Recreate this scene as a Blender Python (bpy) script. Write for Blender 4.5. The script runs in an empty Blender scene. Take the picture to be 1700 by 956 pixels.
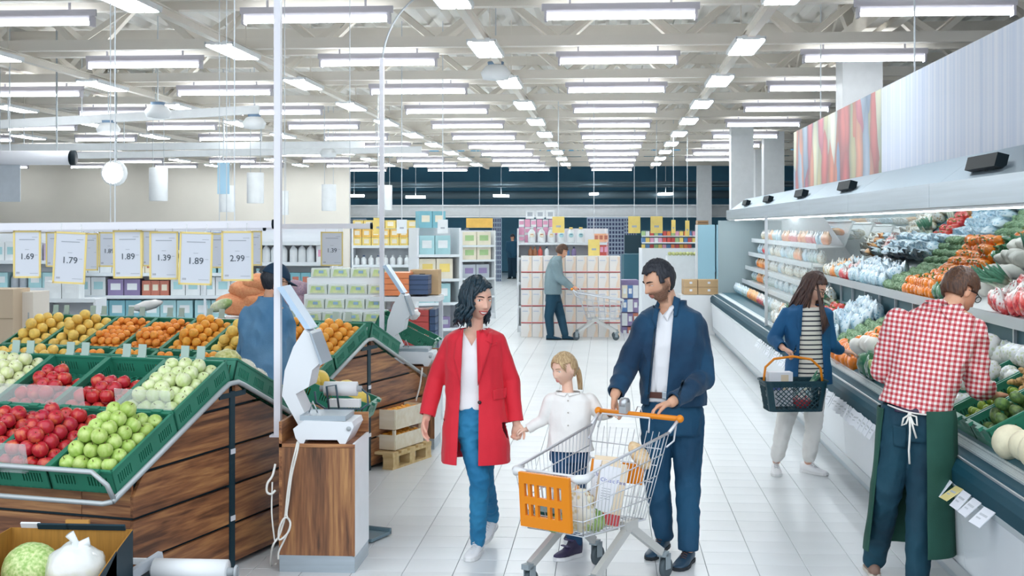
import bpy, bmesh, math, random
import numpy as np
from mathutils import Vector, Matrix, Euler, noise
# ------------------------------------------------------------------ camera, world, exposure
scene = bpy.context.scene
YAW = math.radians(4.16)
CAM_H = 2.05
F_PX = 2200.0
cam_data = bpy.data.cameras.new('camera')
cam_data.sensor_width = 36.0
cam_data.lens = F_PX * 36.0 / 1700.0
cam_data.shift_y = -103.0 / 1700.0
cam_data.clip_end = 300
cam_data.clip_start = 0.1
cam = bpy.data.objects.new('camera', cam_data)
scene.collection.objects.link(cam)
cam.location = (0, 0, CAM_H)
cam.rotation_euler = (math.radians(90), 0, YAW)
scene.camera = cam
world = bpy.data.worlds.new('world')
scene.world = world
world.use_nodes = True
bg = world.node_tree.nodes['Background']
bg.inputs[0].default_value = (0.86, 0.93, 1.0, 1)
bg.inputs[1].default_value = 1.55
scene.view_settings.view_transform = 'Standard'
scene.view_settings.look = 'None'
scene.view_settings.gamma = 1.0
scene.view_settings.use_curve_mapping = False
scene.view_settings.exposure = 0.42
LAMP_STRENGTH = 17.0
scene.cycles.max_bounces = 8
scene.cycles.diffuse_bounces = 4
scene.cycles.glossy_bounces = 4
scene.cycles.transparent_max_bounces = 12
scene.cycles.transmission_bounces = 6
scene.cycles.caustics_reflective = False
scene.cycles.caustics_refractive = False
scene.cycles.sample_clamp_indirect = 6.0
scene.cycles.use_denoising = True
COL = scene.collection
R = random.Random(7)
PI = math.pi
# ------------------------------------------------------------------ photograph -> place
CY, SY = math.cos(YAW), math.sin(YAW)
def Q(px, py, d):
	"""the point at distance d (metres along the view) seen at pixel px, py"""
	xr = (px - 850.0) / F_PX * d
	z = CAM_H - (py - 375.0) / F_PX * d
	return Vector((xr * CY - d * SY, xr * SY + d * CY, z))
def G(px, py, z=0.0):
	"""the point at height z seen at pixel px, py"""
	return Q(px, py, F_PX * (CAM_H - z) / (py - 375.0))
# ------------------------------------------------------------------ colours and materials
def lin(c):
	if isinstance(c, str):
		c = c.lstrip('#')
		c = [int(c[i:i+2], 16) / 255 for i in (0, 2, 4)]
	return tuple(((x / 12.92) if x <= 0.04045 else ((x + 0.055) / 1.055) ** 2.4) for x in c[:3]) + (1.0,)
MATS = {}
def mat(name, color, rough=0.5, metal=0.0, vary=0.0, vscale=8.0, bump=0.0, bscale=40.0, color2=None,
		trans=0.0, alpha=1.0, coat=0.0, emit=0.0, rand=0.0, ior=1.45, stretch=(1, 1, 1), sheen=0.0, spec=0.5):
	"""a procedural principled material: noise between two colours, fine relief, a little variation from object to object"""
	if name in MATS:
		return MATS[name]
	m = bpy.data.materials.new(name)
	m.use_nodes = True
	nt = m.node_tree
	b = nt.nodes['Principled BSDF']
	c1 = lin(color)
	b.inputs['Base Color'].default_value = c1
	b.inputs['Roughness'].default_value = rough
	b.inputs['Metallic'].default_value = metal
	b.inputs['IOR'].default_value = ior
	b.inputs['Specular IOR Level'].default_value = spec
	b.inputs['Transmission Weight'].default_value = trans
	b.inputs['Alpha'].default_value = alpha
	b.inputs['Coat Weight'].default_value = coat
	b.inputs['Sheen Weight'].default_value = sheen
	m.diffuse_color = c1
	if emit:
		b.inputs['Emission Color'].default_value = c1
		b.inputs['Emission Strength'].default_value = emit
	out = None
	if vary or color2 or bump:
		tc = nt.nodes.new('ShaderNodeTexCoord')
		mp = nt.nodes.new('ShaderNodeMapping')
		mp.inputs['Scale'].default_value = stretch
		nt.links.new(tc.outputs['Object'], mp.inputs[0])
	if vary or color2:
		n = nt.nodes.new('ShaderNodeTexNoise')
		n.inputs['Scale'].default_value = vscale
		n.inputs['Detail'].default_value = 4
		nt.links.new(mp.outputs[0], n.inputs[0])
		r = nt.nodes.new('ShaderNodeValToRGB')
		r.color_ramp.elements[0].position = 0.35
		r.color_ramp.elements[1].position = 0.65
		r.color_ramp.elements[0].color = c1
		if color2:
			r.color_ramp.elements[1].color = lin(color2)
		else:
			r.color_ramp.elements[0].color = tuple(x * (1 - vary) for x in c1[:3]) + (1,)
			r.color_ramp.elements[1].color = tuple(min(1, x * (1 + vary)) for x in c1[:3]) + (1,)
		nt.links.new(n.outputs[0], r.inputs[0])
		out = r.outputs[0]
		nt.links.new(out, b.inputs['Base Color'])
	if rand:
		oi = nt.nodes.new('ShaderNodeObjectInfo')
		hs = nt.nodes.new('ShaderNodeHueSaturation')
		ma = nt.nodes.new('ShaderNodeMapRange')
		ma.inputs[3].default_value = 1 - rand
		ma.inputs[4].default_value = 1 + rand * 0.5
		nt.links.new(oi.outputs['Random'], ma.inputs[0])
		nt.links.new(ma.outputs[0], hs.inputs['Value'])
		mh = nt.nodes.new('ShaderNodeMapRange')
		mh.inputs[3].default_value = 0.5 - rand * 0.04
		mh.inputs[4].default_value = 0.5 + rand * 0.06
		nt.links.new(oi.outputs['Random'], mh.inputs[0])
		nt.links.new(mh.outputs[0], hs.inputs['Hue'])
		if out is not None:
			nt.links.new(out, hs.inputs['Color'])
		else:
			hs.inputs['Color'].default_value = c1
		nt.links.new(hs.outputs[0], b.inputs['Base Color'])
	if bump:
		n2 = nt.nodes.new('ShaderNodeTexNoise')
		n2.inputs['Scale'].default_value = bscale
		n2.inputs['Detail'].default_value = 3
		nt.links.new(mp.outputs[0], n2.inputs[0])
		bp = nt.nodes.new('ShaderNodeBump')
		bp.inputs['Strength'].default_value = bump
		bp.inputs['Distance'].default_value = 0.01
		nt.links.new(n2.outputs[0], bp.inputs['Height'])
		nt.links.new(bp.outputs[0], b.inputs['Normal'])
	MATS[name] = m
	return m
def wood(name, dark, mid, light, axis='z', scale=1.0, rough=0.45):
	"""walnut laminate: grain stretched along one axis"""
	if name in MATS:
		return MATS[name]
	m = bpy.data.materials.new(name); m.use_nodes = True
	nt = m.node_tree; b = nt.nodes['Principled BSDF']
	tc = nt.nodes.new('ShaderNodeTexCoord'); mp = nt.nodes.new('ShaderNodeMapping')
	s = {'z': (14, 14, 1.0), 'x': (1.0, 14, 14), 'y': (14, 1.0, 14)}[axis]
	mp.inputs['Scale'].default_value = tuple(v * scale for v in s)
	oi = nt.nodes.new('ShaderNodeObjectInfo')
	cx = nt.nodes.new('ShaderNodeCombineXYZ')
	mu = nt.nodes.new('ShaderNodeMath'); mu.operation = 'MULTIPLY'; mu.inputs[1].default_value = 37.0
	nt.links.new(oi.outputs['Random'], mu.inputs[0])
	for i in range(3):
		nt.links.new(mu.outputs[0], cx.inputs[i])
	nt.links.new(cx.outputs[0], mp.inputs['Location'])
	nt.links.new(tc.outputs['Object'], mp.inputs[0])
	n1 = nt.nodes.new('ShaderNodeTexNoise'); n1.inputs['Scale'].default_value = 0.75
	n1.inputs['Detail'].default_value = 5; n1.inputs['Distortion'].default_value = 1.6
	nt.links.new(mp.outputs[0], n1.inputs[0])
	n2 = nt.nodes.new('ShaderNodeTexNoise'); n2.inputs['Scale'].default_value = 5; n2.inputs['Detail'].default_value = 6
	nt.links.new(mp.outputs[0], n2.inputs[0])
	mx = nt.nodes.new('ShaderNodeMath'); mx.operation = 'MULTIPLY_ADD'
	mx.inputs[1].default_value = 0.3
	nt.links.new(n2.outputs[0], mx.inputs[0])
	m3 = nt.nodes.new('ShaderNodeMath'); m3.operation = 'MULTIPLY'; m3.inputs[1].default_value = 0.75
	nt.links.new(n1.outputs[0], m3.inputs[0]); nt.links.new(m3.outputs[0], mx.inputs[2])
	r = nt.nodes.new('ShaderNodeValToRGB')
	r.color_ramp.elements[0].position = 0.38; r.color_ramp.elements[0].color = lin(dark)
	r.color_ramp.elements[1].position = 0.68; r.color_ramp.elements[1].color = lin(light)
	e = r.color_ramp.elements.new(0.52); e.color = lin(mid)
	nt.links.new(mx.outputs[0], r.inputs[0]); nt.links.new(r.outputs[0], b.inputs['Base Color'])
	b.inputs['Roughness'].default_value = rough
	MATS[name] = m
	return m
# ------------------------------------------------------------------ mesh building
class MB:
	"""collects shapes and links them as one mesh"""
	def __init__(self):
		self.v = []; self.f = []; self.mi = []; self.sm = []
		self.cur = 0; self.smooth = False
	def add(self, vs, fs, M=None, smooth=None):
		o = len(self.v)
		if M is not None:
			vs = [M @ Vector(p) for p in vs]
		self.v.extend(tuple(p) for p in vs)
		s = self.smooth if smooth is None else smooth
		for q in fs:
			self.f.append([i + o for i in q]); self.mi.append(self.cur); self.sm.append(s)
		return self
	def box(self, c, s, rot=None, M=None, taper=None):
		x, y, z = s[0] / 2, s[1] / 2, s[2] / 2
		t = taper if taper else (1, 1)
		vs = [(-x, -y, -z), (x, -y, -z), (x, y, -z), (-x, y, -z), (-x * t[0], -y * t[1], z), (x * t[0], -y * t[1], z), (x * t[0], y * t[1], z), (-x * t[0], y * t[1], z)]
		fs = [(3, 2, 1, 0), (4, 5, 6, 7), (0, 1, 5, 4), (1, 2, 6, 5), (2, 3, 7, 6), (3, 0, 4, 7)]
		T = Matrix.Translation(c)
		if rot is not None:
			T = T @ (Euler(rot).to_matrix().to_4x4() if not isinstance(rot, Matrix) else rot.to_4x4())
		if M is not None:
			T = M @ T
		return self.add(vs, fs, T, smooth=False)
	def bar(self, p, q, w, h=None, up=(0, 0, 1)):
		"""a square bar between two points"""
		p, q = Vector(p), Vector(q); h = h or w
		d = (q - p); L = d.length
		if L < 1e-6: return self
		d /= L; u = Vector(up)
		if abs(d.dot(u)) > 0.98: u = Vector((1, 0, 0))
		s = d.cross(u).normalized(); u = s.cross(d)
		M = Matrix((s, d, u)).transposed().to_4x4(); M.translation = (p + q) / 2
		return self.box((0, 0, 0), (w, L, h), M=M)
	def tube(self, pts, r, n=8, caps=True, closed=False):
		"""a round tube along a path; r a number or one per point"""
		pts = [Vector(p) for p in pts]; m = len(pts)
		rs = [r] * m if not hasattr(r, '__len__') else list(r)
		prev = None; rings = []
		for i, p in enumerate(pts):
			if closed:
				d = pts[(i + 1) % m] - pts[i - 1]
			else:
				d = pts[min(i + 1, m - 1)] - pts[max(i - 1, 0)]
			if d.length < 1e-9: d = Vector((0, 0, 1))
			d.normalize()
			if prev is None:
				a = Vector((0, 0, 1)) if abs(d.z) < 0.9 else Vector((1, 0, 0))
				u = d.cross(a).normalized()
			else:
				u = (prev - d * prev.dot(d))
				u = u.normalized() if u.length > 1e-6 else d.orthogonal().normalized()
			prev = u; w = d.cross(u)
			rings.append([p + (u * math.cos(t) + w * math.sin(t)) * rs[i] for t in [2 * PI * k / n for k in range(n)]])
		vs = [v for g in rings for v in g]; fs = []
		for i in range(m if closed else m - 1):
			a, b = i * n, ((i + 1) % m) * n
			for k in range(n):
				k2 = (k + 1) % n
				fs.append((a + k, a + k2, b + k2, b + k))
		if caps and not closed:
			fs.append(tuple(range(n - 1, -1, -1))); fs.append(tuple((m - 1) * n + k for k in range(n)))
		return self.add(vs, fs, smooth=True)
	def lathe(self, prof, n=16, M=None, smooth=True):
		"""prof: (radius, z) from bottom to top"""
		vs = []; fs = []; m = len(prof)
		for (r, z) in prof:
			for k in range(n):
				t = 2 * PI * k / n
				vs.append((r * math.cos(t), r * math.sin(t), z))
		for i in range(m - 1):
			for k in range(n):
				k2 = (k + 1) % n
				fs.append((i * n + k, i * n + k2, (i + 1) * n + k2, (i + 1) * n + k))
		if prof[0][0] > 1e-5: fs.append(tuple(range(n - 1, -1, -1)))
		if prof[-1][0] > 1e-5: fs.append(tuple((m - 1) * n + k for k in range(n)))
		return self.add(vs, fs, M, smooth=smooth)
	def ball(self, c, r, nu=12, nv=8, M=None, fn=None):
		"""an ellipsoid; r a number or three; fn reshapes unit directions"""
		rr = (r, r, r) if not hasattr(r, '__len__') else r
		vs = []; fs = []
		for j in range(1, nv):
			ph = PI * j / nv
			for i in range(nu):
				th = 2 * PI * i / nu
				d = Vector((math.sin(ph) * math.cos(th), math.sin(ph) * math.sin(th), math.cos(ph)))
				if fn: d = fn(d)
				vs.append(Vector((d.x * rr[0], d.y * rr[1], d.z * rr[2])))
		top = Vector((0, 0, 1)); bot = Vector((0, 0, -1))
		if fn: top, bot = fn(top), fn(bot)
		vs.append(Vector((top.x * rr[0], top.y * rr[1], top.z * rr[2]))); vs.append(Vector((bot.x * rr[0], bot.y * rr[1], bot.z * rr[2])))
		T, B = len(vs) - 2, len(vs) - 1
		for j in range(nv - 2):
			for i in range(nu):
				i2 = (i + 1) % nu
				fs.append((j * nu + i, (j + 1) * nu + i, (j + 1) * nu + i2, j * nu + i2))
		for i in range(nu):
			i2 = (i + 1) % nu
			fs.append((T, i, i2)); fs.append((B, (nv - 2) * nu + i2, (nv - 2) * nu + i))
		MM = Matrix.Translation(c)
		if M is not None: MM = MM @ M.to_4x4()
		return self.add(vs, fs, MM, smooth=True)
	def loft(self, rings, caps=True, smooth=True):
		n = len(rings[0]); vs = [p for g in rings for p in g]; fs = []
		for i in range(len(rings) - 1):
			for k in range(n):
				k2 = (k + 1) % n
				fs.append((i * n + k, i * n + k2, (i + 1) * n + k2, (i + 1) * n + k))
		if caps:
			fs.append(tuple(range(n - 1, -1, -1))); fs.append(tuple((len(rings) - 1) * n + k for k in range(n)))
		return self.add(vs, fs, smooth=smooth)
	def prism(self, poly, axis, a, b):
		"""extrude a 2-D outline along an axis: 'x' -> poly is (y, z), 'y' -> (x, z), 'z' -> (x, y)"""
		def P(u, w, t):
			return {'x': (t, u, w), 'y': (u, t, w), 'z': (u, w, t)}[axis]
		n = len(poly)
		vs = [P(u, w, a) for u, w in poly] + [P(u, w, b) for u, w in poly]
		fs = [tuple(range(n - 1, -1, -1)), tuple(range(n, 2 * n))] + [(i, (i + 1) % n, n + (i + 1) % n, n + i) for i in range(n)]
		return self.add(vs, fs, smooth=False)
	def mesh(self, name, mats):
		me = bpy.data.meshes.new(name)
		me.from_pydata(self.v, [], self.f)
		if not isinstance(mats, (list, tuple)): mats = [mats]
		for m in mats: me.materials.append(m)
		me.polygons.foreach_set('use_smooth', self.sm)
		if len(mats) > 1: me.polygons.foreach_set('material_index', self.mi)
		me.update()
		bm = bmesh.new(); bm.from_mesh(me)
		bmesh.ops.recalc_face_normals(bm, faces=bm.faces)
		bm.to_mesh(me); bm.free()
		return me
	def build(self, name, mats, parent=None, loc=None, rot=None):
		return link(name, self.mesh(name, mats), parent, loc, rot)
def link(name, me, parent=None, loc=None, rot=None, scale=None):
	o = bpy.data.objects.new(name, me)
	COL.objects.link(o)
	if parent is not None: o.parent = parent
	if loc is not None: o.location = loc
	if rot is not None: o.rotation_euler = rot
	if scale is not None: o.scale = scale if hasattr(scale, '__len__') else (scale,) * 3
	return o
def tag(o, label=None, cat=None, group=None, kind=None):
	if label: o['label'] = label
	if cat: o['category'] = cat
	if group: o['group'] = group
	if kind: o['kind'] = kind
	return o
def thing(name, label, cat, loc=(0, 0, 0), rz=0.0, group=None):
	o = bpy.data.objects.new(name, None)
	COL.objects.link(o)
	o.empty_display_size = 0.1
	o.location = loc; o.rotation_euler = (0, 0, rz)
	return tag(o, label, cat, group)
def kids(o):
	return [c for c in KID.get(o.name, [])] if False else list(o.children)
def dup(root, loc, rz=None, label=None, group=None, scale=None, rot=None):
	"""a copy of a thing with copies of its parts and sub-parts, sharing mesh data"""
	r = root.copy(); COL.objects.link(r); r.location = loc
	if rz is not None: r.rotation_euler = (0, 0, rz)
	if rot is not None: r.rotation_euler = rot
	if scale is not None: r.scale = scale if hasattr(scale, '__len__') else (scale,) * 3
	if label: r['label'] = label
	if group: r['group'] = group
	for ch in list(root.children):
		c = ch.copy(); COL.objects.link(c); c.parent = r
		for g in list(ch.children):
			d = g.copy(); COL.objects.link(d); d.parent = c
	return r
def solid(name, label, cat, me, loc, rot=(0, 0, 0), group=None, scale=None):
	o = link(name, me, None, loc, rot, scale)
	return tag(o, label, cat, group)
def struct(name, mb, m, parent=None, loc=None, rot=None):
	o = mb.build(name, m, parent, loc, rot)
	if parent is None: o['kind'] = 'structure'
	return o
def text_mesh(body, size, depth=0.0008, align='CENTER'):
	cu = bpy.data.curves.new('lettering', 'FONT')
	cu.body = body; cu.size = size; cu.extrude = depth; cu.align_x = align; cu.align_y = 'CENTER'
	cu.resolution_u = 3
	o = bpy.data.objects.new('lettering', cu); COL.objects.link(o)
	dg = bpy.context.evaluated_depsgraph_get(); dg.update()
	me = bpy.data.meshes.new_from_object(o.evaluated_get(dg))
	bpy.data.objects.remove(o); bpy.data.curves.remove(cu)
	return me
# ------------------------------------------------------------------ common materials
M_WHITE = mat('white_paint', '#eef1f3', 0.45, vary=0.02)
M_LAMP = mat('lamp_glow', '#f4fbff', 0.5, emit=LAMP_STRENGTH)
M_STEEL = mat('brushed_steel', '#b3bfc8', 0.36, metal=0.85, vary=0.06, vscale=3, stretch=(1, 0.2, 12))
M_ALU = mat('aluminium', '#c9ced2', 0.4, metal=0.75)
M_GREY = mat('grey_paint', '#aeb4b8', 0.5)
M_DARK = mat('dark_teal_paint', '#163440', 0.5)
M_BLACK = mat('black_plastic', '#0e1d24', 0.6, spec=.25)
M_GREEN = mat('green_crate_plastic', '#2f7f66', 0.42, vary=0.06, vscale=3, rand=0.06)
M_WALNUT_Z = wood('walnut_upright', '#553928', '#8a5c3d', '#b98857', 'z')
M_WALNUT_X = wood('walnut_along', '#5a3826', '#93603f', '#c28d5c', 'x')
M_WALNUT_Y = wood('walnut_deep', '#553626', '#8e5d3d', '#bd8856', 'y')
M_PAPER = mat('paper', '#e6eaf2', 0.6)
M_YELLOW = mat('yellow_plastic', '#ecd279', 0.5)
M_CARD = mat('cardboard', '#c9a981', 0.75, vary=0.06, vscale=4)
M_INK = mat('ink', '#3f4a57', 0.6)
M_GLASS = mat('clear_plastic', '#eaf3f3', 0.08, alpha=0.22)
# ------------------------------------------------------------------ the hall
FAR = 60.0
m_floor = mat('tile_joint', '#6f787d', 0.6)
floor = struct('floor', MB().box((-6, 30, -0.02), (44, 72, 0.03)), m_floor)
m_tile = mat('white_floor_tile', '#e0e4e6', 0.28, vary=0.035, vscale=1.2, rand=0.035, spec=0.5)
TS = 0.30
def tile_mesh():
	a, b, h = TS / 2 - 0.0016, TS / 2 - 0.0034, 0.006
	vs = [(-a, -a, -0.006), (a, -a, -0.006), (a, a, -0.006), (-a, a, -0.006), (-a, -a, -0.0015), (a, -a, -0.0015), (a, a, -0.0015), (-a, a, -0.0015),
          (-b, -b, 0), (b, -b, 0), (b, b, 0), (-b, b, 0)]
	fs = [(0, 1, 5, 4), (1, 2, 6, 5), (2, 3, 7, 6), (3, 0, 4, 7), (4, 5, 9, 8), (5, 6, 10, 9), (6, 7, 11, 10), (7, 4, 8, 11), (8, 9, 10, 11)]
	return MB().add(vs, fs, smooth=False)
TX0 = G(583, 952).x
tile_me = tile_mesh().mesh('tile', m_tile)
def px_of(x, y, z=0.0):
	d = -x * SY + y * CY; xr = x * CY + y * SY
	return 850 + F_PX * xr / d, 375 - F_PX * (z - CAM_H) / d
singles = []; rest = []
for j in range(0, 170):
	y = 6.9 + TS * (j + 0.5)
	for i in range(-70, 30):
		x = TX0 + TS * (i + 0.5)
		if x > 2.2 or x < -9: continue
		px, py = px_of(x, y)
		if px < -60 or px > 1760: continue
		free = x > -1.6 and x < 1.95
		if len(singles) < 300 and free and y < 15.5 and py < 1010: singles.append((x, y))
		else: rest.append((x, y))
for (x, y) in singles:
	link('tile', tile_me, floor, (x, y, 0))
tm = MB()
tv = [v.co.copy() for v in tile_me.vertices]; tf = [tuple(p.vertices) for p in tile_me.polygons]
for (x, y) in rest:
	if y < 24: tm.add([v + Vector((x, y, 0)) for v in tv], tf, smooth=False)
	else:
		a = TS / 2 - 0.002
		tm.add([(x - a, y - a, 0), (x + a, y - a, 0), (x + a, y + a, 0), (x - a, y + a, 0)], [(0, 1, 2, 3)], smooth=False)
o = tm.build('tile_field', m_tile, floor); o['kind'] = 'stuff'
# ceiling: ribbed deck, trusses in both directions
m_deck = mat('ceiling_deck', '#f2efe9', 0.7, vary=0.04, vscale=0.4)
m_truss = mat('truss_paint', '#f1eadf', 0.55, vary=0.03, vscale=1)
dk = MB()
zc = 5.15
prof = []
y = -4.0
xs0, xs1 = -26.0, 14.0
x = xs0
pts = []
while x < xs1:
	pts += [(x, zc), (x + 0.12, zc), (x + 0.17, zc + 0.1), (x + 0.29, zc + 0.1)]
	x += 0.34
vs = []; fs = []
for (a, b) in pts: vs += [(a, 6, b), (a, 52, b)]
for i in range(len(pts) - 1): fs.append((2 * i, 2 * i + 2, 2 * i + 3, 2 * i + 1))
dk.add(vs, fs, smooth=False)
dk.box((-6, 29, zc + 0.2), (40, 46, 0.1))
ceiling = struct('ceiling', dk, m_deck)
ROW0, ROWS = 9.55, 12
PITCH = 3.6; GRID = 3.05
tr_me = []
def truss_meshes():
	ch = MB()
	for dy in (-0.32, 0.32):
		ch.box((-6, dy, 4.33), (38, 0.13, 0.13))
	ch.box((-6, 0, 5.02), (38, 0.16, 0.16))
	return ch.mesh('truss', m_truss)
brace_me = MB().bar((0, -0.32, 4.36), (0.75, 0, 4.98), 0.07).bar((0, 0.32, 4.36), (0.75, 0, 4.98), 0.07).bar((1.5, -0.32, 4.36), (0.75, 0, 4.98), 0.07).bar((1.5, 0.32, 4.36), (0.75, 0, 4.98), 0.07).mesh('brace', m_truss)
truss_me = truss_meshes()
for k in range(0, ROWS):
	yy = ROW0 + PITCH * k
	t = link('truss', truss_me, ceiling, (0, yy - 0.1, 0))
	for i in range(-9 if k < 5 else -6, 6):
		link('brace', brace_me, t, (0.1 + 1.525 * i - 0.7, 0, 0))
# main girders running away from the viewer over the right side and the left side
for gx in (3.3, -9.2):
	g = MB()
	for dx in (-0.12, 0.12):
		g.box((gx + dx, 29, 4.55), (0.14, 46, 0.2))
	gm = g.build('girder', m_truss, ceiling)
	bm_ = MB().bar((gx, 0, 4.55), (gx, 0.9, 5.1), 0.16, 0.12).bar((gx, 1.8, 4.55), (gx, 0.9, 5.1), 0.16, 0.12).mesh('brace', m_truss)
	for k in range(4, 27):
		link('brace', bm_, gm, (0, 1.8 * k, 0))
# walls
m_beige = mat('beige_wall', '#f3ede2', 0.7, vary=0.03, vscale=0.5)
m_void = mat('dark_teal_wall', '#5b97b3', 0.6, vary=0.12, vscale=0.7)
m_pale = mat('pale_wall', '#dfe4e6', 0.6, vary=0.03, vscale=0.5)
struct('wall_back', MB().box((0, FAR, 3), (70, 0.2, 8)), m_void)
struct('wall_left', MB().box((-24, 24, 2.7), (0.2, 56, 5.6)), m_pale)
struct('wall_side', MB().box((-17.0, 47.0, 2.7), (15.5, 0.25, 5.4)), m_beige)
struct('wall_right', MB().box((12.2, 28, 3), (0.2, 64, 6)), m_pale)
m_slab = mat('dark_ceiling', '#4f8aa5', 0.7, vary=0.1, vscale=0.5)
struct('ceiling_beyond', MB().box((0, 56.2, 4.9), (60, 7.4, 0.1)), m_slab)
# bright beam across the far end
bm2 = MB().box((1, 50.0, 2.62), (40, 0.3, 0.36)).box((1, 49.8, 2.40), (40, 0.5, 0.06)).box((1, 49.8, 2.82), (40, 0.4, 0.05))
tb = struct('trim_1', bm2, M_WHITE)
cw = MB()
for zz, r, yy in ((3.75, .09, 53), (3.45, .06, 55), (3.3, .16, 54), (3.62, .05, 52.5)):
	cw.tube([(-12, yy, zz), (12, yy, zz)], r, 6)
o = cw.build('pipe_run', mat('dusty_pipe', '#5c6f78', 0.6), None); tag(o, 'long grey pipes crossing the dark gap under the far roof', 'pipe')
# columns
m_col = mat('column_white', '#f2f5f7', 0.4, vary=0.02)
for i, (cx, cyy, w) in enumerate(((3.34, 18.0, .52), (3.02, 30.5, .5), (3.5, 49.0, .52), (4.1, 33.5, .5), (4.6, 40, .5))):
	o = struct('column', MB().box((0, 0, 2.3), (w, w, 4.6)).box((0, 0, .15), (w + .03, w + .03, .3)), m_col, loc=(cx, cyy, 0))
# ------------------------------------------------------------------ lamps
m_house = mat('lamp_housing', '#c9c6cf', 0.5)
wire_m = mat('wire', '#d5dade', 0.5, metal=0.5)
hz_ = MB().box((0, 0, 0.06), (1.5, 0.055, 0.06)).box((-.74, 0, .03), (.025, .12, .10)).box((.74, 0, .03), (.025, .12, .10))
hz_.box((0, .0, .12), (1.56, .03, .07))
house_me = hz_.mesh('housing', m_house)
tube_me = MB().box((0, 0, 0.014), (1.45, 0.095, 0.026)).mesh('glowing_tube', M_LAMP)
bracket_me = MB().bar((0, 0, .08), (0, 0, .24), .02).mesh('bracket', m_house)
col_words = {-4: 'fifth', -3: 'fourth', -2: 'third', -1: 'second', 0: 'middle', 1: 'right'}
proto = None
ordn = ['nearest', 'second', 'third', 'fourth', 'fifth', 'sixth', 'seventh', 'eighth', 'ninth', 'tenth', 'eleventh', 'twelfth', 'thirteenth']
where = {-7: 'by the far left wall', -6: 'near the far left wall', -5: 'beyond the far left shelves', -4: 'over the far left shelves', -3: 'over the left shelves', -2: 'over the citrus stands', -1: 'over the weighing counters', 0: 'over the middle of the aisle', 1: 'over the refrigerated case'}
for k in range(0, ROWS):
	for i in range(-7 if k > 3 else -4, 2):
		lx, ly, lz = 0.12 + GRID * i, ROW0 + PITCH * (k), 4.10
		px, py = px_of(lx, ly, lz)
		if px < -150 or px > 1800 or py < -40: continue
		if i == 1 and k > 9: continue
		lab = f'cross-hung white tube light {where[i]}, {ordn[max(k - 1, 0)]} row from the entrance side'
		if proto is None:
			proto = thing('ceiling_light', lab, 'ceiling light', (lx, ly, lz), 0, 'cross-hung tube lights')
			link('housing', house_me, proto); link('glowing_tube', tube_me, proto); link('bracket', bracket_me, proto, (-.5, 0, 0)); link('bracket', bracket_me, proto, (.5, 0, 0))
		else:
			dup(proto, (lx, ly, lz), 0.0, lab, 'cross-hung tube lights')
# continuous tracks with panel lamps
ph_ = MB().box((0, 0, .05), (.34, 1.25, .03)).box((-.16, 0, .035), (.012, 1.25, .05)).box((.16, 0, .035), (.012, 1.25, .05)).box((0, -.63, .05), (.2, .03, .05)).box((0, .63, .05), (.2, .03, .05))
panel_house = ph_.mesh('housing', M_WHITE)
panel_glow = MB().box((0, 0, .02), (.13, 1.2, .03)).mesh('glowing_tube', M_LAMP)
proto2 = None
trk = {-5: 'l', -4: 'k', -3: 'far left', -2: 'left', -1: 'centre left', 0: 'centre right'}
pos = {-5: 'by the far left wall', -4: 'left of the wall shelves', -3: 'over the wall shelves', -2: 'over the citrus stands', -1: 'above the shoppers', 0: 'beside the refrigerated case'}
for i in (-5, -4, -3, -2, -1, 0):
	tx = -1.45 + GRID * (i + 1)
	y1 = 49.5
	tr = MB().box((0, (8 + y1) / 2, 4.21), (.09, y1 - 8, .07)).box((0, (8 + y1) / 2, 4.252), (.14, y1 - 8, .015))
	for yy in np.arange(9.0, y1, 3.6): tr.bar((0, yy, 4.26), (0, yy, 5.13), .015)
	o = tr.build('light_track', m_truss, None, (tx, 0, 0)); tag(o, f'long white lamp track running away {pos[i]}', 'light track')
	for k in range(0, 11):
		ly = 12.0 + 3.68 * k
		if ly > 48.5: continue
		px, py = px_of(tx, ly, 4.1)
		if px < -100 or px > 1800: continue
		lab = f'bright twin tube panel on the track {pos[i]}, {ordn[k]} along'
		if proto2 is None:
			proto2 = thing('track_light', lab, 'track light', (tx, ly, 4.12), 0, 'panel lamps on the tracks')
			link('housing', panel_house, proto2); link('glowing_tube', panel_glow, proto2, (-.075, 0, 0)); link('glowing_tube', panel_glow, proto2, (.075, 0, 0))
		else:
			dup(proto2, (tx, ly, 4.12), 0.0, lab, 'panel lamps on the tracks')
# small lamps in the dark zone beyond
for i, (px, py, rz) in enumerate(((832, 325, .9), (986, 322, 1.9), (1105, 322, -.9), (690, 327, .5), (588, 325, .25))):
	p = Q(px, py, 53)
	o = MB().box((0, 0, 0), (.8, .12, .09)).build('spot_tube', M_LAMP, None, p, (0, 0, rz))
	MB().bar((0, 0, 0), (0, 0, 4.84 - p.z), .02).build('hanger', wire_m, o)
	tag(o, ['small lit tube hanging in the dark zone above the carton display', 'small lit tube in the dark zone above the grey jumper man', 'small lit tube in the dark zone beside the far column', 'small lit tube in the dark zone left of the second pole', 'long lit tube by the beige wall corner'][i], 'lamp', 'tubes in the dark zone')
# the glaring lamp by the left wall
p = Q(187, 287, 22)
o = thing('flood_lamp', 'round flood lamp glaring white above the left price tags', 'lamp', p)
MB().ball((0, 0, 0), (.17, .09, .17), 16, 10).build('lens', mat('flood_glow', '#ffffff', 0.5, emit=60.0), o)
MB().lathe([(.2, 0), (.22, .1), (.12, .28)], 16, Matrix.Rotation(-PI / 2, 4, 'X')).build('reflector', M_WHITE, o)
MB().bar((0, .15, .1), (0, .15, 5.13 - p.z), .03).build('hanger', M_GREY, o)
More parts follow.
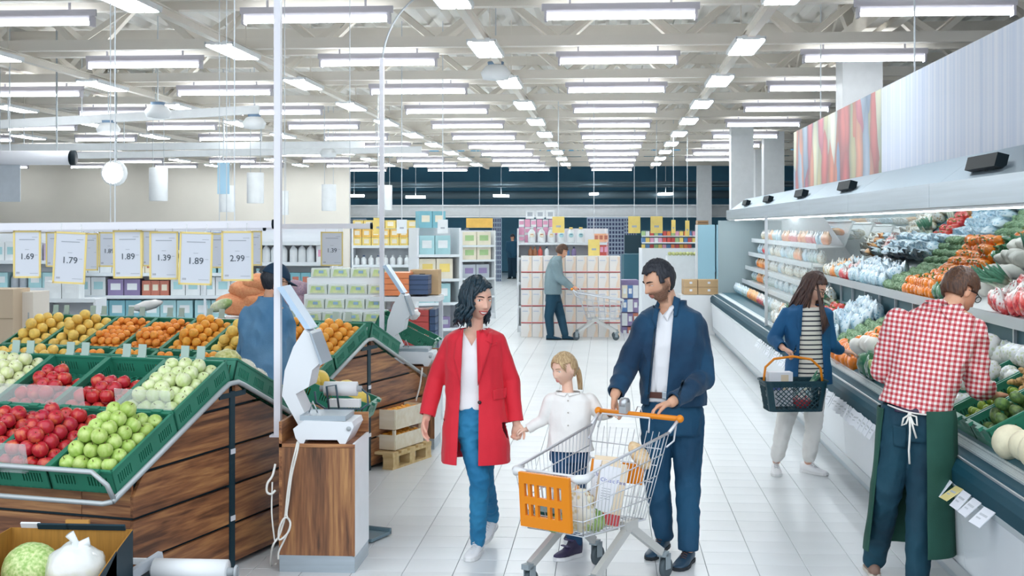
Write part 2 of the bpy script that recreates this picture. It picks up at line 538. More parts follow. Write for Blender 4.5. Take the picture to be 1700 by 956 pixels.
# hanging drums
drum = None
for i, (px, py, d, lab) in enumerate(((263, 306, 24, 'white cylinder hanging left of the first price tag pole'), (424, 312, 26, 'white cylinder hanging just left of the first tall pole'), (546, 328, 30, 'white cylinder hanging between the two tall poles'),
		(640, 328, 32, 'white cylinder hanging behind the second tall pole'), (468, 337, 33, 'small white cylinder hanging behind the first tall pole'), (376, 330, 30, 'small white cylinder hanging under the blue sign'))):
	p = Q(px, py, d)
	if drum is None:
		drum = thing('hanging_drum', lab, 'hanging lamp', p, 0, 'white cylinders on wires')
		MB().lathe([(.16, -.3), (.165, -.29), (.165, .29), (.16, .3)], 20).build('shell', M_WHITE, drum)
		drum_m = drum.children[0].data
	else:
		drum = thing('hanging_drum', lab, 'hanging lamp', p, 0, 'white cylinders on wires'); link('shell', drum_m, drum)
	for sx in (-.1, .1): MB().tube([(sx, 0, .3), (sx, 0, 5.13 - p.z)], .006, 5).build('wire', wire_m, drum)
# ducts and hanging rails over the left half
du = thing('air_duct', 'large round pale duct with a black cap at the left edge', 'duct', (0, 0, 0))
a, b = Q(-120, 262, 20), Q(118, 262, 20)
MB().tube([a, b], .11, 14).build('pipe', mat('duct_paint', '#dfe0e6', 0.5), du)
MB().tube([b, b + Vector((.06, 0, 0))], .115, 14).build('cap', M_BLACK, du)
MB().bar(a.lerp(b, .5) + Vector((0, 0, .1)), a.lerp(b, .5) + Vector((0, 0, 2)), .02).bar(a.lerp(b, .9) + Vector((0, 0, .1)), a.lerp(b, .9) + Vector((0, 0, 2)), .02).build('hanger', M_GREY, du)
for i, (x0, y0, x1, y1, d) in enumerate(((-60, 210, 430, 182, 22), (-60, 246, 605, 240, 27), (-60, 262, 700, 248, 30))):
	o = thing('cable_tray', ['white cable tray crossing over the price tags', 'white cable tray in front of the beige wall, the lower one', 'white cable tray in front of the beige wall, the upper one'][i], 'cable tray')
	a, b = Q(x0, y0, d), Q(x1, y1, d)
	MB().bar(a, b, .1, .14).build('tray', M_WHITE, o)
	h = MB()
	for t in (.15, .4, .65, .9): h.bar(a.lerp(b, t), a.lerp(b, t) + Vector((0, 0, 5.1 - a.z)), .015)
	h.build('hanger', wire_m, o)
spk = None
for i, (px, py, d, lab) in enumerate(((262, 183, 20, 'white dome loudspeaker over the left citrus crates'), (422, 202, 22, 'white dome loudspeaker left of the first tall pole'), (180, 212, 22, 'white dome loudspeaker above the flood lamp'), (545, 252, 30, 'white dome loudspeaker at the tray end'), (823, 118, 17.5, 'white dome loudspeaker beside the centre left track'))):
	p = Q(px, py, d)
	if spk is None:
		spk = thing('dome_speaker', lab, 'loudspeaker', p, 0, 'dome loudspeakers under the roof')
		MB().lathe([(.02, -.13), (.17, -.11), (.2, -.02), (.14, .06), (.06, .1)], 16).build('dome', M_WHITE, spk)
		MB().lathe([(.1, .06), (.11, .12)], 12).build('collar', mat('blue_grey', '#7f9bb8', .5), spk)
		MB().bar((0, 0, .1), (0, 0, 1.6), .015).build('hanger', wire_m, spk)
	else: dup(spk, p, 0.0, lab)
# ------------------------------------------------------------------ fruit and vegetables, one mesh of each sort
def nz(p, s=1.0):
	return noise.noise(Vector(p) * s)
def apple_mesh(name, m):
	def fn(d):
		r = 1.0
		th = math.acos(max(-1, min(1, d.z)))
		r -= 0.30 * math.exp(-(th / 0.34) ** 2) + 0.16 * math.exp(-((PI - th) / 0.3) ** 2)
		r *= 1 + 0.03 * math.cos(5 * math.atan2(d.y, d.x)) * (0.5 - 0.5 * d.z) + 0.05 * d.z
		return d * r
	return MB().ball((0, 0, 0), 1.0, 14, 10, fn=fn).mesh(name, m)
def apple_mat(name, a, b, p0=0.4, p1=0.62):
	m = mat(name, a, 0.28, color2=b, vscale=1.7, stretch=(1, 1, 0.5), rand=0.10, coat=0.2)
	r = [n for n in m.node_tree.nodes if n.type == 'VALTORGB'][0]
	r.color_ramp.elements[0].position = p0; r.color_ramp.elements[1].position = p1
	return m
m_red = apple_mat('red_apple_skin', '#c2283a', '#e2794e', 0.5, 0.8)
m_grn = apple_mat('green_apple_skin', '#a5c558', '#cfe08c', 0.35, 0.7)
m_pal = apple_mat('pale_apple_skin', '#cbdc92', '#eaf0c6', 0.35, 0.65)
m_wht = apple_mat('white_apple_skin', '#d6e09a', '#f0efd0', 0.35, 0.65)
m_stem = mat('fruit_stem', '#6a5636', 0.7)
red_me = apple_mesh('red_apple', m_red); grn_me = apple_mesh('green_apple', m_grn)
pal_me = apple_mesh('pale_green_apple', m_pal); wht_me = apple_mesh('yellow_apple', m_wht)
stem_me = MB().tube([(0, 0, .66), (.04, 0, .86), (.1, .03, 1.02)], .05, 5).mesh('stem', m_stem)
def citrus_mesh(name, m, sq=0.96):
	return MB().ball((0, 0, 0), (1, 1, sq), 12, 8, fn=lambda d: d * (1 - 0.05 * math.exp(-((1 - abs(d.z)) / .05)))).mesh(name, m)
m_or = mat('orange_peel', '#f7ad45', 0.42, vary=0.08, vscale=2, rand=0.07, bump=0.15, bscale=18)
m_ma = mat('mandarin_peel', '#f59c42', 0.42, vary=0.1, vscale=2, rand=0.08, bump=0.15, bscale=18)
m_gf = mat('grapefruit_peel', '#f6cf6c', 0.42, vary=0.08, vscale=2, rand=0.07, bump=0.12, bscale=16)
orange_me = citrus_mesh('orange', m_or); mandarin_me = citrus_mesh('mandarin', m_ma, .86); grape_me = citrus_mesh('grapefruit', m_gf, .94)
def pepper_mesh(name, m):
	def fn(d):
		a = math.atan2(d.y, d.x)
		r = 1 + 0.14 * abs(math.cos(1.5 * a)) * (1 - abs(d.z) ** 3) - 0.25 * math.exp(-((1 - abs(d.z)) / .06))
		return Vector((d.x * r, d.y * r, d.z * (1.0 + 0.1 * (1 - d.z))))
	return MB().ball((0, 0, 0), (1, 1, 1.15), 14, 9, fn=fn).mesh(name, m)
m_pep = mat('orange_pepper_skin', '#ef8420', 0.22, vary=0.1, vscale=1.5, rand=0.12, coat=0.3)
m_rpep = mat('red_pepper_skin', '#c92f2c', 0.22, vary=0.1, vscale=1.5, rand=0.12, coat=0.3)
m_gstem = mat('green_stem', '#5f8a3c', 0.5)
pep_me = pepper_mesh('bell_pepper', m_pep); rpep_me = pepper_mesh('red_pepper', m_rpep)
pstem_me = MB().tube([(0, 0, .82), (.05, 0, 1.15), (.16, .03, 1.42)], [.2, .12, .13], 6).mesh('stem', m_gstem)
def artichoke_mesh(name, m):
	def fn(d):
		a = math.atan2(d.y, d.x); lay = d.z * 3.2
		s = abs(math.cos(3.5 * a + (math.floor(lay) % 2) * PI / 2))
		f = lay - math.floor(lay)
		r = 0.78 + 0.30 * s * (1 - f)
		return d * r
	return MB().ball((0, 0, 0), (1, 1, 1.1), 28, 20, fn=fn).mesh(name, m)
m_art = mat('artichoke_green', '#5d8767', 0.55, color2='#a9c49c', vscale=3, rand=0.15)
art_me = artichoke_mesh('artichoke', m_art)
def lump_mesh(name, m, r=(1, 1, 1), amp=0.18, s=2.2, nu=16, nv=11, seed=0.0, ridge=0):
	def fn(d):
		k = 1 + amp * nz((d.x + seed, d.y - seed, d.z + 2 * seed), s)
		if ridge: k += 0.06 * math.cos(ridge * math.atan2(d.y, d.x)) * (1 - d.z * d.z)
		return d * k
	return MB().ball((0, 0, 0), r, nu, nv, fn=fn).mesh(name, m)
def pouch_mesh(name, m, seed=0.0):
	"""a filled plastic pouch with a gathered or sealed top"""
	def fn(d):
		k = 1 + 0.20 * nz((d.x * 1.3 + seed, d.y + seed, d.z), 2.4) + 0.06 * nz((d.x + seed, d.y, d.z - seed), 7.0)
		z = d.z
		pinch = 1.0 if z < .45 else max(.12, 1 - (z - .45) * 1.5)
		return Vector((d.x * k * pinch * (1 if z < .8 else 2.2), d.y * k * pinch, z * (1.0 if z < .45 else 1.0 + (z - .45) * .75)))
	return MB().ball((0, 0, 0), (1, .55, .95), 16, 12, fn=fn).mesh(name, m)
def two_tone(name, lo, hi, z0, z1, rough=0.25, vary=None, rand=0.1, spots=None, coat=0.3):
	"""colour by height inside the thing itself (root to leaf), with flecks of a third colour"""
	if name in MATS: return MATS[name]
	m = mat(name, lo, rough, color2=lo, vscale=4, rand=rand, coat=coat, bump=0.25, bscale=5)
	nt = m.node_tree
	tc = [n for n in nt.nodes if n.type == 'TEX_COORD'][0]
	sp = nt.nodes.new('ShaderNodeSeparateXYZ'); nt.links.new(tc.outputs['Object'], sp.inputs[0])
	nn = nt.nodes.new('ShaderNodeTexNoise'); nn.inputs['Scale'].default_value = 3.0
	nt.links.new(tc.outputs['Object'], nn.inputs[0])
	ad = nt.nodes.new('ShaderNodeMath'); ad.operation = 'MULTIPLY_ADD'; ad.inputs[1].default_value = 0.9
	sb = nt.nodes.new('ShaderNodeMath'); sb.operation = 'SUBTRACT'; sb.inputs[1].default_value = 0.45
	nt.links.new(nn.outputs[0], ad.inputs[0]); nt.links.new(sp.outputs[2], ad.inputs[2]); nt.links.new(ad.outputs[0], sb.inputs[0])
	mr = nt.nodes.new('ShaderNodeMapRange'); mr.inputs[1].default_value = z0; mr.inputs[2].default_value = z1
	nt.links.new(sb.outputs[0], mr.inputs[0])
	rp = nt.nodes.new('ShaderNodeValToRGB'); rp.color_ramp.elements[0].color = lin(lo); rp.color_ramp.elements[1].color = lin(hi)
	nt.links.new(mr.outputs[0], rp.inputs[0])
	col = rp.outputs[0]
	if spots:
		n3 = nt.nodes.new('ShaderNodeTexVoronoi'); n3.inputs['Scale'].default_value = 3.2
		nt.links.new(tc.outputs['Object'], n3.inputs[0])
		r3 = nt.nodes.new('ShaderNodeValToRGB'); r3.color_ramp.elements[0].position = .25; r3.color_ramp.elements[1].position = .45
		r3.color_ramp.elements[0].color = (1, 1, 1, 1); r3.color_ramp.elements[1].color = (0, 0, 0, 1)
		nt.links.new(n3.outputs[0], r3.inputs[0])
		mx = nt.nodes.new('ShaderNodeMix'); mx.data_type = 'RGBA'
		nt.links.new(r3.outputs[0], mx.inputs[0]); nt.links.new(col, mx.inputs[6]); mx.inputs[7].default_value = lin(spots)
		col = mx.outputs[2]
	hs = [n for n in nt.nodes if n.type == 'HUE_SAT'][0]
	nt.links.new(col, hs.inputs['Color'])
	return m
m_salad = two_tone('salad_pouch', '#9fb6a2', '#cfe3ee', -.6, .5, 0.2, spots='#6e9a86')
m_bluebag = two_tone('blue_pouch', '#a9cfdc', '#dcebf4', -.5, .7, 0.2, spots='#7fb0c8')
m_beanbag = two_tone('bean_pouch', '#d9cfae', '#eef1ee', -.5, .7, 0.2, spots='#b69a6a')
m_radish = two_tone('radish_pouch', '#dc4a4c', '#eef0ec', .1, .6, 0.2, spots='#b52f3f')
m_carrot = two_tone('carrot_pouch', '#ee8432', '#f2c08a', -.2, .8, 0.2, spots='#f6a552')
m_cauli = two_tone('wrapped_cauliflower', '#e9e6d8', '#dfe7ea', -.6, .6, 0.22, spots='#c9d3b4')
m_cab = two_tone('lettuce_head', '#e8e9d0', '#a9c47c', -.3, .9, 0.4, spots='#d9e4b6', coat=0.15)
m_darkleaf = two_tone('dark_leaf_pouch', '#1f5a44', '#4f8a62', -.6, .7, 0.25, spots='#2b6b57')
salad_me = [pouch_mesh('salad_pouch', m_salad, s) for s in (0, 1.7, 3.1)]
blue_me = [pouch_mesh('herb_pouch', m_bluebag, s) for s in (.4, 2.2, 4.1)]
bean_me = [pouch_mesh('bean_pouch', m_beanbag, s) for s in (.9, 2.9)]
radish_me = [pouch_mesh('radish_pouch', m_radish, s) for s in (.2, 2.5)]
carrot_me = [pouch_mesh('carrot_pouch', m_carrot, s) for s in (.6, 3.5)]
leaf_me = [pouch_mesh('leaf_pouch', m_darkleaf, s) for s in (1.1, 3.8)]
cauli_me = [lump_mesh('cauliflower', m_cauli, (1, 1, .8), .22, 3.0, seed=s) for s in (0, 2.2)]
cab_me = [lump_mesh('chinese_cabbage', m_cab, (.62, .62, 1.3), .12, 3.0, seed=s, ridge=9) for s in (.3, 2.7)]
m_daikon = mat('daikon_white', '#f0eee6', 0.4, vary=0.03, vscale=3, rand=0.04)
daikon_me = MB().tube([(0, 0, -1.3), (.03, 0, -.9), (.02, .03, 0), (0, 0, .8), (0, 0, 1.1)], [.05, .30, .42, .44, .25], 12).mesh('daikon', m_daikon)
fennel_me = lump_mesh('fennel_bulb', m_daikon, (.8, .6, 1.0), .12, 2.0, seed=5)
m_leekw = two_tone('leek', '#eef0dc', '#4f8a6e', -.3, .5, 0.45, coat=0.05)
def leek_mesh():
	b = MB()
	b.tube([(0, 0, -1.4), (.02, 0, -.4), (0, .02, .2)], [.13, .12, .15], 8)
	for k in range(5):
		a = k * 1.25; dx, dy = math.cos(a), math.sin(a) * .6
		b.tube([(0, 0, .1), (dx * .12, dy * .12, .6), (dx * .34, dy * .3, 1.25)], [.12, .12, .02], 5)
	return b.mesh('leek', m_leekw)
leek_me = leek_mesh()
m_avo = mat('avocado_skin', '#3f5c36', 0.4, color2='#6f8c44', vscale=2, rand=0.2, bump=.3, bscale=20, coat=.2)
def egg(d): return d * (1 + .12 * d.z)
avo_me = MB().ball((0, 0, 0), (.78, .78, 1.15), 12, 9, fn=lambda d: d * (1 - .18 * d.z)).mesh('avocado', m_avo)
m_lime = mat('lime_peel', '#8cab3c', 0.35, vary=.12, vscale=2, rand=.15)
lime_me = MB().ball((0, 0, 0), (.9, .9, 1.08), 12, 8).mesh('lime', m_lime)
m_ging = mat('ginger_skin', '#c99f68', 0.7, color2='#dfbd86', vscale=4, rand=.12, bump=.3, bscale=12)
def ginger_mesh(seed):
	q = random.Random(seed); b = MB()
	p = Vector((-1, 0, 0))
	for k in range(5):
		b.ball(p, (.5, .34, .34), 8, 6, M=Matrix.Rotation(q.uniform(-.6, .6), 3, 'Z'))
		if k % 2: b.ball(p + Vector((0, q.choice((-.5, .5)), q.uniform(0, .3))), (.26, .36, .26), 8, 6)
		p = p + Vector((.48, q.uniform(-.15, .15), q.uniform(-.1, .12)))
	return b.mesh('ginger_root', m_ging)
ging_me = [ginger_mesh(s) for s in (1, 2, 3)]
m_melY = mat('yellow_melon_skin', '#f0d266', 0.4, vary=.08, vscale=1.5)
m_melW = mat('cream_melon_skin', '#e9e2c4', 0.45, vary=.06, vscale=2, bump=.2, bscale=9)
m_melS = mat('striped_melon_skin', '#a3a355', 0.5, color2='#cfcb92', vscale=1.4, stretch=(4, 4, .6))
melY_me = MB().ball((0, 0, 0), (.92, .92, 1.08), 16, 11).mesh('yellow_melon', m_melY)
melW_me = MB().ball((0, 0, 0), (1, 1, .98), 16, 11).mesh('cream_melon', m_melW)
def mel_fn(d): return d * (1 + .025 * math.cos(10 * math.atan2(d.y, d.x)) * (1 - d.z ** 4))
melS_me = MB().ball((0, 0, 0), (.9, .9, 1.1), 40, 11, fn=mel_fn).mesh('striped_melon', m_melS)
m_mush = mat('mushroom', '#efe6d6', 0.6, vary=.05, rand=.08)
m_tom = mat('tomato_skin', '#cf3a2c', .2, rand=.1, coat=.3)
tom_me = citrus_mesh('tomato', m_tom, .82)
def rnd_rot(q):
	return (q.uniform(-.5, .5), q.uniform(-.5, .5), q.uniform(0, 6.28))
COUNT = {}
def put(name, me, p, s, rot, label, cat, group, part=None):
	"""one fruit or vegetable standing on its own"""
	o = link(name, me, None, p, rot, s)
	tag(o, label, cat, group)
	COUNT[name] = COUNT.get(name, 0) + 1
	if part is not None:
		link('stem', part, o)
	return o
# ------------------------------------------------------------------ the sloping wooden fruit stands
def crate_mesh_parts(w=0.40, L=0.60, h=0.13):
	"""plastic crate lying on x (width) and y (length); floor at z=0; slotted sides"""
	t = 0.008
	def side(b, a0, a1, fixed, axis, hh):
		def bx(u0, u1, z0, z1):
			c = ((u0 + u1) / 2, (z0 + z1) / 2)
			if axis == 'x': b.box((c[0], fixed, c[1]), (u1 - u0, t, z1 - z0))
			else: b.box((fixed, c[0], c[1]), (t, u1 - u0, z1 - z0))
		z_a, z_b = hh * .30, hh * .72
		bx(a0, a1, 0, z_a); bx(a0, a1, z_b, hh)
		n = int((a1 - a0) / .016); k = 0; u = a0
		# slots in groups, plain wall between them
		groups = 3 if axis == 'y' else 2
		span = (a1 - a0) / groups
		for g in range(groups):
			s0 = a0 + g * span;
			bx(s0, s0 + span * .18, z_a, z_b); bx(s0 + span * .82, s0 + span, z_a, z_b)
			m = 7
			for k in range(m):
				u = s0 + span * (.18 + .64 * (k + .55) / m)
				bx(u, u + span * .64 / m * .5, z_a, z_b)
	walls = []
	for (axis, a0, a1, fx) in (('x', -w / 2, w / 2, -L / 2 + t / 2), ('x', -w / 2, w / 2, L / 2 - t / 2), ('y', -L / 2, L / 2, -w / 2 + t / 2), ('y', -L / 2, L / 2, w / 2 - t / 2)):
		b = MB(); side(b, a0, a1, fx, axis, h)
		# rim
		if axis == 'x': b.box(((a0 + a1) / 2, fx, h), (a1 - a0, t * 2.2, .012))
		else: b.box((fx, (a0 + a1) / 2, h), (t * 2.2, a1 - a0, .012))
		walls.append(b.mesh('crate_side', M_GREEN))
	fl = MB()
	for k in range(9):
		x = -w / 2 + w * (k + .5) / 9
		fl.box((x, 0, .004), (w / 9 * .62, L, .006))
	for k in range(9):
		y = -L / 2 + L * (k + .5) / 9
		fl.box((0, y, .004), (w, L / 9 * .5, .006))
	tabs = MB()
	for sx in (-.1, .1): tabs.box((sx, -L / 2 - .012, h + .004), (.06, .03, .02))
	return walls, fl.mesh('crate_floor', M_GREEN), tabs.mesh('clip', M_GREEN)
CR_W, CR_F, CR_T = crate_mesh_parts()
CRATE = None
def crate(p, rot, label, group):
	global CRATE
	if CRATE is None:
		CRATE = thing('plastic_crate', label, 'crate', p, 0, group); CRATE.rotation_euler = rot
		for m in CR_W: link('crate_side', m, CRATE)
		link('crate_floor', CR_F, CRATE); link('clip', CR_T, CRATE)
		return CRATE
	return dup(CRATE, p, None, label, group, rot=rot)
M_FRAME = mat('grey_tube_frame', '#b9bfc1', 0.4, metal=0.3)
M_PANELCLEAR = mat('clear_guard', '#eef2f2', 0.1, alpha=0.25)
def stand(name, label, base, rz, ncol, half, zlow, zhigh, plank_h=0.236):
	"""back-to-back stand: local x right, y away; apex over y = 0; planked end at x = 0, planked front"""
	t = thing(name, label, 'produce stand', base, rz)
	W = ncol * .41 + .02
	yf = -half
	# core
	core = MB();
	zf = lambda y: zhigh - .05 - (zhigh - zlow) / (half + .2) * abs(y)
	core.prism([(-half + .03, 0.02), (half - .03, 0.02), (half - .03, zf(half) - .02), (0, zf(0) - .02), (-half + .03, zf(half) - .02)], 'x', -W + .02, -.03)
	core.build('core', M_DARK, t)
	# end planks, both halves
	for sgn in (-1, 1):
		z = 0.035
		while z < zhigh - .08:
			z1 = min(z + plank_h - .018, zhigh - .06)
			def ymax(zz):
				v = (zhigh - .06 - zz) / ((zhigh - zlow) / (half + .2))
				return max(.05, min(half, v))
			poly = [(.035, z), (ymax(z), z), (ymax((z + z1) / 2), (z + z1) / 2), (ymax(z1), z1), (.035, z1)]
			if half <= ymax((z + z1) / 2) and half <= ymax(z1): poly = [(.035, z), (half, z), (half, z1), (.035, z1)]
			poly = [(sgn * a, b) for a, b in poly]
			if sgn < 0: poly = poly[::-1]
			b = MB().prism(poly, 'x', -.02, 0.0)
			b.build('plank', M_WALNUT_Y, t)
			z += plank_h
	# front planks in pieces
	z = 0.035
	while z < zf(half) - .05:
		z1 = min(z + plank_h - .018, zf(half) - .02)
		x = -.015; first = .31
		while x > -W:
			L = first; first = .92
			x1 = max(x - L, -W)
			MB().box(((x + x1) / 2, yf + .012, (z + z1) / 2), (x - x1 - .004, .02, z1 - z)).build('plank', M_WALNUT_X, t)
			x = x1
		z += plank_h
	MB().box((-.03, 0, (zhigh - .1) / 2), (.07, .055, zhigh - .1)).box((-.03, 0, zhigh - .12), (.075, .3, .03)).build('post', M_DARK, t)
	MB().box((.008, 0, .30), (.004, .05, .03)).box((.008, 0, .70), (.004, .05, .03)).build('post_sticker', M_PAPER, t)
	# tube frame under the crates
	fr = MB()
	ye = half + .2
	for x in (.012,):
		fr.tube([(x, -ye, zlow - .03), (x, -.12, zhigh - .075), (x, -.05, zhigh - .05), (x, .05, zhigh - .05), (x, .12, zhigh - .075), (x, ye, zlow - .03)], .016, 8)
	fr.build('side_rail', M_FRAME, t)
	fr = MB()
	fr.tube([(.012, -ye, zlow - .03), (-.03, -ye - .02, zlow - .04), (-W, -ye - .02, zlow - .04)], .014, 8)
	fr.build('lower_rail', M_FRAME, t)
	fr = MB()
	fr.tube([(.012, -ye + .01, zlow - .02), (-.0, -ye - .03, zlow + .06), (-.08, -ye - .045, zlow + .125), (-W, -ye - .045, zlow + .125)], .014, 8)
	fr.build('upper_rail', M_FRAME, t)
	return t
def slope_frame(base, rz, half, zlow, zhigh, side=-1):
	"""matrix of the crate plane: origin at the apex edge, x right, y up the slope (towards apex), z out of the plane"""
	ang = math.atan2(zhigh - zlow, half + .2)
	M = Matrix.Translation(base) @ Matrix.Rotation(rz, 4, 'Z') @ Matrix.Translation((0, 0, zhigh - .03))
	if side > 0: M = M @ Matrix.Rotation(PI, 4, 'Z')
	return M @ Matrix.Rotation(ang, 4, 'X'), ang
def fill(M, cx, cy, w, L, n, name, me, size, label, cat, group, layers=1, part=None, q=None, ylim=None, z0=.01, up=None, jit=.12):
	"""heap round fruit in a crate whose middle is at cx, cy of the plane M"""
	q = q or R; out = 0
	sp = size * 2 * 1.0
	nx = int((w - .02) / sp); ny = int((L - .03) / sp)
	for k in range(layers):
		for j in range(ny - k):
			for i in range(nx - k):
				if out >= n: return out
				x = cx + (i - (nx - k - 1) / 2) * sp * ((w - .03) / (nx * sp)) + q.uniform(-jit, jit) * size * .6
				y = cy + (j - (ny - k - 1) / 2) * sp * ((L - .04) / (ny * sp)) + q.uniform(-jit, jit) * size * .6
				if ylim and not (ylim[0] <= (y - cy) / L <= ylim[1]): continue
				if k >= 1 and q.random() < .12: continue
				z = z0 + size + k * size * 1.38 + q.uniform(-.08, .12) * size
				s = size * q.uniform(.92, 1.06)
				rot = (M.to_3x3() @ Euler((q.uniform(-.7, .7), q.uniform(-.7, .7), q.uniform(0, 6.28))).to_matrix()).to_euler()
				put(name, me, M @ Vector((x, y, z)), s, rot, label, cat, group, part)
				out += 1
	return out
# ---- stand 1: apples
B1 = Vector((-2.25, 7.80, 0)); RZ1 = -math.radians(14.5); H1 = 1.0; ZL, ZH = .665, 1.16
stand('apple_stand', 'walnut planked sloping stand with red and green apples', B1, RZ1, 5, H1, ZL, ZH)
M1, A1 = slope_frame(B1, RZ1, H1, ZL, ZH)
cols = ['right end', 'second from the right end', 'third from the right end', 'fourth from the right end', 'fifth from the right end']
for r in range(2):
	for c in range(5):
		if r == 1 and c > 3: continue
		cx = -.2 - .41 * c; cy = -.315 - .615 * r
		p = M1 @ Vector((cx, cy, 0))
		crate(p, M1.to_euler(), f'green slotted crate of apples, {"upper" if r == 0 else "lower"} row, {cols[c]}', 'crates on the apple stand')
sz = .044
up = [('pale_green_apple', pal_me, 'pale green apple heaped in the upper right crate of the apple stand', 2, None, 62),
      ('red_apple', red_me, 'red apple in the half empty crate left of the pale green apples', 2, (-.5, .12), 34),
      ('red_apple', red_me, 'red apple in the upper crate two left of the pale green apples', 2, (-.5, .2), 40),
      ('yellow_apple', wht_me, 'yellow white apple in the upper crate at the left picture edge', 2, None, 48),
      ('yellow_apple', wht_me, 'yellow white apple in the last upper crate, cut by the picture edge', 1, None, 24)]
q1 = random.Random(3)
for c, (nm, me, lab, lay, yl, n) in enumerate(up):
	fill(M1, -.2 - .41 * c, -.315, .38, .57, n, nm, me, sz, lab, 'apple', nm.replace('_', ' ') + 's in upper crate ' + cols[c], lay, stem_me, q1, yl, z0=.055 if c in (0, 3, 4) else .03)
lowr = [('green_apple', grn_me, 'bright green apple in the lower right crate of the apple stand', 3, 74),
		('red_apple', red_me, 'red apple in the lower crate beside the bright green apples', 3, 60),
		('red_apple', red_me, 'red apple in the lower crate at the left picture edge', 2, 40)]
for c, (nm, me, lab, lay, n) in enumerate(lowr):
	fill(M1, -.2 - .41 * c, -.315 - .615, .38, .57, n, nm, me, (.0448, .0448, .0448)[c], lab, 'apple', nm.replace('_', ' ') + 's in lower crate ' + cols[c], lay, stem_me, q1, z0=.07 if c == 0 else .05)
# clear guards at the crate fronts
for r, c, wd, lab in ((0, 0, .36, 'clear plastic guard in front of the pale green apples'), (0, 1.9, .78, 'clear plastic guard in front of the upper red apples'), (1, 1.55, .62, 'clear plastic guard in front of the lower red apples')):
	cx = -.2 - .41 * c; cy = -.315 - .615 * r - .30
	o = MB().box((0, 0, .075), (wd, .004, .15)).box((0, -.012, .0), (wd, .024, .004)).build('crate_guard', M_PANELCLEAR)
	o.matrix_world = M1 @ Matrix.Translation((cx, cy, .10)) @ Matrix.Rotation(-.2, 4, 'X')
	tag(o, lab, 'guard')
# label holders along the tops of the crates
lh = MB().box((0, 0, .03), (.055, .006, .07)).box((0, .0, -.01), (.06, .02, .012)).mesh('label_holder', mat('holder_plastic', '#a7bdb4', .4))
for c in range(5):
	for k, dx in enumerate((-.09, .02)):
		o = link('label_holder', lh); o.matrix_world = M1 @ Matrix.Translation((-.2 - .41 * c + dx, .0, .145)) @ Matrix.Rotation(-.5, 4, 'X')
		tag(o, 'grey green label holder clipped on the top edge of the apple crates', 'label holder', 'label holders on the apple stand ridge')
# ---- back slope with melons
MB1, _ = slope_frame(B1, RZ1, H1, ZL, ZH, side=1)
for c in range(3):
	cx = .2 + .41 * c
	crate(MB1 @ Vector((cx, -.315, 0)), MB1.to_euler(), f'green crate on the far slope of the apple stand, {cols[c]}', 'crates on the far slope of the apple stand')
crate(MB1 @ Vector((.2, -.93, 0)), MB1.to_euler(), 'low green crate on the far slope behind the first counter', 'crates on the far slope of the apple stand')
clearwrap = mat('clear_wrap', '#eef2f0', .12, alpha=.35)
mel = [(melS_me, 'striped_melon', (.13, -.12, .13), .10, 'greenish striped melon at the ridge of the apple stand'),
       (melW_me, 'cream_melon', (.12, -.30, .12), .095, 'cream melon in film behind the striped melon'),
       (melW_me, 'cream_melon', (.14, -.50, .12), .095, 'cream melon in film further down the far slope'),
       (melY_me, 'yellow_melon', (.14, -.80, .11), .095, 'yellow melon lowest on the far slope by the first pole'),
       (melS_me, 'striped_melon', (.30, -.25, .12), .095, 'striped melon further from the crate end, behind the first one'),
       (melY_me, 'yellow_melon', (.32, -.72, .11), .09, 'yellow melon hidden behind the wrapped melons')]
for me, nm, p, s, lab in mel:
	o = put(nm, me, MB1 @ Vector(p), s, (1.2, .3, .5), lab, 'melon', 'melons on the far slope')
	if nm == 'cream_melon':
		link('film_wrap', MB().ball((0, 0, 0), 1.05, 14, 9, fn=lambda d: d * (1 + .04 * nz(d, 5))).mesh('film_wrap', clearwrap), o)
# ---- stand 2: citrus
B2 = Vector((-2.0, 10.98, 0)); RZ2 = -math.radians(16); H2 = 1.15
ZL2, ZH2 = .62, 1.15
stand('citrus_stand', 'walnut planked sloping stand heaped with oranges and grapefruit', B2, RZ2, 8, H2, ZL2, ZH2)
M2, A2 = slope_frame(B2, RZ2, H2, ZL2, ZH2)
MB2, _ = slope_frame(B2, RZ2, H2, ZL2, ZH2, side=1)
crate(MB2 @ Vector((.2, -.315, 0)), MB2.to_euler(), 'empty green crate on the far slope of the citrus stand', 'crates on the citrus stand')
crate(MB2 @ Vector((.61, -.315, 0)), MB2.to_euler(), 'green crate on the far slope of the citrus stand, next to the end one', 'crates on the citrus stand')
ords = ['first', 'second', 'third', 'fourth', 'fifth', 'sixth', 'seventh', 'eighth']
kinds = [['orange', 'orange', 'grapefruit', 'orange', 'mandarin', 'mandarin', 'grapefruit', 'grapefruit'],
         ['mandarin', 'mandarin', 'orange', 'mandarin', 'orange', 'mandarin', 'grapefruit', 'grapefruit']]
CIT = {'orange': (orange_me, .041), 'mandarin': (mandarin_me, .036), 'grapefruit': (grape_me, .048)}
q2 = random.Random(5)
for r in range(2):
	for c in range(8):
		cx = -.2 - .41 * c; cy = -.315 - .615 * r
		rowtxt = 'upper' if r == 0 else 'lower'
		crate(M2 @ Vector((cx, cy, 0)), M2.to_euler(), f'green crate of citrus, {rowtxt} row, {ords[c]} from the right end of the citrus stand', 'crates on the citrus stand')
		nm = kinds[r][c]; me, s = CIT[nm]
		lab = f'{nm} heaped in the {rowtxt} row crate, {ords[c]} from the right end of the citrus stand'
		# a bed of fruit below the rim (seen only as colour between the rest) lifted so that the heap stands above the crate
		fill(M2, cx, cy, .39, .59, {'orange': 46, 'mandarin': 58, 'grapefruit': 38}[nm], nm, me, s, lab, nm, f'{nm}s in {rowtxt} crate {ords[c]}', 3 if r == 0 else 2, None, q2, (-.5, .5) if c in (0, 2) or r == 0 else (-.5, .38), z0=.055)
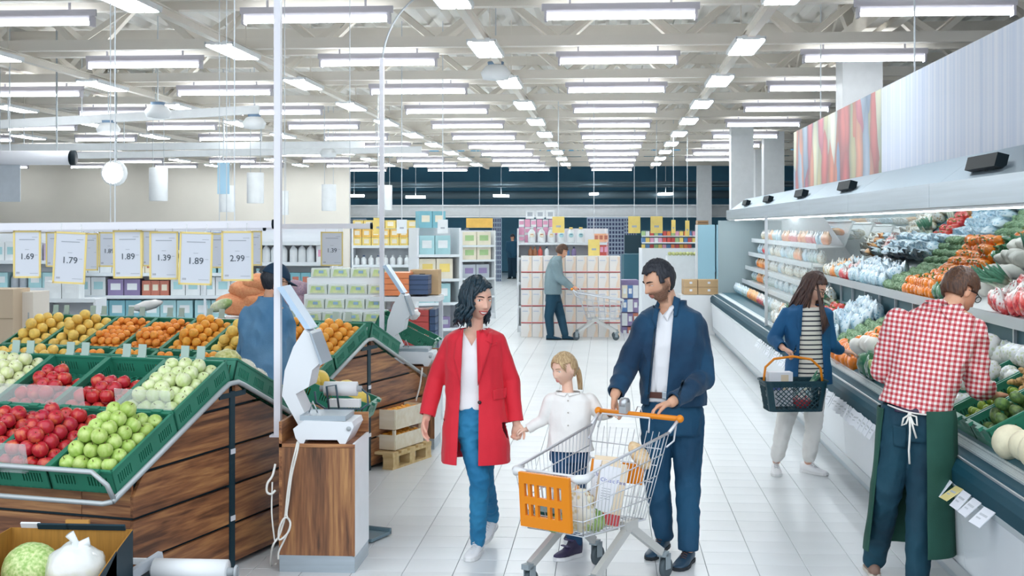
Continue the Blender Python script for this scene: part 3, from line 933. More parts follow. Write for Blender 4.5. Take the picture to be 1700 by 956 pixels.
for c in range(8):
	for k, dx in enumerate((-.09, .03)):
		o = link('label_holder', lh); o.matrix_world = M2 @ Matrix.Translation((-.2 - .41 * c + dx, .01, .15)) @ Matrix.Rotation(-.5, 4, 'X')
		tag(o, 'grey green label holder clipped on the top edge of the citrus crates', 'label holder', 'label holders on the citrus stand ridge')
# ------------------------------------------------------------------ the long refrigerated case on the right
FX = 1.95
Y0, Y1 = 6.2, 17.2
m_panel = mat('case_panel', '#e4e9ee', 0.3, vary=.02, vscale=.6)
m_bump = mat('case_bumper', '#174554', 0.6, spec=.2)
m_rail = mat('price_rail', '#dfe6ea', .25)
m_inner = mat('case_inside', '#3f6875', .5)
case = thing('refrigerated_case', 'long refrigerated vegetable case with mirrored back and steel canopy', 'refrigerated case', (0, 0, 0))
def along(y0, y1, poly, name, m, parent=case):
	return MB().prism(poly, 'y', y0, y1).build(name, m, parent)
YE = 25.0
along(Y0, YE, [(FX + .05, 0), (FX + .9, 0), (FX + .9, .12), (FX + .05, .12)], 'kick_plate', M_STEEL)
along(Y0, YE, [(FX - .01, .10), (FX + .04, .10), (FX + .04, .17), (FX - .01, .17)], 'kick_rail', M_ALU)
y = Y0; L = 1.22
while y < YE - .1:
	y1 = min(y + L, YE)
	MB().prism([(FX, .17), (FX + .03, .17), (FX + .0, .58), (FX - .03, .58)], 'y', y + .003, y1 - .003).build('front_panel', m_panel, case)
	y = y1
along(Y0, YE, [(FX + .03, .12), (FX + .9, .12), (FX + .9, .72), (FX + .03, .72)], 'tub', m_inner)
along(Y0, YE, [(FX - .03, .58), (FX + .06, .58), (FX + .06, .625), (FX - .05, .625)], 'price_rail', m_rail)
along(Y0, YE, [(FX - .045, .625), (FX + .12, .625), (FX + .12, .775), (FX + .03, .77), (FX - .03, .735), (FX - .05, .70)], 'bumper', m_bump)
along(Y0, YE, [(FX + .0, .752), (FX + .012, .752), (FX + .012, .764), (FX + .0, .764)], 'bumper_trim', M_ALU)
# perforated grille and clear lip
m_perf = mat('perforated_plate', '#c5d0d6', .35, metal=.4)
nt = m_perf.node_tree; bb = nt.nodes['Principled BSDF']; tc = nt.nodes.new('ShaderNodeTexCoord'); vo = nt.nodes.new('ShaderNodeTexVoronoi')
vo.inputs['Scale'].default_value = 60; vo.inputs['Randomness'].default_value = 0; nt.links.new(tc.outputs['Object'], vo.inputs[0])
rp = nt.nodes.new('ShaderNodeValToRGB'); rp.color_ramp.elements[0].position = .3; rp.color_ramp.elements[1].position = .4
rp.color_ramp.elements[0].color = lin('#41565f'); rp.color_ramp.elements[1].color = lin('#d5dfe4'); nt.links.new(vo.outputs[0], rp.inputs[0]); nt.links.new(rp.outputs[0], bb.inputs['Base Color'])
along(Y0, YE, [(FX + .09, .765), (FX + .15, .80), (FX + .15, .805), (FX + .09, .785)], 'grille', m_perf)
along(Y0, Y1, [(FX + .085, .775), (FX + .09, .775), (FX + .08, .85), (FX + .075, .85)], 'clear_lip', M_GLASS)
# lower deck, back wall, upper shelf, mirror, canopy
LA, LB = Vector((2.10, 0, .80)), Vector((2.78, 0, 1.16))
UA, UB = Vector((2.74, 0, 1.42)), Vector((3.16, 0, 1.62))
along(Y0, Y1, [(LA.x, LA.z - .03), (LB.x, LB.z - .03), (LB.x, LB.z), (LA.x, LA.z)], 'deck', m_inner)
along(Y0, Y1, [(2.78, .7), (2.84, .7), (2.84, 1.40), (2.78, 1.40)], 'back_wall', m_inner)
along(Y0, Y1, [(2.70, 1.36), (2.72, 1.36), (2.72, 1.44), (2.70, 1.44)], 'shelf_lip', M_ALU)
along(Y0, Y1, [(2.72, 1.385), (UB.x, UB.z - .03), (UB.x, UB.z - .01), (2.72, 1.405)], 'shelf', M_WHITE)
m_mirror = mat('mirror', '#e6eeee', 0.02, metal=1.0)
MIR0, MIR1 = (3.17, 1.56), (2.72, 2.20)
y = Y0
while y < Y1 - .1:
	y1 = min(y + 2.2, Y1)
	MB().prism([MIR0, (MIR0[0] + .03, MIR0[1] + .01), (MIR1[0] + .03, MIR1[1] + .01), MIR1], 'y', y + .003, y1 - .003).build('mirror', m_mirror, case)
	y = y1
along(Y0, YE, [(3.22, .1), (3.28, .1), (3.28, 2.3), (3.22, 2.3)], 'rear_wall', m_panel)
for yy in np.arange(7.0, 17, .75):
	MB().box((2.76, yy, 1.24), (.02, .03, .30)).build('shelf_upright', M_ALU, case)
# canopy: lip, underside, sloping top
y = Y0
while y < YE - .1:
	y1 = min(y + 3.1, YE)
	MB().prism([(2.20, 2.175), (2.24, 2.165), (2.26, 2.335), (2.20, 2.34)], 'y', y + .003, y1 - .003).build('canopy_lip', M_STEEL, case)
	MB().prism([(2.24, 2.325), (2.26, 2.325), (2.56, 2.53), (2.55, 2.55)], 'y', y + .003, y1 - .003).build('canopy_top', mat('shaded_steel', '#9fb0bc', .42, metal=.8), case)  # steel coloured darker to put shading between sloping top and lip
	y = y1
along(Y0, YE, [(2.22, 2.155), (3.22, 2.255), (3.22, 2.275), (2.22, 2.17)], 'canopy_underside', M_WHITE)
m_strip = mat('case_lamp', '#f6fbff', .5, emit=7.0)
along(Y0, YE - .2, [(2.34, 2.15), (2.42, 2.158), (2.42, 2.166), (2.34, 2.16)], 'case_lamp', m_strip)
# end glass post at the divider
MB().box((2.02, Y1, 1.45), (.035, .035, 1.45)).build('divider_post', M_ALU, case)
MB().prism([(2.03, .78), (2.8, .9), (3.2, 1.3), (3.2, 2.17), (2.2, 2.15), (2.03, 2.15)], 'y', Y1 - .005, Y1 + .005).build('divider_glass', M_GLASS, case)
# ---- far section with level shelves
for k, zz in enumerate((1.02, 1.27, 1.52, 1.77)):
	along(Y1 + .05, YE - .05, [(2.5 + .06 * k, zz), (3.2, zz), (3.2, zz + .025), (2.5 + .06 * k, zz + .025)], 'shelf', M_WHITE)
	along(Y1 + .05, YE - .05, [(2.48 + .06 * k, zz - .02), (2.5 + .06 * k, zz - .02), (2.5 + .06 * k, zz + .05), (2.48 + .06 * k, zz + .05)], 'shelf_edge', m_rail)
along(Y1 + .05, YE - .05, [(LA.x, LA.z - .03), (3.2, LA.z), (3.2, LA.z + .03), (LA.x, LA.z)], 'deck', m_inner)
MB().box((2.65, YE + .02, 1.1), (1.2, .05, 2.1)).build('end_panel', mat('end_panel', '#9fb0b4', .3), case)
MB().box((2.02, YE, .35), (.06, .06, .7)).build('end_bumper', M_STEEL, case)
# banner above the canopy
ban = thing('banner', 'long pale blue banner board above the refrigerated case', 'banner', (0, 0, 0))
m_ban = mat('pale_blue_stripes', '#c6d3ea', .5, color2='#dfe4f2', vscale=3, stretch=(1, 5, .0))
m_ph = bpy.data.materials.new('printed_vegetables'); m_ph.use_nodes = True
nt = m_ph.node_tree; b_ = nt.nodes['Principled BSDF']; b_.inputs['Roughness'].default_value = .5
tc = nt.nodes.new('ShaderNodeTexCoord'); mp = nt.nodes.new('ShaderNodeMapping'); mp.inputs['Scale'].default_value = (1, .9, .9)
nt.links.new(tc.outputs['Object'], mp.inputs[0])
ns = nt.nodes.new('ShaderNodeTexNoise'); ns.inputs['Scale'].default_value = 1.6; nt.links.new(mp.outputs[0], ns.inputs[0])
mxv = nt.nodes.new('ShaderNodeMix'); mxv.data_type = 'VECTOR'; mxv.inputs[0].default_value = .25
nt.links.new(mp.outputs[0], mxv.inputs[4]); nt.links.new(ns.outputs[1], mxv.inputs[5])
mp2 = nt.nodes.new('ShaderNodeMapping'); mp2.inputs['Scale'].default_value = (1, 1.15, .42); nt.links.new(mxv.outputs[1], mp2.inputs[0])
vo = nt.nodes.new('ShaderNodeTexVoronoi'); vo.inputs['Scale'].default_value = 3.6; nt.links.new(mp2.outputs[0], vo.inputs[0])
sx = nt.nodes.new('ShaderNodeSeparateColor'); nt.links.new(vo.outputs['Color'], sx.inputs[0])
rp = nt.nodes.new('ShaderNodeValToRGB'); rp.color_ramp.interpolation = 'CONSTANT'
els = ['#e07a76', '#e9a48c', '#ebe7c8', '#dd7f8c', '#b4c4d6', '#efe9d6', '#de7272', '#d6cca0', '#a3b7d0', '#e69078']
rp.color_ramp.elements[0].color = lin(els[0]); rp.color_ramp.elements[1].position = .1; rp.color_ramp.elements[1].color = lin(els[1])
for i in range(2, 10):
	e = rp.color_ramp.elements.new(i / 10); e.color = lin(els[i])
nt.links.new(sx.outputs[0], rp.inputs[0])
r2 = nt.nodes.new('ShaderNodeValToRGB'); r2.color_ramp.elements[0].color = (1, 1, 1, 1); r2.color_ramp.elements[0].position = .2
r2.color_ramp.elements[1].color = lin('#8fa3b8'); r2.color_ramp.elements[1].position = .75
nt.links.new(vo.outputs['Distance'], r2.inputs[0])
mm = nt.nodes.new('ShaderNodeMix'); mm.data_type = 'RGBA'; mm.blend_type = 'MULTIPLY'; mm.inputs[0].default_value = .8
nt.links.new(rp.outputs[0], mm.inputs[6]); nt.links.new(r2.outputs[0], mm.inputs[7]); nt.links.new(mm.outputs[2], b_.inputs['Base Color'])
y = 6.0
edges = [6.0, 7.7, 9.4, 11.1, 12.75]
for a, b in zip(edges[:-1], edges[1:]):
	MB().box((2.6, (a + b) / 2, 2.93), (.05, b - a - .006, .84)).build('banner_panel', m_ban, ban)
for a, b in ((12.75, 15.0), (15.0, 17.0), (17.0, 18.7)):
	MB().box((2.6, (a + b) / 2, 2.93), (.05, b - a - .006, .84)).build('picture_panel', m_ph, ban)['label'] = 'panel printed with blurred red and yellow vegetables'
hg = MB().bar((2.6, 8, 3.34), (2.6, 8, 5.1), .012)
hg.build('hanger', wire_m, ban)
MB().bar((2.6, 11.5, 3.34), (2.6, 11.5, 5.1), .012).build('hanger', wire_m, ban)
MB().bar((2.6, 16.5, 3.34), (2.6, 16.5, 5.1), .012).build('hanger', wire_m, ban)
# black spot lamps standing on the canopy
sp0 = None
for i, (px, py) in enumerate(((1637, 290), (1406, 319), (1330, 331), (1275, 338), (1239, 343))):
	X = 2.33; k = (px - 850) / F_PX * CY - SY; d = X / k
	p = Q(px, py, d); p.z = 2.39
	lab = f'black box spotlight on the steel canopy, {ordn[i]} from the near end'
	if sp0 is None:
		sp0 = thing('canopy_spotlight', lab, 'spotlight', p, 0, 'black spotlights on the canopy')
		MB().box((0, 0, .05), (.07, .66, .085), rot=(0, .25, 0)).build('housing', M_BLACK, sp0)
		MB().box((0, .35, .04), (.05, .04, .05)).build('socket', M_ALU, sp0)
		MB().box((.02, 0, -.01), (.04, .06, .06)).build('foot', M_BLACK, sp0)
	else: dup(sp0, p, 0.0, lab)
# ---- price cards clipped to the rail
card_me = MB().box((0, 0, 0), (.004, .135, .11)).mesh('card', M_PAPER)
card_y = mat('yellow_card', '#efdf9a', .6)
cy_me = MB().box((0, 0, 0), (.004, .14, .11)).mesh('card', card_y)
ink_me = MB().box((-.0025, 0, .012), (.001, .09, .012)).box((-.0025, .02, -.012), (.001, .05, .008)).mesh('print', mat('pale_ink', '#c0c6cd', .6))
q = random.Random(11)
yy = 6.7; i = 0
spots = [6.75, 6.98, 7.16, 7.34, 7.53, 7.74, 8.02, 8.26, 8.6] + list(np.arange(9.6, 11.6, .155)) + list(np.arange(11.75, 17.0, .21))
for i, yy in enumerate(spots):
	yel = abs(yy - 7.34) < .01
	tilt = (.85 + q.uniform(-.2, .2)) if yy < 9 else .5
	o = thing('price_card', 'yellow price card on the case rail, among the white ones by the clerk' if yel else ('white price card tilted out from the case rail near the clerk' if yy < 9 else 'white price card on the case rail beyond the clerk'), 'price card', (FX - .065 - (.03 if yy < 9 else .015), float(yy), .60 if yy < 9 else .585), 0, 'price cards on the case rail' if not yel else None)
	o.rotation_euler = (q.uniform(-.12, .12), tilt, q.uniform(-.15, .15))
	link('card', cy_me if yel else card_me, o); link('print', ink_me, o)
# ------------------------------------------------------------------ goods in the case
def plane_pt(A, B, t, y, h):
	d = (B - A); n = Vector((-d.z, 0, d.x)).normalized()
	p = A + d * t + n * h
	return Vector((p.x, y, p.z)), math.atan2(d.z, d.x)
def lane(y0, y1, A, B, name, mes, size, n, label, cat, group, part=None, upright=True, step=None, layers=1, tr=(0.0, 1.0), hz=.8, q=random.Random(21), lay_dir=None):
	"""goods in rows up the sloping deck between y0 and y1"""
	if not hasattr(mes, '__len__'): mes = [mes]
	Ls = (B - A).length
	sx, sy = step if step else (size * 1.75, size * 1.75)
	nx = max(1, int(Ls * (tr[1] - tr[0]) / sx)); ny = max(1, int((y1 - y0) / sy + .3)); c = 0
	for k in range(layers):
		for i in range(nx - k):
			for j in range(max(1, ny - k)):
				if c >= n: return
				t = tr[0] + (tr[1] - tr[0]) * ((i + .5 + k * .5) / nx)
				y = y0 + (y1 - y0) * ((j + .5 + k * .5) / ny)
				t += q.uniform(-.15, .15) * sx / Ls; y += q.uniform(-.18, .18) * sy
				p, ang = plane_pt(A, B, t, y, size * hz * (1 + 1.35 * k))
				if upright: rot = (q.uniform(-.35, .35), -.55 + q.uniform(-.3, .3), PI / 2 + q.uniform(-.5, .5))
				elif lay_dir is not None: rot = Euler((lay_dir[0] + q.uniform(-.2, .2), lay_dir[1] + q.uniform(-.15, .15), lay_dir[2] + q.uniform(-.2, .2)))
				else: rot = rnd_rot(q)
				put(name, q.choice(mes), p, size * q.uniform(.9, 1.1), rot, label, cat, group, part)
				c += 1
LOWER = [
	(6.35, 6.80, 'yellow_melon', melY_me, .092, 16, 'yellow melon in the lower case at the right picture edge', 'melon', False, None),
	(6.75, 7.30, 'cream_melon', melW_me, .09, 20, 'cream melon in the lower case by the right picture edge', 'melon', False, None),
	(9.0, 9.95, 'cauliflower', cauli_me, .095, 40, 'film wrapped cauliflower in the lower case at the clerk elbow', 'cauliflower', False, None),
	(9.95, 10.7, 'chinese_cabbage', cab_me, .10, 26, 'pale green cabbage in the lower case beside the striped shopper hand', 'cabbage', False, None),
	(10.7, 11.1, 'leaf_pouch', leaf_me, .11, 16, 'dark green leaf pouch in the lower case between cabbage and daikon', 'salad bag', True, None),
	(11.0, 11.55, 'daikon', daikon_me, .14, 18, 'thick white daikon in the lower case in front of the orange peppers', 'daikon', False, None),
	(11.6, 12.5, 'bell_pepper', pep_me, .058, 70, 'orange bell pepper in the lower case between shopper and clerk', 'bell pepper', False, pstem_me),
	(12.5, 13.3, 'artichoke', art_me, .05, 60, 'artichoke in the lower case left of the orange peppers', 'artichoke', False, None),
	(13.3, 14.5, 'herb_pouch', blue_me, .10, 70, 'bluish herb pouch in the lower case behind the striped shopper', 'herb bag', True, None),
	(14.5, 15.0, 'carrot_pouch', carrot_me, .08, 16, 'carrot pouch in the lower case left of the striped shopper', 'carrot bag', True, None),
	(15.0, 15.6, 'red_pepper', rpep_me, .055, 36, 'red pepper in the lower case left of the striped shopper', 'bell pepper', False, pstem_me),
	(15.6, 16.2, 'leek', leek_me, .13, 16, 'leek leaning in the lower case by the divider', 'leek', False, None),
	(16.2, 17.1, 'bean_pouch', bean_me, .095, 40, 'beige bean pouch in the lower case next to the divider', 'bean bag', True, None),
]
LD = (0, -1.0, 0)
for (a, b, nm, me, s, n, lab, cat, upr, part) in LOWER:
	lane(a, b, LA, LB, nm, me, s, n, lab, cat, nm.replace('_', ' ') + ' lane in the lower case', part, upr, layers=2 if nm in ('bell_pepper', 'artichoke', 'red_pepper', 'cauliflower', 'chinese_cabbage', 'herb_pouch', 'bean_pouch') else 1,
         lay_dir=LD if nm in ('daikon', 'leek', 'chinese_cabbage') else None, step=(s * 2.0, s * 1.0) if nm in ('daikon', 'leek') else ((s * 1.2, s * 1.25) if upr else None))
# crates of avocados, limes and ginger near the right edge
GC = []
for (yc, lab) in ((7.62, 'green crate of avocados at the front of the case'), (8.05, 'green crate of limes beside the avocados'), (8.48, 'green crate of wrapped vegetables hidden by the clerk')):
	ang = math.atan2((LB - LA).z, (LB - LA).x)
	Mx = Matrix.Translation(Vector((LA.x, yc, LA.z)) + (LB - LA) * .43) @ Matrix.Rotation(-ang, 4, 'Y') @ Matrix.Rotation(-PI / 2, 4, 'Z')
	crate(Mx.translation, Mx.to_euler(), lab, 'green crates in the case')
	GC.append(Mx)
q = random.Random(31)
fill(GC[0], 0, 0, .37, .56, 64, 'avocado', avo_me, .044, 'dark green avocado heaped at the front of the case', 'avocado', 'avocados in the crate', 3, None, q, (-.5, .5), jit=.3)
fill(GC[1], 0, 0, .37, .56, 80, 'lime', lime_me, .03, 'small lime in the crate behind the avocados', 'lime', 'limes in the crate', 2, None, q, (-.5, .15), jit=.3)
fill(GC[1], 0, .17, .36, .24, 30, 'ginger_root', ging_me[0], .05, 'knobbly ginger root above the avocados under the clerk hand', 'ginger', 'ginger roots', 2, None, q, jit=.6, z0=.06)
fill(GC[2], 0, 0, .37, .56, 30, 'cauliflower', cauli_me[0], .07, 'film wrapped head in the crate hidden by the clerk', 'cauliflower', 'wrapped heads beside the clerk', 2, None, q, jit=.3)
lane(7.4, 8.9, LA + (LB - LA) * .72, LB, 'cauliflower', cauli_me, .085, 16, 'film wrapped white head at the back of the lower case right of the clerk', 'cauliflower', 'wrapped heads right of the clerk', None, False, layers=2, hz=1.5)
UPPER = [
	(6.4, 9.3, 'radish_pouch', radish_me, .11, 60, 'red radish pouch on the upper shelf at the right picture edge', 'radish bag', True),
	(9.3, 9.8, 'radish_pouch', radish_me, .09, 12, 'red radish pouch on the upper shelf beside the leeks', 'radish bag', True),
	(9.75, 10.45, 'leek', leek_me, .15, 22, 'leek on the upper shelf right of the clerk head', 'leek', False),
	(10.45, 11.15, 'fennel_bulb', fennel_me, .085, 14, 'white fennel bulb on the upper shelf above the clerk head', 'fennel', False),
	(11.15, 11.45, 'leaf_pouch', leaf_me, .07, 8, 'dark leaf pouch on the upper shelf beside the orange peppers', 'salad bag', True),
	(11.45, 12.55, 'bell_pepper', pep_me, .05, 74, 'orange bell pepper on the upper shelf left of the clerk head', 'bell pepper', False),
	(12.55, 13.5, 'artichoke', art_me, .045, 66, 'artichoke on the upper shelf left of the orange peppers', 'artichoke', False),
	(13.5, 15.4, 'herb_pouch', blue_me, .085, 54, 'bluish herb pouch on the upper shelf in the middle', 'herb bag', True),
	(15.4, 15.9, 'radish_pouch', radish_me, .075, 14, 'red radish pouch on the upper shelf above the striped shopper', 'radish bag', True),
	(15.9, 16.3, 'salad_pouch', salad_me, .08, 12, 'greenish salad pouch on the upper shelf by the divider', 'salad bag', True),
	(16.3, 16.6, 'carrot_pouch', carrot_me, .07, 10, 'carrot pouch on the upper shelf by the divider', 'carrot bag', True),
	(16.6, 17.1, 'bean_pouch', bean_me, .075, 16, 'beige bean pouch on the upper shelf next to the divider', 'bean bag', True),
]
for (a, b, nm, me, s, n, lab, cat, upr) in UPPER:
	lane(a, b, UA, UB, nm, me, s, n, lab, cat, nm.replace('_', ' ') + ' lane on the upper shelf at ' + lab.split(' shelf ')[1], pstem_me if nm == 'bell_pepper' else None, upr,
         layers=2 if nm in ('bell_pepper', 'artichoke', 'fennel_bulb') else 1, tr=(.02, 1.0), lay_dir=LD if nm == 'leek' else None, step=(s * 1.2, s * 1.25) if upr else ((s * 1.6, s * .5) if nm == 'leek' else None))
# goods on the far section's shelves: small, sorted by kind along each shelf
q = random.Random(41)
farkinds = [('bean_pouch', bean_me, 'bean bag'), ('radish_pouch', radish_me, 'radish bag'), ('salad_pouch', salad_me, 'salad bag'), ('carrot_pouch', carrot_me, 'carrot bag'), ('herb_pouch', blue_me, 'herb bag')]
shn = ['lowest', 'second', 'third', 'top']
for k, zz in enumerate((.83, 1.045, 1.295, 1.545, 1.795)):
	y = Y1 + .25
	while y < YE - .3:
		nm, mes, cat = q.choice(farkinds)
		for j in range(q.randint(3, 6)):
			if y > YE - .3: break
			put(nm, q.choice(mes), Vector((2.64 + .05 * k + (q.uniform(-.03, .03) if k else -.3), y, zz + .085)), .082, (0, -.2, PI / 2 + q.uniform(-.3, .3)), f'{nm.replace("_", " ")} on the {["deck", "lowest shelf", "second shelf", "third shelf", "top shelf"][k]} of the far case section', cat, f'{nm.replace("_", " ")}es on the {["deck", "lowest shelf", "second shelf", "third shelf", "top shelf"][k]} of the far section')
			y += .15
		y += .03
# ------------------------------------------------------------------ weighing counters with scales and poles
m_scale = mat('scale_white', '#e9edf1', .35)
m_pole = mat('pole_paint', '#ebeaf1', .35)
m_lightblue = mat('pale_blue_plastic', '#bcd3ea', .3)
def counter(name, label, x, y, pole_top):
	t = thing(name, label, 'counter', (x, y, 0))
	W, D, H = .455, .46, .76
	MB().box((W / 2 + .009, .011, .10 + (H - .12) / 2), (W - .018, .022, H - .12)).build('front_panel', M_WALNUT_Z, t)
	MB().box((W / 2, D / 2, H - .011), (W, D, .022)).build('counter_top', M_WALNUT_X, t)
	MB().box((.009, D / 2, .10 + (H + .03) / 2), (.018, D, H + .03)).build('side_panel', M_WALNUT_Y, t)
	MB().box((W / 2, D - .009, .10 + (H + .03) / 2), (W, .018, H + .03)).build('back_panel', M_WALNUT_X, t)
	MB().box((W - .006, D / 2, H / 2 + .05), (.014, D - .01, H - .09)).build('white_side', M_WHITE, t)
	MB().box((W / 2, D / 2, .05), (W - .004, D - .01, .10)).build('plinth', M_STEEL, t)
	return t
C1 = (-1.948, 7.735); C2 = (-2.045, 12.06)
counter('weighing_counter', 'walnut weighing counter with a steel plinth in the foreground', C1[0], C1[1], 5)
counter('weighing_counter', 'walnut weighing counter further back, beside the red-coated woman', C2[0], C2[1], 3.6)
def pole(x, y, top, label, cap=False):
	o = thing('service_pole', label, 'pole', (x, y, .76))
	MB().box((0, 0, (top - .76) / 2), (.04, .05, top - .76)).build('shaft', m_pole, o)
	MB().box((0, 0, .006), (.09, .07, .012)).build('base_plate', m_pole, o)
	if cap:
		MB().tube(curve_pts((0, 0, top - .80), (.04, 0, top - .40), (.32, 0.0, top - .2), 8) + [Vector((.72, .1, top + .02)), Vector((1.1, .15, 5.1 - .76))], .01, 6).build('cable', wire_m, o)
def curve_pts(a, b, c, n=6):
	a, b, c = Vector(a), Vector(b), Vector(c)
	return [a * (1 - t) ** 2 + b * 2 * t * (1 - t) + c * t * t for t in [i / n for i in range(n + 1)]]
p = Q(461.5, 690, 8.12); pole(p.x, p.y, 5.14, 'tall white pole rising from the near counter to the ceiling')
p = Q(634, 600, 12.4); pole(p.x, p.y, 3.62, 'tall white pole at the far counter with a cable curving off its top', True)
def scale(label, x, y, first=[None]):
	if first[0] is not None:
		return dup(first[0], (x, y, .76), 0.0, label)
	t = thing('price_scale', label, 'scale', (x, y, .76), 0, 'price scales on the counters'); first[0] = t
	# base: wide low body on feet
	b = MB()
	b.prism([(-.17, .03), (-.145, .0), (-.12, .0), (-.11, .022), (.08, .022), (.095, .0), (.13, .0), (.18, .10), (.17, .13), (-.12, .135), (-.185, .085)], 'y', -.15, .15)
	b.build('scale_body', m_scale, t)
	MB().box((-.01, 0, .155), (.27, .27, .012)).box((-.01, -.134, .148), (.27, .008, .03)).box((.124, 0, .148), (.008, .27, .03)).box((-.01, .134, .148), (.27, .008, .03)).box((-.144, 0, .148), (.008, .27, .03)).build('weighing_tray', M_STEEL, t)
	MB().lathe([(.014, 0), (.014, .012)], 12, Matrix.Translation((.15, -.158, .09)) @ Matrix.Rotation(-PI / 2, 4, 'X')).build('lock', M_GREY, t)
	b = MB()
	poly = [(-.184, .087), (-.285, .265), (-.268, .415), (-.215, .56), (-.147, .665), (-.115, .64), (-.055, .46), (-.10, .42), (-.12, .32), (-.20, .275), (-.125, .12)]
	b.prism(poly, 'y', -.02, .20)
	b.build('printer_column', m_scale, t)
	s = MB(); s.prism([(-.110, .655), (-.095, .64), (-.028, .46), (-.045, .452)], 'y', -.05, .23); s.build('touch_screen', mat('screen_grey', '#aab6c2', .2), t)
	s = MB(); s.prism([(-.155, .665), (-.118, .665), (-.29, .925), (-.325, .915)], 'y', .02, .22); s.build('customer_display', m_lightblue, t)
	MB().tube([(-.13, .02, .15), (-.10, .0, .23), (-.07, .02, .15)], .005, 6).build('wire_rest', M_ALU, t)
	return t
scale('white price scale with tilted screen on the near counter', C1[0] + .265, C1[1] + .17)
scale('white price scale on the far counter beside the woman', C2[0] + .265, C2[1] + .17)
# cables
def flow(pts, n=4):
	pts = [Vector(p) for p in pts]; out = []
	for i in range(len(pts) - 1):
		a, b, c, d = pts[max(i - 1, 0)], pts[i], pts[i + 1], pts[min(i + 2, len(pts) - 1)]
		for k in range(n):
			t = k / n; out.append(.5 * (2 * b + (c - a) * t + (2 * a - 5 * b + 4 * c - d) * t * t + (3 * b - a - 3 * c + d) * t ** 3))
	return out + [pts[-1]]
m_cable = mat('white_cable', '#e3e2dc', .5)
d = 7.715
b = MB()
b.tube(flow([Q(494, 733, 7.76), Q(490, 750, d), Q(483, 780, d), Q(477, 820, d), Q(473, 858, d), Q(468, 876, d), Q(463, 890, d - .03), Q(452, 908, d - .05), G(450, 938, .006), G(460, 935, .006)]), .006, 7)
b.tube(flow([Q(496, 735, 7.76), Q(493, 752, d - .01), Q(484, 790, d), Q(479, 830, d), Q(476, 855, d), Q(482, 868, d - .03), Q(478, 884, d - .04), Q(464, 896, d - .05), Q(463, 880, d - .05), Q(470, 862, d - .05), Q(478, 860, d - .03), Q(482, 872, d - .01), Q(472, 896, d - .01), Q(463, 915, d - .01), Q(462, 928, d)]), .006, 7)
o = b.build('scale_cable', m_cable); tag(o, 'white knotted cables hanging down the front of the near counter', 'cable')
o = MB().tube(flow([Q(457, 770, 7.74), Q(452, 790, 7.72), Q(444, 802, 7.70), Q(443, 816, 7.70), Q(450, 820, 7.70), Q(457, 814, 7.72)]), .007, 7).build('cable_loop', m_cable); tag(o, 'white cable loop at the left edge of the near counter', 'cable')
o = MB().tube(flow([Q(452, 800, 7.73), Q(451, 850, 7.72), Q(455, 890, 7.72), Q(457, 900, 7.72)]), .005, 7).build('cable_drop', m_cable); tag(o, 'thin white cable hanging beside the near counter', 'cable')
o = MB().tube(flow([Q(701, 610, 12.03), Q(697, 640, 12.0), Q(690, 665, 12.0), Q(677, 700, 11.95), Q(672, 730, 11.9)]), .008, 7).build('cable_drop', m_cable); tag(o, 'white cable hanging down the front of the far counter', 'cable')
# bag roll behind the near scale
def bag_roll(label, loc, L, r, holder):
	t = thing('bag_roll', label, 'bag roll', loc)
	MB().lathe([(.018, -L / 2), (r, -L / 2), (r, L / 2), (.018, L / 2)], 24, Matrix.Rotation(PI / 2, 4, 'Y')).build('roll', mat('film_roll', '#eef1f3', .35), t)
	MB().lathe([(.02, -L / 2 - .03), (.02, L / 2 + .03)], 14, Matrix.Rotation(PI / 2, 4, 'Y')).build('core', M_GREY, t)
	for nm, pts in holder: MB().tube(pts, .007, 7).build(nm, mat('dark_wire', '#4a5f6c', .4, metal=.4), t)
	return t
p = Q(566, 645, 8.45)
bag_roll('white bag roll on a wire holder behind the near scale', p, .21, .046,
         [('holder_arm', [(.13, 0, 0), (.17, 0, -.03), (.175, 0, -.10), (.13, 0, -.13), (-.10, 0, -.13), (-.16, 0, -.09), (-.17, 0, -.02)]),
          ('wire_loop', [(-.06, -.06, -.16), (-.08, -.06, .02), (-.02, -.06, .03), (.0, -.06, -.12)]),
          ('holder_post', [(.02, 0, -.12), (.02, 0, -p.z + .02)]), ('holder_foot', [(-.1, 0, -p.z + .012), (.14, 0, -p.z + .012)])])
MB().box((.02, .03, -.095), (.2, .06, .05)).build('folded_bags', mat('film_roll', '#eef1f3', .35), bpy.data.objects['bag_roll'])
# bucket and scoop behind the near counter
p = Q(574, 880, 8.55)
bu = thing('bucket', 'white bucket with a dark blue label behind the near counter', 'bucket', (p.x, p.y, 0))
MB().lathe([(.12, 0), (.135, .42), (.145, .43), (.145, .45), (.125, .45), (.115, .02)], 24).build('pail', M_WHITE, bu)
MB().lathe([(.1295, .15), (.1355, .33)], 24).build('label', mat('dark_label', '#1f4a5c', .4, color2='#3c7a8c', vscale=9), bu)
MB().lathe([(.13, .452), (.12, .50), (.03, .52), (0, .52)], 20).build('lid', mat('brown_lid', '#a8734c', .6), bu)
q = G(604, 893)
o = MB().box((0, 0, .02), (.20, .26, .02)).box((0, .12, .03), (.20, .02, .04)).build('floor_mat', mat('smoked_plastic', '#6f8893', .25), None, (q.x + .03, q.y, 0), (0, 0, -.35)); tag(o, 'flat smoky grey pad on the floor beside the bucket', 'mat')
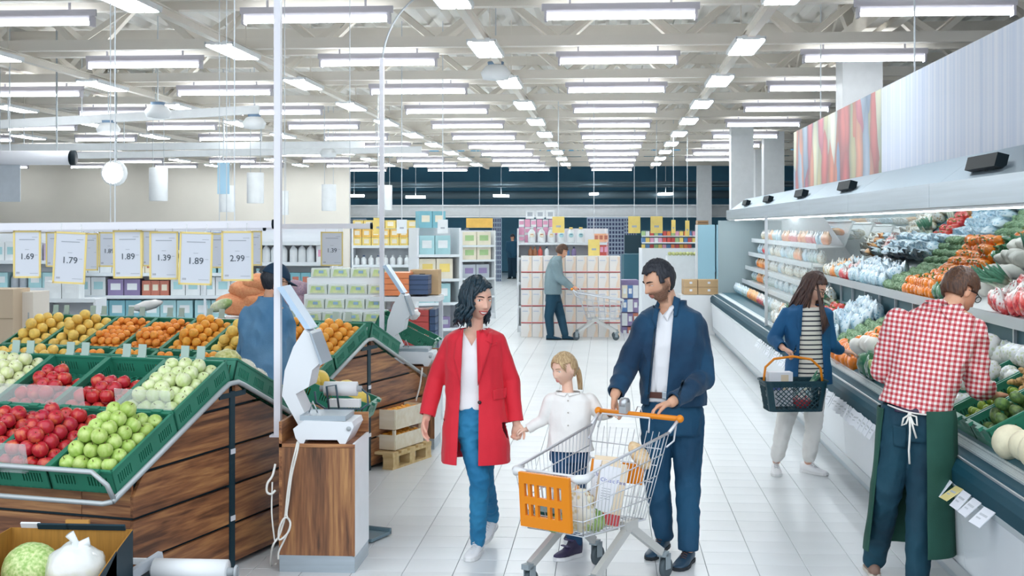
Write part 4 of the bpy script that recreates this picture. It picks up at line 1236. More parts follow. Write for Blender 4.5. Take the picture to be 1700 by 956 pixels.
# ------------------------------------------------------------------ pallet with wooden crates of oranges
m_pine = mat('pine_white', '#efe7d4', .6, color2='#e3d6bb', vscale=2, stretch=(1, 8, 8), rand=.03)
m_pallet = mat('pallet_pine', '#d9c08f', .65, color2='#c5a672', vscale=2, stretch=(1, 8, 8), rand=.05)
ang = -math.radians(20)
def wood_crate(label, loc, w, L, h, group, inner=None, front_open=False):
	t = thing('wooden_crate', label, 'crate', loc, ang, group)
	for (c, s) in (((0, -L / 2, 0), (w, .012)), ((0, L / 2, 0), (w, .012)), ((-w / 2, 0, 0), (.012, L)), ((w / 2, 0, 0), (.012, L))):
		n = 1 if not front_open else 1
		MB().box((c[0], c[1], h * (.40 if front_open else .5)), (s[0] if s[0] > s[1] else .012, s[1] if s[1] > s[0] else .012, h * (.72 if front_open else .97))).build('board', m_pine, t)
	MB().box((0, 0, .006), (w - .01, L - .01, .01)).build('bottom', m_pine, t)
	for sx in (-1, 1):
		for sy in (-1, 1):
			MB().box((sx * (w / 2 - .016), sy * (L / 2 - .016), h / 2), (.024, .024, h)).build('corner_post', m_pine, t)
	return t
Rz = Matrix.Rotation(ang, 4, 'Z')
P0 = Q(625, 746, 11.3)                                   # near right lower corner of the orange crates
ux, vy = Rz @ Vector((1, 0, 0)), Rz @ Vector((0, 1, 0))
cw_, cl_ = .33, .50
base = Vector((P0.x, P0.y, .145)) + ux * .0 + vy * (cl_ / 2) - ux * (-.0)
cen = Vector((P0.x, P0.y, .145)) - ux * (cw_ / 2 - .18) + vy * (cl_ / 2)
wood_crate('lower white wooden crate of oranges on the pallet', cen, cw_, cl_, .17, 'orange crates on the pallet', front_open=True)
wood_crate('upper white wooden crate of oranges, open on top', cen + Vector((0, 0, .175)), cw_, cl_, .17, 'orange crates on the pallet')
q = random.Random(8)
for lvl, z in ((0, .155), (1, .275)):
	for i in range(4):
		for j in range(6):
			pp = cen + ux * ((i - 1.5) * .078) + vy * ((j - 2.5) * .078) + Vector((0, 0, (z - .145) + .04 + q.uniform(0, .02)))
			if lvl == 0: pp.z = .145 + .10
			else: pp.z = .145 + .175 + .125
			put('orange', orange_me, pp, .039, rnd_rot(q), 'orange lying in the ' + ('lower' if lvl == 0 else 'upper') + ' wooden crate on the pallet', 'orange', 'oranges in the ' + ('lower' if lvl == 0 else 'upper') + ' wooden crate')
cen2 = cen - ux * .40 + vy * .02
for k, (h, lab) in enumerate(((.19, 'lowest of the white wooden crates behind the near scale'), (.17, 'middle of the white wooden crates behind the near scale'), (.22, 'topmost of the white wooden crates behind the near scale'))):
	wood_crate(lab, Vector((cen2.x, cen2.y, .145 + (0, .195, .37)[k])), .40, .52, h, 'white crates behind the scale')
pl_ = thing('pallet', 'pine pallet under the wooden crates', 'pallet', (cen.x, cen.y, 0), ang)
for k in range(5):
	MB().box((-.22, -.3 + .15 * k, .132), (.84, .1, .02)).build('deck_board', m_pallet, pl_)
for sx in (-.58, -.22, .15):
	MB().box((sx, 0, .112), (.1, .70, .02)).build('stringer', m_pallet, pl_)
	for sy in (-.29, 0, .29): MB().box((sx, sy, .06), (.1, .1, .085)).build('block', m_pallet, pl_)
	MB().box((sx, 0, .009), (.1, .70, .018)).build('skid', m_pallet, pl_)
# tilted green crate of yellow melons behind the near scale
pc = Q(548, 668, 9.6)
po = thing('crate_trestle', 'low trestle under the tilted crate of melons', 'trestle', (pc.x, pc.y, 0))
MB().box((0, 0, pc.z - .09), (.5, .4, .03)).build('board', m_pine, po)
for sx in (-.2, .2):
	for sy in (-.15, .15): MB().box((sx, sy, (pc.z - .1) / 2), (.04, .04, pc.z - .1)).build('leg', m_pine, po)
Mc = Matrix.Translation((pc.x, pc.y, pc.z - .01)) @ Matrix.Rotation(.35, 4, 'Y') @ Matrix.Rotation(PI / 2, 4, 'Z')
crate(Mc.translation, Mc.to_euler(), 'tilted green crate of yellow melons behind the near scale', 'tilted crates by the counters')
for i, (x, y) in enumerate(((-.1, .18), (.08, .15), (-.08, -.03), (.1, -.06), (-.1, -.2))):
	put('yellow_melon', melY_me, Mc @ Vector((x, y, .11)), .088, (1.0, .3 * i, .4), 'yellow melon in the tilted crate behind the near scale', 'melon', 'melons behind the near scale')
pc = Q(672, 560, 13.0)
Mc = Matrix.Translation((pc.x, pc.y, pc.z)) @ Matrix.Rotation(.45, 4, 'Y') @ Matrix.Rotation(PI / 2, 4, 'Z')
crate(Mc.translation, Mc.to_euler(), 'tilted green crate behind the far scale', 'tilted crates by the counters')
po = thing('crate_trestle', 'trestle under the green crate behind the far scale', 'trestle', (pc.x, pc.y, 0))
MB().box((0, 0, pc.z - .17), (.5, .4, .03)).build('board', m_pine, po)
for sx in (-.2, .2): MB().box((sx, 0, (pc.z - .18) / 2), (.04, .35, pc.z - .18)).build('leg', m_pine, po)
# ------------------------------------------------------------------ foreground left: melon box and bag roll
m_boxout = mat('dark_print', '#1c3743', .5, vary=.15, vscale=3)
m_boxin = mat('brown_inside', '#a5762f', .7, vary=.1, vscale=6, stretch=(12, 12, 1))
bx = thing('melon_box', 'dark printed cardboard box of melon and wrapped cabbage in the lower left corner', 'box', (-2.68, 6.22, .0))
x0, x1, y0, y1, z0, z1 = -.32, .30, -.36, .26, .25, .53
def flap(name, quad, t=.006, mo=m_boxin, mi=m_boxout):
	b = MB(); q = [Vector(p) for p in quad]; n = (q[1] - q[0]).cross(q[3] - q[0]).normalized() * t
	b.add(q, [(0, 1, 2, 3)], smooth=False); b.cur = 1
	b.add([p + n for p in q], [(3, 2, 1, 0)], smooth=False); b.cur = 0
	for i in range(4): b.add([q[i], q[(i + 1) % 4], q[(i + 1) % 4] + n, q[i] + n], [(3, 2, 1, 0)], smooth=False)
	return b.build(name, [mo, mi], bx)
flap('back_wall', [(x1, y1, z0), (x0, y1, z0), (x0, y1, z1), (x1, y1, z1)])
flap('left_wall', [(x0, y1, z0), (x0, y0, z0), (x0, y0, z1 - .02), (x0, y1, z1)])
flap('right_wall', [(x1, y0, z0), (x1, y1, z0), (x1, y1, z1), (x1, y1 - .20, z1 - .05)])
flap('right_wall', [(x1, y0, z0), (x1, y1 - .22, z0 + .02), (x1, y1 - .22, z1 - .05), (x1, y0, z1 - .17)])
flap('front_wall', [(x0, y0, z0), (x1, y0, z0), (x1, y0, z1 - .14), (x0, y0, z1 - .10)])
MB().box((0, -.05, z0), (x1 - x0, y1 - y0, .008)).build('bottom', m_boxin, bx)
MB().box((x0 + .10, y1 + .0, z1 + .012), (.10, .012, .035), rot=(.5, 0, 0)).build('white_flap', M_PAPER, bx)
MB().box((.12, y1 - .01, z1 + .012), (.30, .012, .03), rot=(.5, 0, 0)).box((-.10, y1 - .01, z1 + .012), (.16, .012, .03), rot=(.5, 0, 0)).build('top_flap', m_boxout, bx)
MB().box((.02, y1 + .005, z1 + .03), (.12, .02, .028)).build('handle_tab', mat('tan_tab', '#c08c46', .6), bx)
for yy in (-.06, -.2):
	b = MB().lathe([(0, -.002), (.03, -.002), (.03, .002), (0, .002)], 14, Matrix.Translation((x1 + .004, yy, z0 + .09)) @ Matrix.Rotation(PI / 2, 4, 'Y'))
	b.build('print_dot', mat('print_green', '#5fa98a', .5), bx)
MB().box((0, -.05, z0 / 2 - .004), (.6, .56, z0 - .008)).build('crate_below', M_DARK, bx)
m_wm = mat('watermelon_skin', '#dce8ac', .4, color2='#93bd62', vscale=1.6, stretch=(5, 5, .7))
o = put('watermelon', lump_mesh('watermelon', m_wm, (1, 1, .9), .02, 2, 24, 16), Vector((-2.68 - .12, 6.26, .375)), .14, (.7, .2, 0), 'pale green watermelon in the cardboard box', 'melon', None)
m_wc = two_tone('wrapped_cabbage', '#dfe7b4', '#eff2ee', -.5, .5, .22)
o = put('cabbage', lump_mesh('cabbage', m_wc, (1, .95, 1.05), .10, 2.6, 24, 16, 1.0), Vector((-2.68 + .13, 6.20, .38)), .145, (.2, 0, .4), 'white cabbage in film in the cardboard box', 'cabbage', None)
MB().tube([(0, 0, .8), (-.05, .02, 1.15), (-.22, .05, 1.4)], [.28, .10, .16], 9).tube([(0, 0, .85), (.2, .0, 1.05), (.42, .0, 1.1)], [.22, .12, .16], 9).build('film_knot', mat('film_white', '#eef2f2', .25), o)
hz = thing('bag_dispenser', 'white roll of bags on a grey dispenser at the lower edge', 'bag roll', (0, 0, 0))
p = Q(317, 948, 6.75)
MB().lathe([(.02, -.19), (.062, -.19), (.062, .19), (.02, .19)], 24, Matrix.Translation(p) @ Matrix.Rotation(PI / 2, 4, 'Y')).build('roll', MATS['film_roll'], hz)
MB().lathe([(.022, -.21), (.022, .24)], 14, Matrix.Translation(p) @ Matrix.Rotation(PI / 2, 4, 'Y')).build('core', M_GREY, hz)
e = p + Vector((.235, 0, 0)); MB().tube([e + Vector((0, .03 * math.cos(t), .03 * math.sin(t))) for t in [2 * PI * k / 12 for k in range(12)]], .008, 6, closed=True).build('ring', M_GREY, hz)
MB().bar(p + Vector((-.36, -.25, -.05)), p + Vector((-.19, .10, .05)), .03, .05).build('arm', mat('grey_arm', '#b9bfc6', .4), hz)
MB().box((p.x - .28, p.y - .02, (p.z - .02) / 2), (.20, .30, p.z - .02)).build('stand', M_DARK, hz)
MB().box((p.x - .30, p.y + .10, p.z + .02), (.16, .02, .03)).build('clip', M_WHITE, hz)
# ------------------------------------------------------------------ hanging price signs over the fruit
m_sheet = mat('price_sheet', '#d6dae3', .5)
m_sheet2 = mat('price_sheet_warm', '#e6e4e0', .5)
m_sframe = mat('sign_frame', '#ecd58a', .5)
m_num = mat('price_ink', '#4b545e', .6)
SIGN = {}
def sign_parts(w, h):
	k = (w, h)
	if k in SIGN: return SIGN[k]
	f = MB(); t = .012
	f.box((-w / 2 + t / 2, 0, 0), (t, .008, h)).box((w / 2 - t / 2, 0, 0), (t, .008, h)).box((0, 0, h / 2 - t / 2), (w, .008, t)).box((0, 0, -h / 2 + t / 2), (w, .008, t))
	s = MB().box((0, .001, 0), (w - t, .004, h - t))
	ln = MB().box((0, -.002, h * .31), (w * .56, .001, .006)).box((w * .28, -.002, h * .36), (w * .2, .001, .003)).box((0, -.002, h * .10), (w * .14, .001, .003)).box((w * .33, -.002, -.005), (w * .1, .001, .003)).box((w * .25, -.002, -h * .40), (w * .3, .001, .003))
	lg = MB().box((-w * .33, -.002, -h * .39), (w * .12, .001, .012))
	hk = MB().tube([(-w * .3, 0, h / 2), (-w * .3, 0, h / 2 + .05)], .003, 5); hk2 = MB().tube([(w * .3, 0, h / 2), (w * .3, 0, h / 2 + .05)], .003, 5)
	SIGN[k] = (f.mesh('frame', m_sframe), s.mesh('sheet', m_sheet), ln.mesh('small_print', mat('faint_print', '#a9afb8', .6)), lg.mesh('logo_block', mat('logo_grey', '#b2b4bc', .6)), hk.mesh('hook', M_GLASS), hk2.mesh('hook', M_GLASS))
	return SIGN[k]
def price_sign(px, py, w, h, d, price, lab, roll=0.0, yaw=0.0, warm=False):
	p = Q(px, py, d); W, H = round(w * d / F_PX, 3), round(h * d / F_PX, 3)
	t = thing('price_sign', lab, 'price sign', p, 0, 'price signs hanging over the fruit'); t.rotation_euler = (0, roll, yaw + YAW)
	f, s, ln, lg, hk, hk2 = sign_parts(W, H)
	link('frame', f, t); link('sheet', s, t); link('small_print', ln, t); link('logo_block', lg, t); link('hook', hk, t); link('hook', hk2, t)
	if price:
		me = text_mesh(price, H * .175); me.materials.append(m_num)
		o = link('price', me, t, (0, -.003, -H * .05), (PI / 2, 0, 0))
for a in ((45, 422, 46, 79, 8.42, '1.69', 'leftmost hanging price sign, reading 1.69'), (116, 428, 53, 86, 8.36, '1.79', 'tilted hanging price sign reading 1.79', .05, .12), (212, 422, 48, 80, 8.44, '1.89', 'hanging price sign reading 1.89 between the 1.79 and 1.39 signs', -.01, .05), (272, 424, 48, 80, 8.44, '1.39', 'hanging price sign reading 1.39 beside the second 1.89 sign'), (325, 429, 55, 88, 8.33, '1.89', 'hanging price sign reading 1.89 left of the 2.99 sign', .03, .06), (394, 425, 53, 83, 8.38, '2.99', 'hanging price sign reading 2.99 by the first pole'),
          (551, 413, 37, 57, 11.9, '1.39', 'pale hanging price sign between the two tall poles'), (181, 414, 34, 58, 10.6, '1.89', 'pale price sign in the second row behind the 1.89 sign'), (93, 414, 34, 58, 10.6, '', 'blank price sign in the second row left of the 1.79 sign'), (148, 418, 30, 62, 10.6, '', 'blank price sign in the second row right of the 1.79 sign'), (249, 412, 26, 60, 10.6, '', 'blank price sign in the second row left of the 1.39 sign'), (359, 416, 30, 58, 10.6, '', 'blank price sign in the second row left of the 2.99 sign'), (423, 412, 24, 58, 10.6, '', 'blank price sign in the second row right of the 2.99 sign')):
	price_sign(*a)
def sign_rail(x0, x1, py0, py1, d0, d1, lab):
	o = thing('sign_rail', lab, 'rail'); a, b = Q(x0, py0, d0), Q(x1, py1, d1)
	MB().bar(a, b, .05, .045).build('rail', m_pole, o)
	for t in (.12, .5, .88):
		p = a.lerp(b, t); MB().bar(p, Vector((p.x, p.y, 5.14)), .006).build('hanger', wire_m, o)
	MB().tube([b, b + (b - a).normalized() * .02], .03, 8).build('end_cap', M_BLACK, o)
sign_rail(-70, 452, 377, 372, 8.42, 8.42, 'long pale rail carrying the front row of price signs')
sign_rail(-70, 437, 381, 377, 10.6, 10.6, 'pale rail carrying the second row of price signs')
sign_rail(330, 615, 377, 375, 11.9, 11.9, 'pale rail carrying the sign between the two poles')
# ------------------------------------------------------------------ shelves and goods in the middle distance and beyond
PAL = {k: mat('pack_' + k, c, .45, vary=.05, vscale=6, rand=.05) for k, c in dict(white='#e9eef0', teal='#a9d3d8', aqua='#7fb9c6', lilac='#c3b3d0', pink='#e2a4c0', yellow='#ecd27a', amber='#e8b95c', cream='#ece4cf', red='#cf5a55', rust='#c67a66', blue='#5f86b8', navy='#44597c', green='#a9c890', olive='#c4c98a', grey='#b4bcc4', peach='#f0b795', violet='#8d7fa8', brown='#a06a4c', orange='#ee8f5c').items()}
m_shelf = mat('shelf_white', '#e4e8ec', .45)
PACK = {}
def box_me(w, d, h, c):
	k = ('b', w, d, h, c)
	if k not in PACK:
		b = MB(); b.box((0, 0, h / 2), (w, d, h)); PACK[k] = b.mesh('carton', PAL[c])
	return PACK[k]
lbl_me = {}
def label_me(w, h, c):
	k = (w, h, c)
	if k not in lbl_me: lbl_me[k] = MB().box((0, 0, 0), (w, .002, h)).mesh('label', PAL[c])
	return lbl_me[k]
def bottle_me(r, h, c, cap='white'):
	k = ('o', r, h, c, cap)
	if k not in PACK:
		b = MB(); b.lathe([(r * .9, 0), (r, .01), (r, h * .62), (r * .75, h * .74), (r * .35, h * .82), (r * .35, h * .88)], 12); b.cur = 1
		b.lathe([(r * .45, h * .88), (r * .45, h), (0, h)], 10); PACK[k] = b.mesh('bottle', [PAL[c], PAL[cap]])
	return PACK[k]
def pack(name, me, p, rz, label, cat, group, lab=None, dy=0):
	o = link(name, me, None, p, (0, 0, rz)); tag(o, label, cat, group)
	if lab: link('label', lab, o, (0, dy, max(v.co.z for v in me.vertices) * .55))
	return o
def gondola(name, label, P, rz, L, H, depth, levels, back=True, top=True):
	"""shelf unit: local x along its length, y into it; origin at its left front floor corner"""
	t = thing(name, label, 'shelf unit', P, rz)
	if back: MB().box((L / 2, depth - .01, H / 2), (L, .02, H)).build('back_panel', m_shelf, t)
	for x in ((0, L) if L < 1.6 else tuple(np.linspace(0, L, int(L / 1.25) + 1))):
		MB().box((x, depth / 2, H / 2), (.03, depth, H)).build('upright', m_shelf, t)
	MB().box((L / 2, depth / 2, .06), (L, depth, .12)).build('base', m_shelf, t)
	for z in levels:
		MB().box((L / 2, depth / 2, z - .012), (L, depth, .024)).build('shelf', m_shelf, t)
		MB().box((L / 2, -.006, z - .014), (L, .012, .045)).build('price_strip', m_rail, t)
	return t
def stock(P, rz, L, z, depth, items, q, label, group, hmax, fill=.96, rows=1, y0=.05):
	"""items along one shelf, changing sort every few"""
	M = Matrix.Translation(P) @ Matrix.Rotation(rz, 4, 'Z')
	x = .03
	while x < L - .08:
		kind, w, h, c, c2 = q.choice(items); n = q.randint(2, 5)
		h = min(h, hmax)
		for i in range(n):
			if x + w > L - .02: x = L; break
			p = M @ Vector((x + w / 2, y0 + w / 2, z))
			if kind == 'box': pack('packet', box_me(w * .95, min(depth * .7, .2), h, c), M @ Vector((x + w / 2, y0 + min(depth * .7, .2) / 2, z)), rz, f'{c} packet with {c2} label, {label}', 'packet', f'{c} and {c2} packets {group}', label_me(w * .6, h * .4, c2), -min(depth * .7, .2) / 2 - .001 + 0)
			elif kind == 'bottle': pack('bottle', bottle_me(w * .48, h, c, c2), p, rz, f'{c} bottle with {c2} cap {label}', 'bottle', f'{c} and {c2} bottles {group}')
			x += w
		x += .02
for k in list(lbl_me): pass
qb = random.Random(77)
MIX = [('box', .16, .24, 'white', 'teal'), ('box', .18, .2, 'teal', 'white'), ('bottle', .10, .24, 'white', 'blue'), ('box', .14, .22, 'lilac', 'white'), ('box', .13, .2, 'cream', 'rust'), ('bottle', .11, .2, 'grey', 'navy'), ('box', .17, .18, 'violet', 'grey')]
# 1 the long shelf behind the citrus stand
P = Q(120, 560, 17.6); P.z = 0
W1 = 440 * 17.6 / F_PX
gondola('shelf_unit', 'long white shelf unit of household goods behind the citrus stand', P, YAW, W1, 2.02, .45, (.45, .80, 1.12, 1.42, 1.72))
words_ = {.80: 'on the low shelf', 1.12: 'on the second shelf', 1.42: 'on the third shelf', 1.72: 'on the top shelf'}
for z, its in ((.80, [('box', .22, .26, 'teal', 'white'), ('box', .22, .26, 'aqua', 'white'), ('box', .2, .24, 'white', 'grey')]), (1.12, [('box', .22, .25, 'teal', 'white'), ('box', .2, .25, 'white', 'teal'), ('box', .22, .22, 'violet', 'white'), ('box', .12, .2, 'rust', 'cream')]), (1.42, MIX), (1.72, [('bottle', .1, .24, 'white', 'lilac'), ('box', .12, .22, 'lilac', 'pink'), ('box', .14, .24, 'blue', 'white'), ('bottle', .11, .22, 'white', 'grey'), ('box', .12, .2, 'pink', 'violet')])):
	stock(P, YAW, W1, z, .4, its, qb, words_[z] + ' behind the citrus stand', words_[z] + ' behind the citrus', .27)
# 2 the shelf unit nearer, seen end-on, with white upright bottles
P = Q(400, 560, 15.5); P.z = 0; W2 = 150 * 15.5 / F_PX
gondola('shelf_unit', 'shelf unit of white bottles behind the man in denim', P, YAW, W2, 1.98, .4, (.7, 1.0, 1.32, 1.62, 1.86))
for z in (1.0, 1.32, 1.62):
	stock(P, YAW, W2, z, .4, [('bottle', .1, .23, 'white', 'teal'), ('bottle', .1, .22, 'blue', 'white'), ('box', .13, .2, 'white', 'pink'), ('bottle', .09, .2, 'pink', 'white'), ('box', .12, .18, 'aqua', 'rust')], qb, f'behind the denim man, {z:.1f} m up', f'behind the denim man at {z:.1f} m', .26)
# far left: white goods and cartons
o = thing('carton_stack', 'tall tan carton at the left edge behind the citrus stand', 'box', Q(8, 560, 13.8)); o.location.z = 0
b = MB().box((0, 0, .70), (.36, .4, 1.40)); b.build('carton', mat('tan_carton', '#cbb69c', .7), o); MB().box((0, -.203, 1.10), (.36, .004, .012)).build('seam', mat('carton_seam', '#ab987f', .7), o)
o = thing('carton_stack', 'pale carton beside the tall tan carton at the left edge', 'box', Q(52, 560, 14.0)); o.location.z = 0
MB().box((0, 0, .68), (.22, .4, 1.36)).build('carton', mat('pale_carton', '#e4dbcf', .7), o); MB().box((.06, -.203, 1.05), (.012, .004, .2)).build('handle_slot', M_GREY, o)
P = Q(66, 560, 15.0); P.z = 0
gondola('shelf_unit', 'white counter with white boxes left of the citrus crates', P, YAW, .62, 1.22, .4, (.6, 1.0, 1.22))
stock(P, YAW, .62, 1.22, .4, [('box', .2, .2, 'white', 'white'), ('box', .2, .17, 'white', 'red')], qb, 'on the white counter at the left', 'on the white counter at the left', .2)
P = Q(-40, 560, 17.0); P.z = 0
gondola('shelf_unit', 'white shelf unit at the left picture edge', P, YAW, 1.2, 1.95, .4, (.9, 1.25, 1.6))
for z in (.9, 1.25, 1.6): stock(P, YAW, 1.2, z, .4, MIX, qb, f'on the left edge shelf, {z:.2f} m up', f'left edge shelf {z:.2f}', .24)
# orange mesh bags and a cabbage on the far ridge of the citrus stand
m_mesh = mat('orange_sack', '#eda676', .7, color2='#e38f63', vscale=12)
sk = lump_mesh('onion_sack', m_mesh, (1, .7, .55), .12, 2.2, 20, 14)
for i, (px, py, s) in enumerate(((412, 482, .19), (392, 505, .20), (432, 500, .19), (430, 470, .17))):
	p = Q(px, py, 13.0); put('onion_sack', sk, p, s, (0, .1, .2 * i), 'orange net sack piled behind the citrus stand', 'sack', 'orange sacks behind the citrus stand')
o = MB().box((0, 0, 0), (.6, .5, Q(410, 508, 13).z - .11)).build('sack_table', m_shelf, None, (Q(410, 500, 13).x, Q(410, 500, 13).y, (Q(410, 508, 13).z - .11) / 2)); tag(o, 'white block under the orange net sacks', 'table')
put('cabbage', cab_me[0], Q(367, 507, 11.75), .085, (1.2, 0, 1.4), 'pale cabbage lying at the far ridge of the citrus stand', 'cabbage', None)
m_pur = mat('purple_sack', '#8f7a98', .7, color2='#b59a9c', vscale=9)
ps = lump_mesh('purple_sack', m_pur, (1, .7, .8), .15, 2.2, 18, 12)
for i, (px, py) in enumerate(((490, 478), (505, 482), (484, 496), (502, 500))):
	put('purple_sack', ps, Q(px, py, 14.2), .11, (0, 0, .5 * i), 'purple net bag beside the salad boxes', 'sack', 'purple bags beside the salad boxes')
o = MB().box((0, 0, 0), (.32, .3, Q(495, 508, 14.2).z)).build('bag_table', m_shelf, None, (Q(495, 508, 14.2).x, Q(495, 508, 14.2).y, Q(495, 508, 14.2).z / 2)); tag(o, 'white block under the purple net bags', 'table')
# white wrapped bread on the ridge
pp = Q(245, 507, 12.25)
put('bread_bag', lump_mesh('bread_bag', mat('white_film', '#eeeae8', .3), (1.6, .6, .5), .15, 2.0), pp, .09, (0, -.2, .1), 'crumpled white bag on the ridge behind the oranges', 'bag', None)
# 3 tiers of clear salad boxes
m_clam = mat('clam_plastic', '#dfe8e2', .2, alpha=.9, rand=.04)
m_slab = mat('salad_print', '#aecb86', .4, color2='#d9dfae', vscale=14)
m_sblue = mat('salad_blue', '#8fb2cf', .4)
clam = MB().box((0, 0, .05), (.205, .13, .10), taper=(.94, .9)).mesh('salad_box', m_clam)
clab = MB().box((0, 0, 0), (.16, .004, .07), taper=(.8, 1)).mesh('label', m_slab); clbl = MB().box((0, 0, 0), (.05, .005, .03)).mesh('logo_block', m_sblue)
tb_ = thing('tier_stand', 'white stepped stand holding the salad boxes', 'stand', Q(570, 560, 13.7)); tb_.location.z = 0
zs = (1.085, 1.215, 1.36, 1.53); tx = Q(570, 560, 13.7)
for k, z in enumerate(zs):
	MB().box((0, .14 * k, (z - .03) / 2), (.92, .15, z - .03)).build('step', m_shelf, tb_)
	for i in range(4):
		p = Vector((tx.x - .32 + .213 * i, tx.y + .14 * k - .0, z - .028));
		o = link('salad_box', clam, None, p, (-.0, 0, 0)); tag(o, f'clear salad box on step {["one", "two", "three", "four"][k]} of the white stepped stand', 'salad box', f'salad boxes on step {k + 1}')
		link('label', clab, o, (0, -.066, .05), (-.1, 0, 0)); link('logo_block', clbl, o, (.01, -.069, .06), (-.1, 0, 0))
# 4 red and orange folding crates with black ones
def tray(label, p, c, w, d, h, group, rz=0.0):
	o = pack('folding_crate', box_me(w, d, h * .93, c), p, rz, label, 'crate', group)
	return o
for i in range(4):
	z = Q(660, 489, 13.9).z + .06 * i; p = Q(660, 489, 13.9)
	tray('flat orange folding crate in the upper stack', Vector((p.x, p.y, z)), 'orange', .30, .4, .06, 'orange folding crates')
	p = Q(696, 487, 13.9); z = p.z + .05 * i
	tray('flat black folding crate in the upper stack', Vector((p.x, p.y, z)), 'navy', .24, .4, .05, 'black folding crates')
for i in range(9):
	p = Q(683, 560, 14.0); z = .62 + .062 * i + .0
	if i < 9: tray('flat red folding crate in the lower stack behind the far scale', Vector((p.x, p.y, z)), 'red', .42, .4, .062, 'red folding crates')
	p = Q(722, 560, 14.0); tray('dark folding crate in the narrow stack beside the red ones', Vector((p.x, p.y, .50 + .076 * i)), 'navy', .06, .4, .076, 'dark folding crates')
	p = Q(712, 560, 14.0); tray('rose folding crate between the red and the dark stack', Vector((p.x, p.y, .50 + .076 * i)), 'rust', .05, .4, .076, 'rose folding crates')
for px, w, top, lab in ((683, .46, .62, 'white block under the red folding crates'), (717, .12, .5, 'white block under the dark folding crates')):
	p = Q(px, 560, 14.0); o = MB().box((0, 0, top / 2), (w, .4, top - .002)).build('plinth', m_shelf, None, (p.x, p.y, 0)); tag(o, lab, 'plinth')
p = Q(676, 490, 13.9); o = MB().box((0, 0, (p.z - .03)), (.72, .44, .05)).box((-.33, .18, (p.z - .03) / 2), (.04, .04, p.z - .03)).box((.33, .18, (p.z - .03) / 2), (.04, .04, p.z - .03)).build('crate_table', m_shelf, None, (p.x, p.y + .02, 0)); tag(o, 'white table under the orange and black folding crates', 'table')
p = Q(707, 488, 14.1); o = thing('open_carton', 'brown carton with a hand hole behind the black folding crates', 'box', p)
MB().box((0, 0, .13), (.30, .25, .26)).build('carton', M_CARD, o); MB().box((-.02, -.128, .21), (.06, .006, .02)).build('hand_hole', M_BLACK, o)
# plastic bag on the far scale
put('plastic_bag', lump_mesh('plastic_bag', mat('white_film', '#eeeae8', .3), (1, .8, .8), .3, 2.0, 18, 13), Q(687, 522, 12.5), .06, (0, 0, 0), 'crumpled clear bag hanging beside the far scale', 'bag', None)
# 5 end display of yellow packs and the aisle shelf next to it
P = Q(585, 560, 22.0); P.z = 0; W5 = 108 * 22 / F_PX
gondola('shelf_unit', 'end shelf with rows of yellow packs between the tall poles', P, YAW, W5, 2.05, .45, (.5, .95, 1.40, 1.72))
q5 = random.Random(5)
for z, n, kinds5 in ((1.72, 7, 'yellow'), (1.86, 7, 'amber'), (2.01, 6, 'yellow'), (1.40, 9, 'white'), (.95, 7, 'green')):
	for i in range(n):
		w = W5 / n; M = Matrix.Translation(P) @ Matrix.Rotation(YAW, 4, 'Z'); c = kinds5
		if c == 'white': pack('bottle', bottle_me(.045, .16, 'white', q5.choice(('grey', 'navy', 'white'))), M @ Vector((w * (i + .5), .1, z)), YAW, 'small white jar on the end shelf below the yellow packs', 'jar', 'white jars on the end shelf')
		else: pack('packet', box_me(w * .94, .22, .135 if z > 1.5 else .2, c), M @ Vector((w * (i + .5), .14, z)), YAW, f'{c} pack on the end shelf, {"lower row" if z < 1.8 else "upper row" if z < 2 else "top row"}', 'packet', f'{c} packs on the end shelf {z:.2f}', label_me(w * .55, .07, 'cream'), -.112)
P = Q(694, 560, 19.5); P.z = 0
RZ5 = -math.radians(60)
# shelf running away to the right of it, seen at a slant
A, B = Q(694, 560, 20.5), Q(764, 520, 20.75); A.z = B.z = 0
rz = math.atan2((B - A).y, (B - A).x); L5 = (B - A).length
gondola('shelf_unit', 'shelf unit of pale packets right of the yellow packs', A, rz, L5, 2.02, .45, (.45, .85, 1.22, 1.60))
for z in (.45, .85, 1.22, 1.60, 2.02):
	stock(A, rz, L5, z, .4, [('box', .3, .34, 'white', 'teal'), ('box', .26, .3, 'teal', 'white'), ('box', .28, .32, 'cream', 'yellow'), ('box', .24, .3, 'white', 'pink'), ('box', .22, .26, 'aqua', 'cream'), ('bottle', .2, .3, 'white', 'violet')] if z > .5 else MIX, q5, f'right of the yellow packs, {z:.2f} m up', f'shelf right of the yellow packs {z:.2f}', .33)
A, B = Q(767, 560, 29.0), Q(822, 520, 29.4); A.z = B.z = 0
rz = math.atan2((B - A).y, (B - A).x); L6 = (B - A).length
gondola('shelf_unit', 'far shelf of white packets left of the exit', A, rz, L6, 1.95, .5, (.5, .9, 1.3, 1.62))
for z in (.5, .9, 1.3, 1.62): stock(A, rz, L6, z, .4, [('box', .4, .32, 'white', 'cream'), ('box', .36, .3, 'cream', 'green'), ('box', .3, .28, 'teal', 'white'), ('box', .34, .3, 'grey', 'violet')], q5, f'far exit shelf, {z:.2f} m up', f'far exit shelf {z:.2f}', .3)
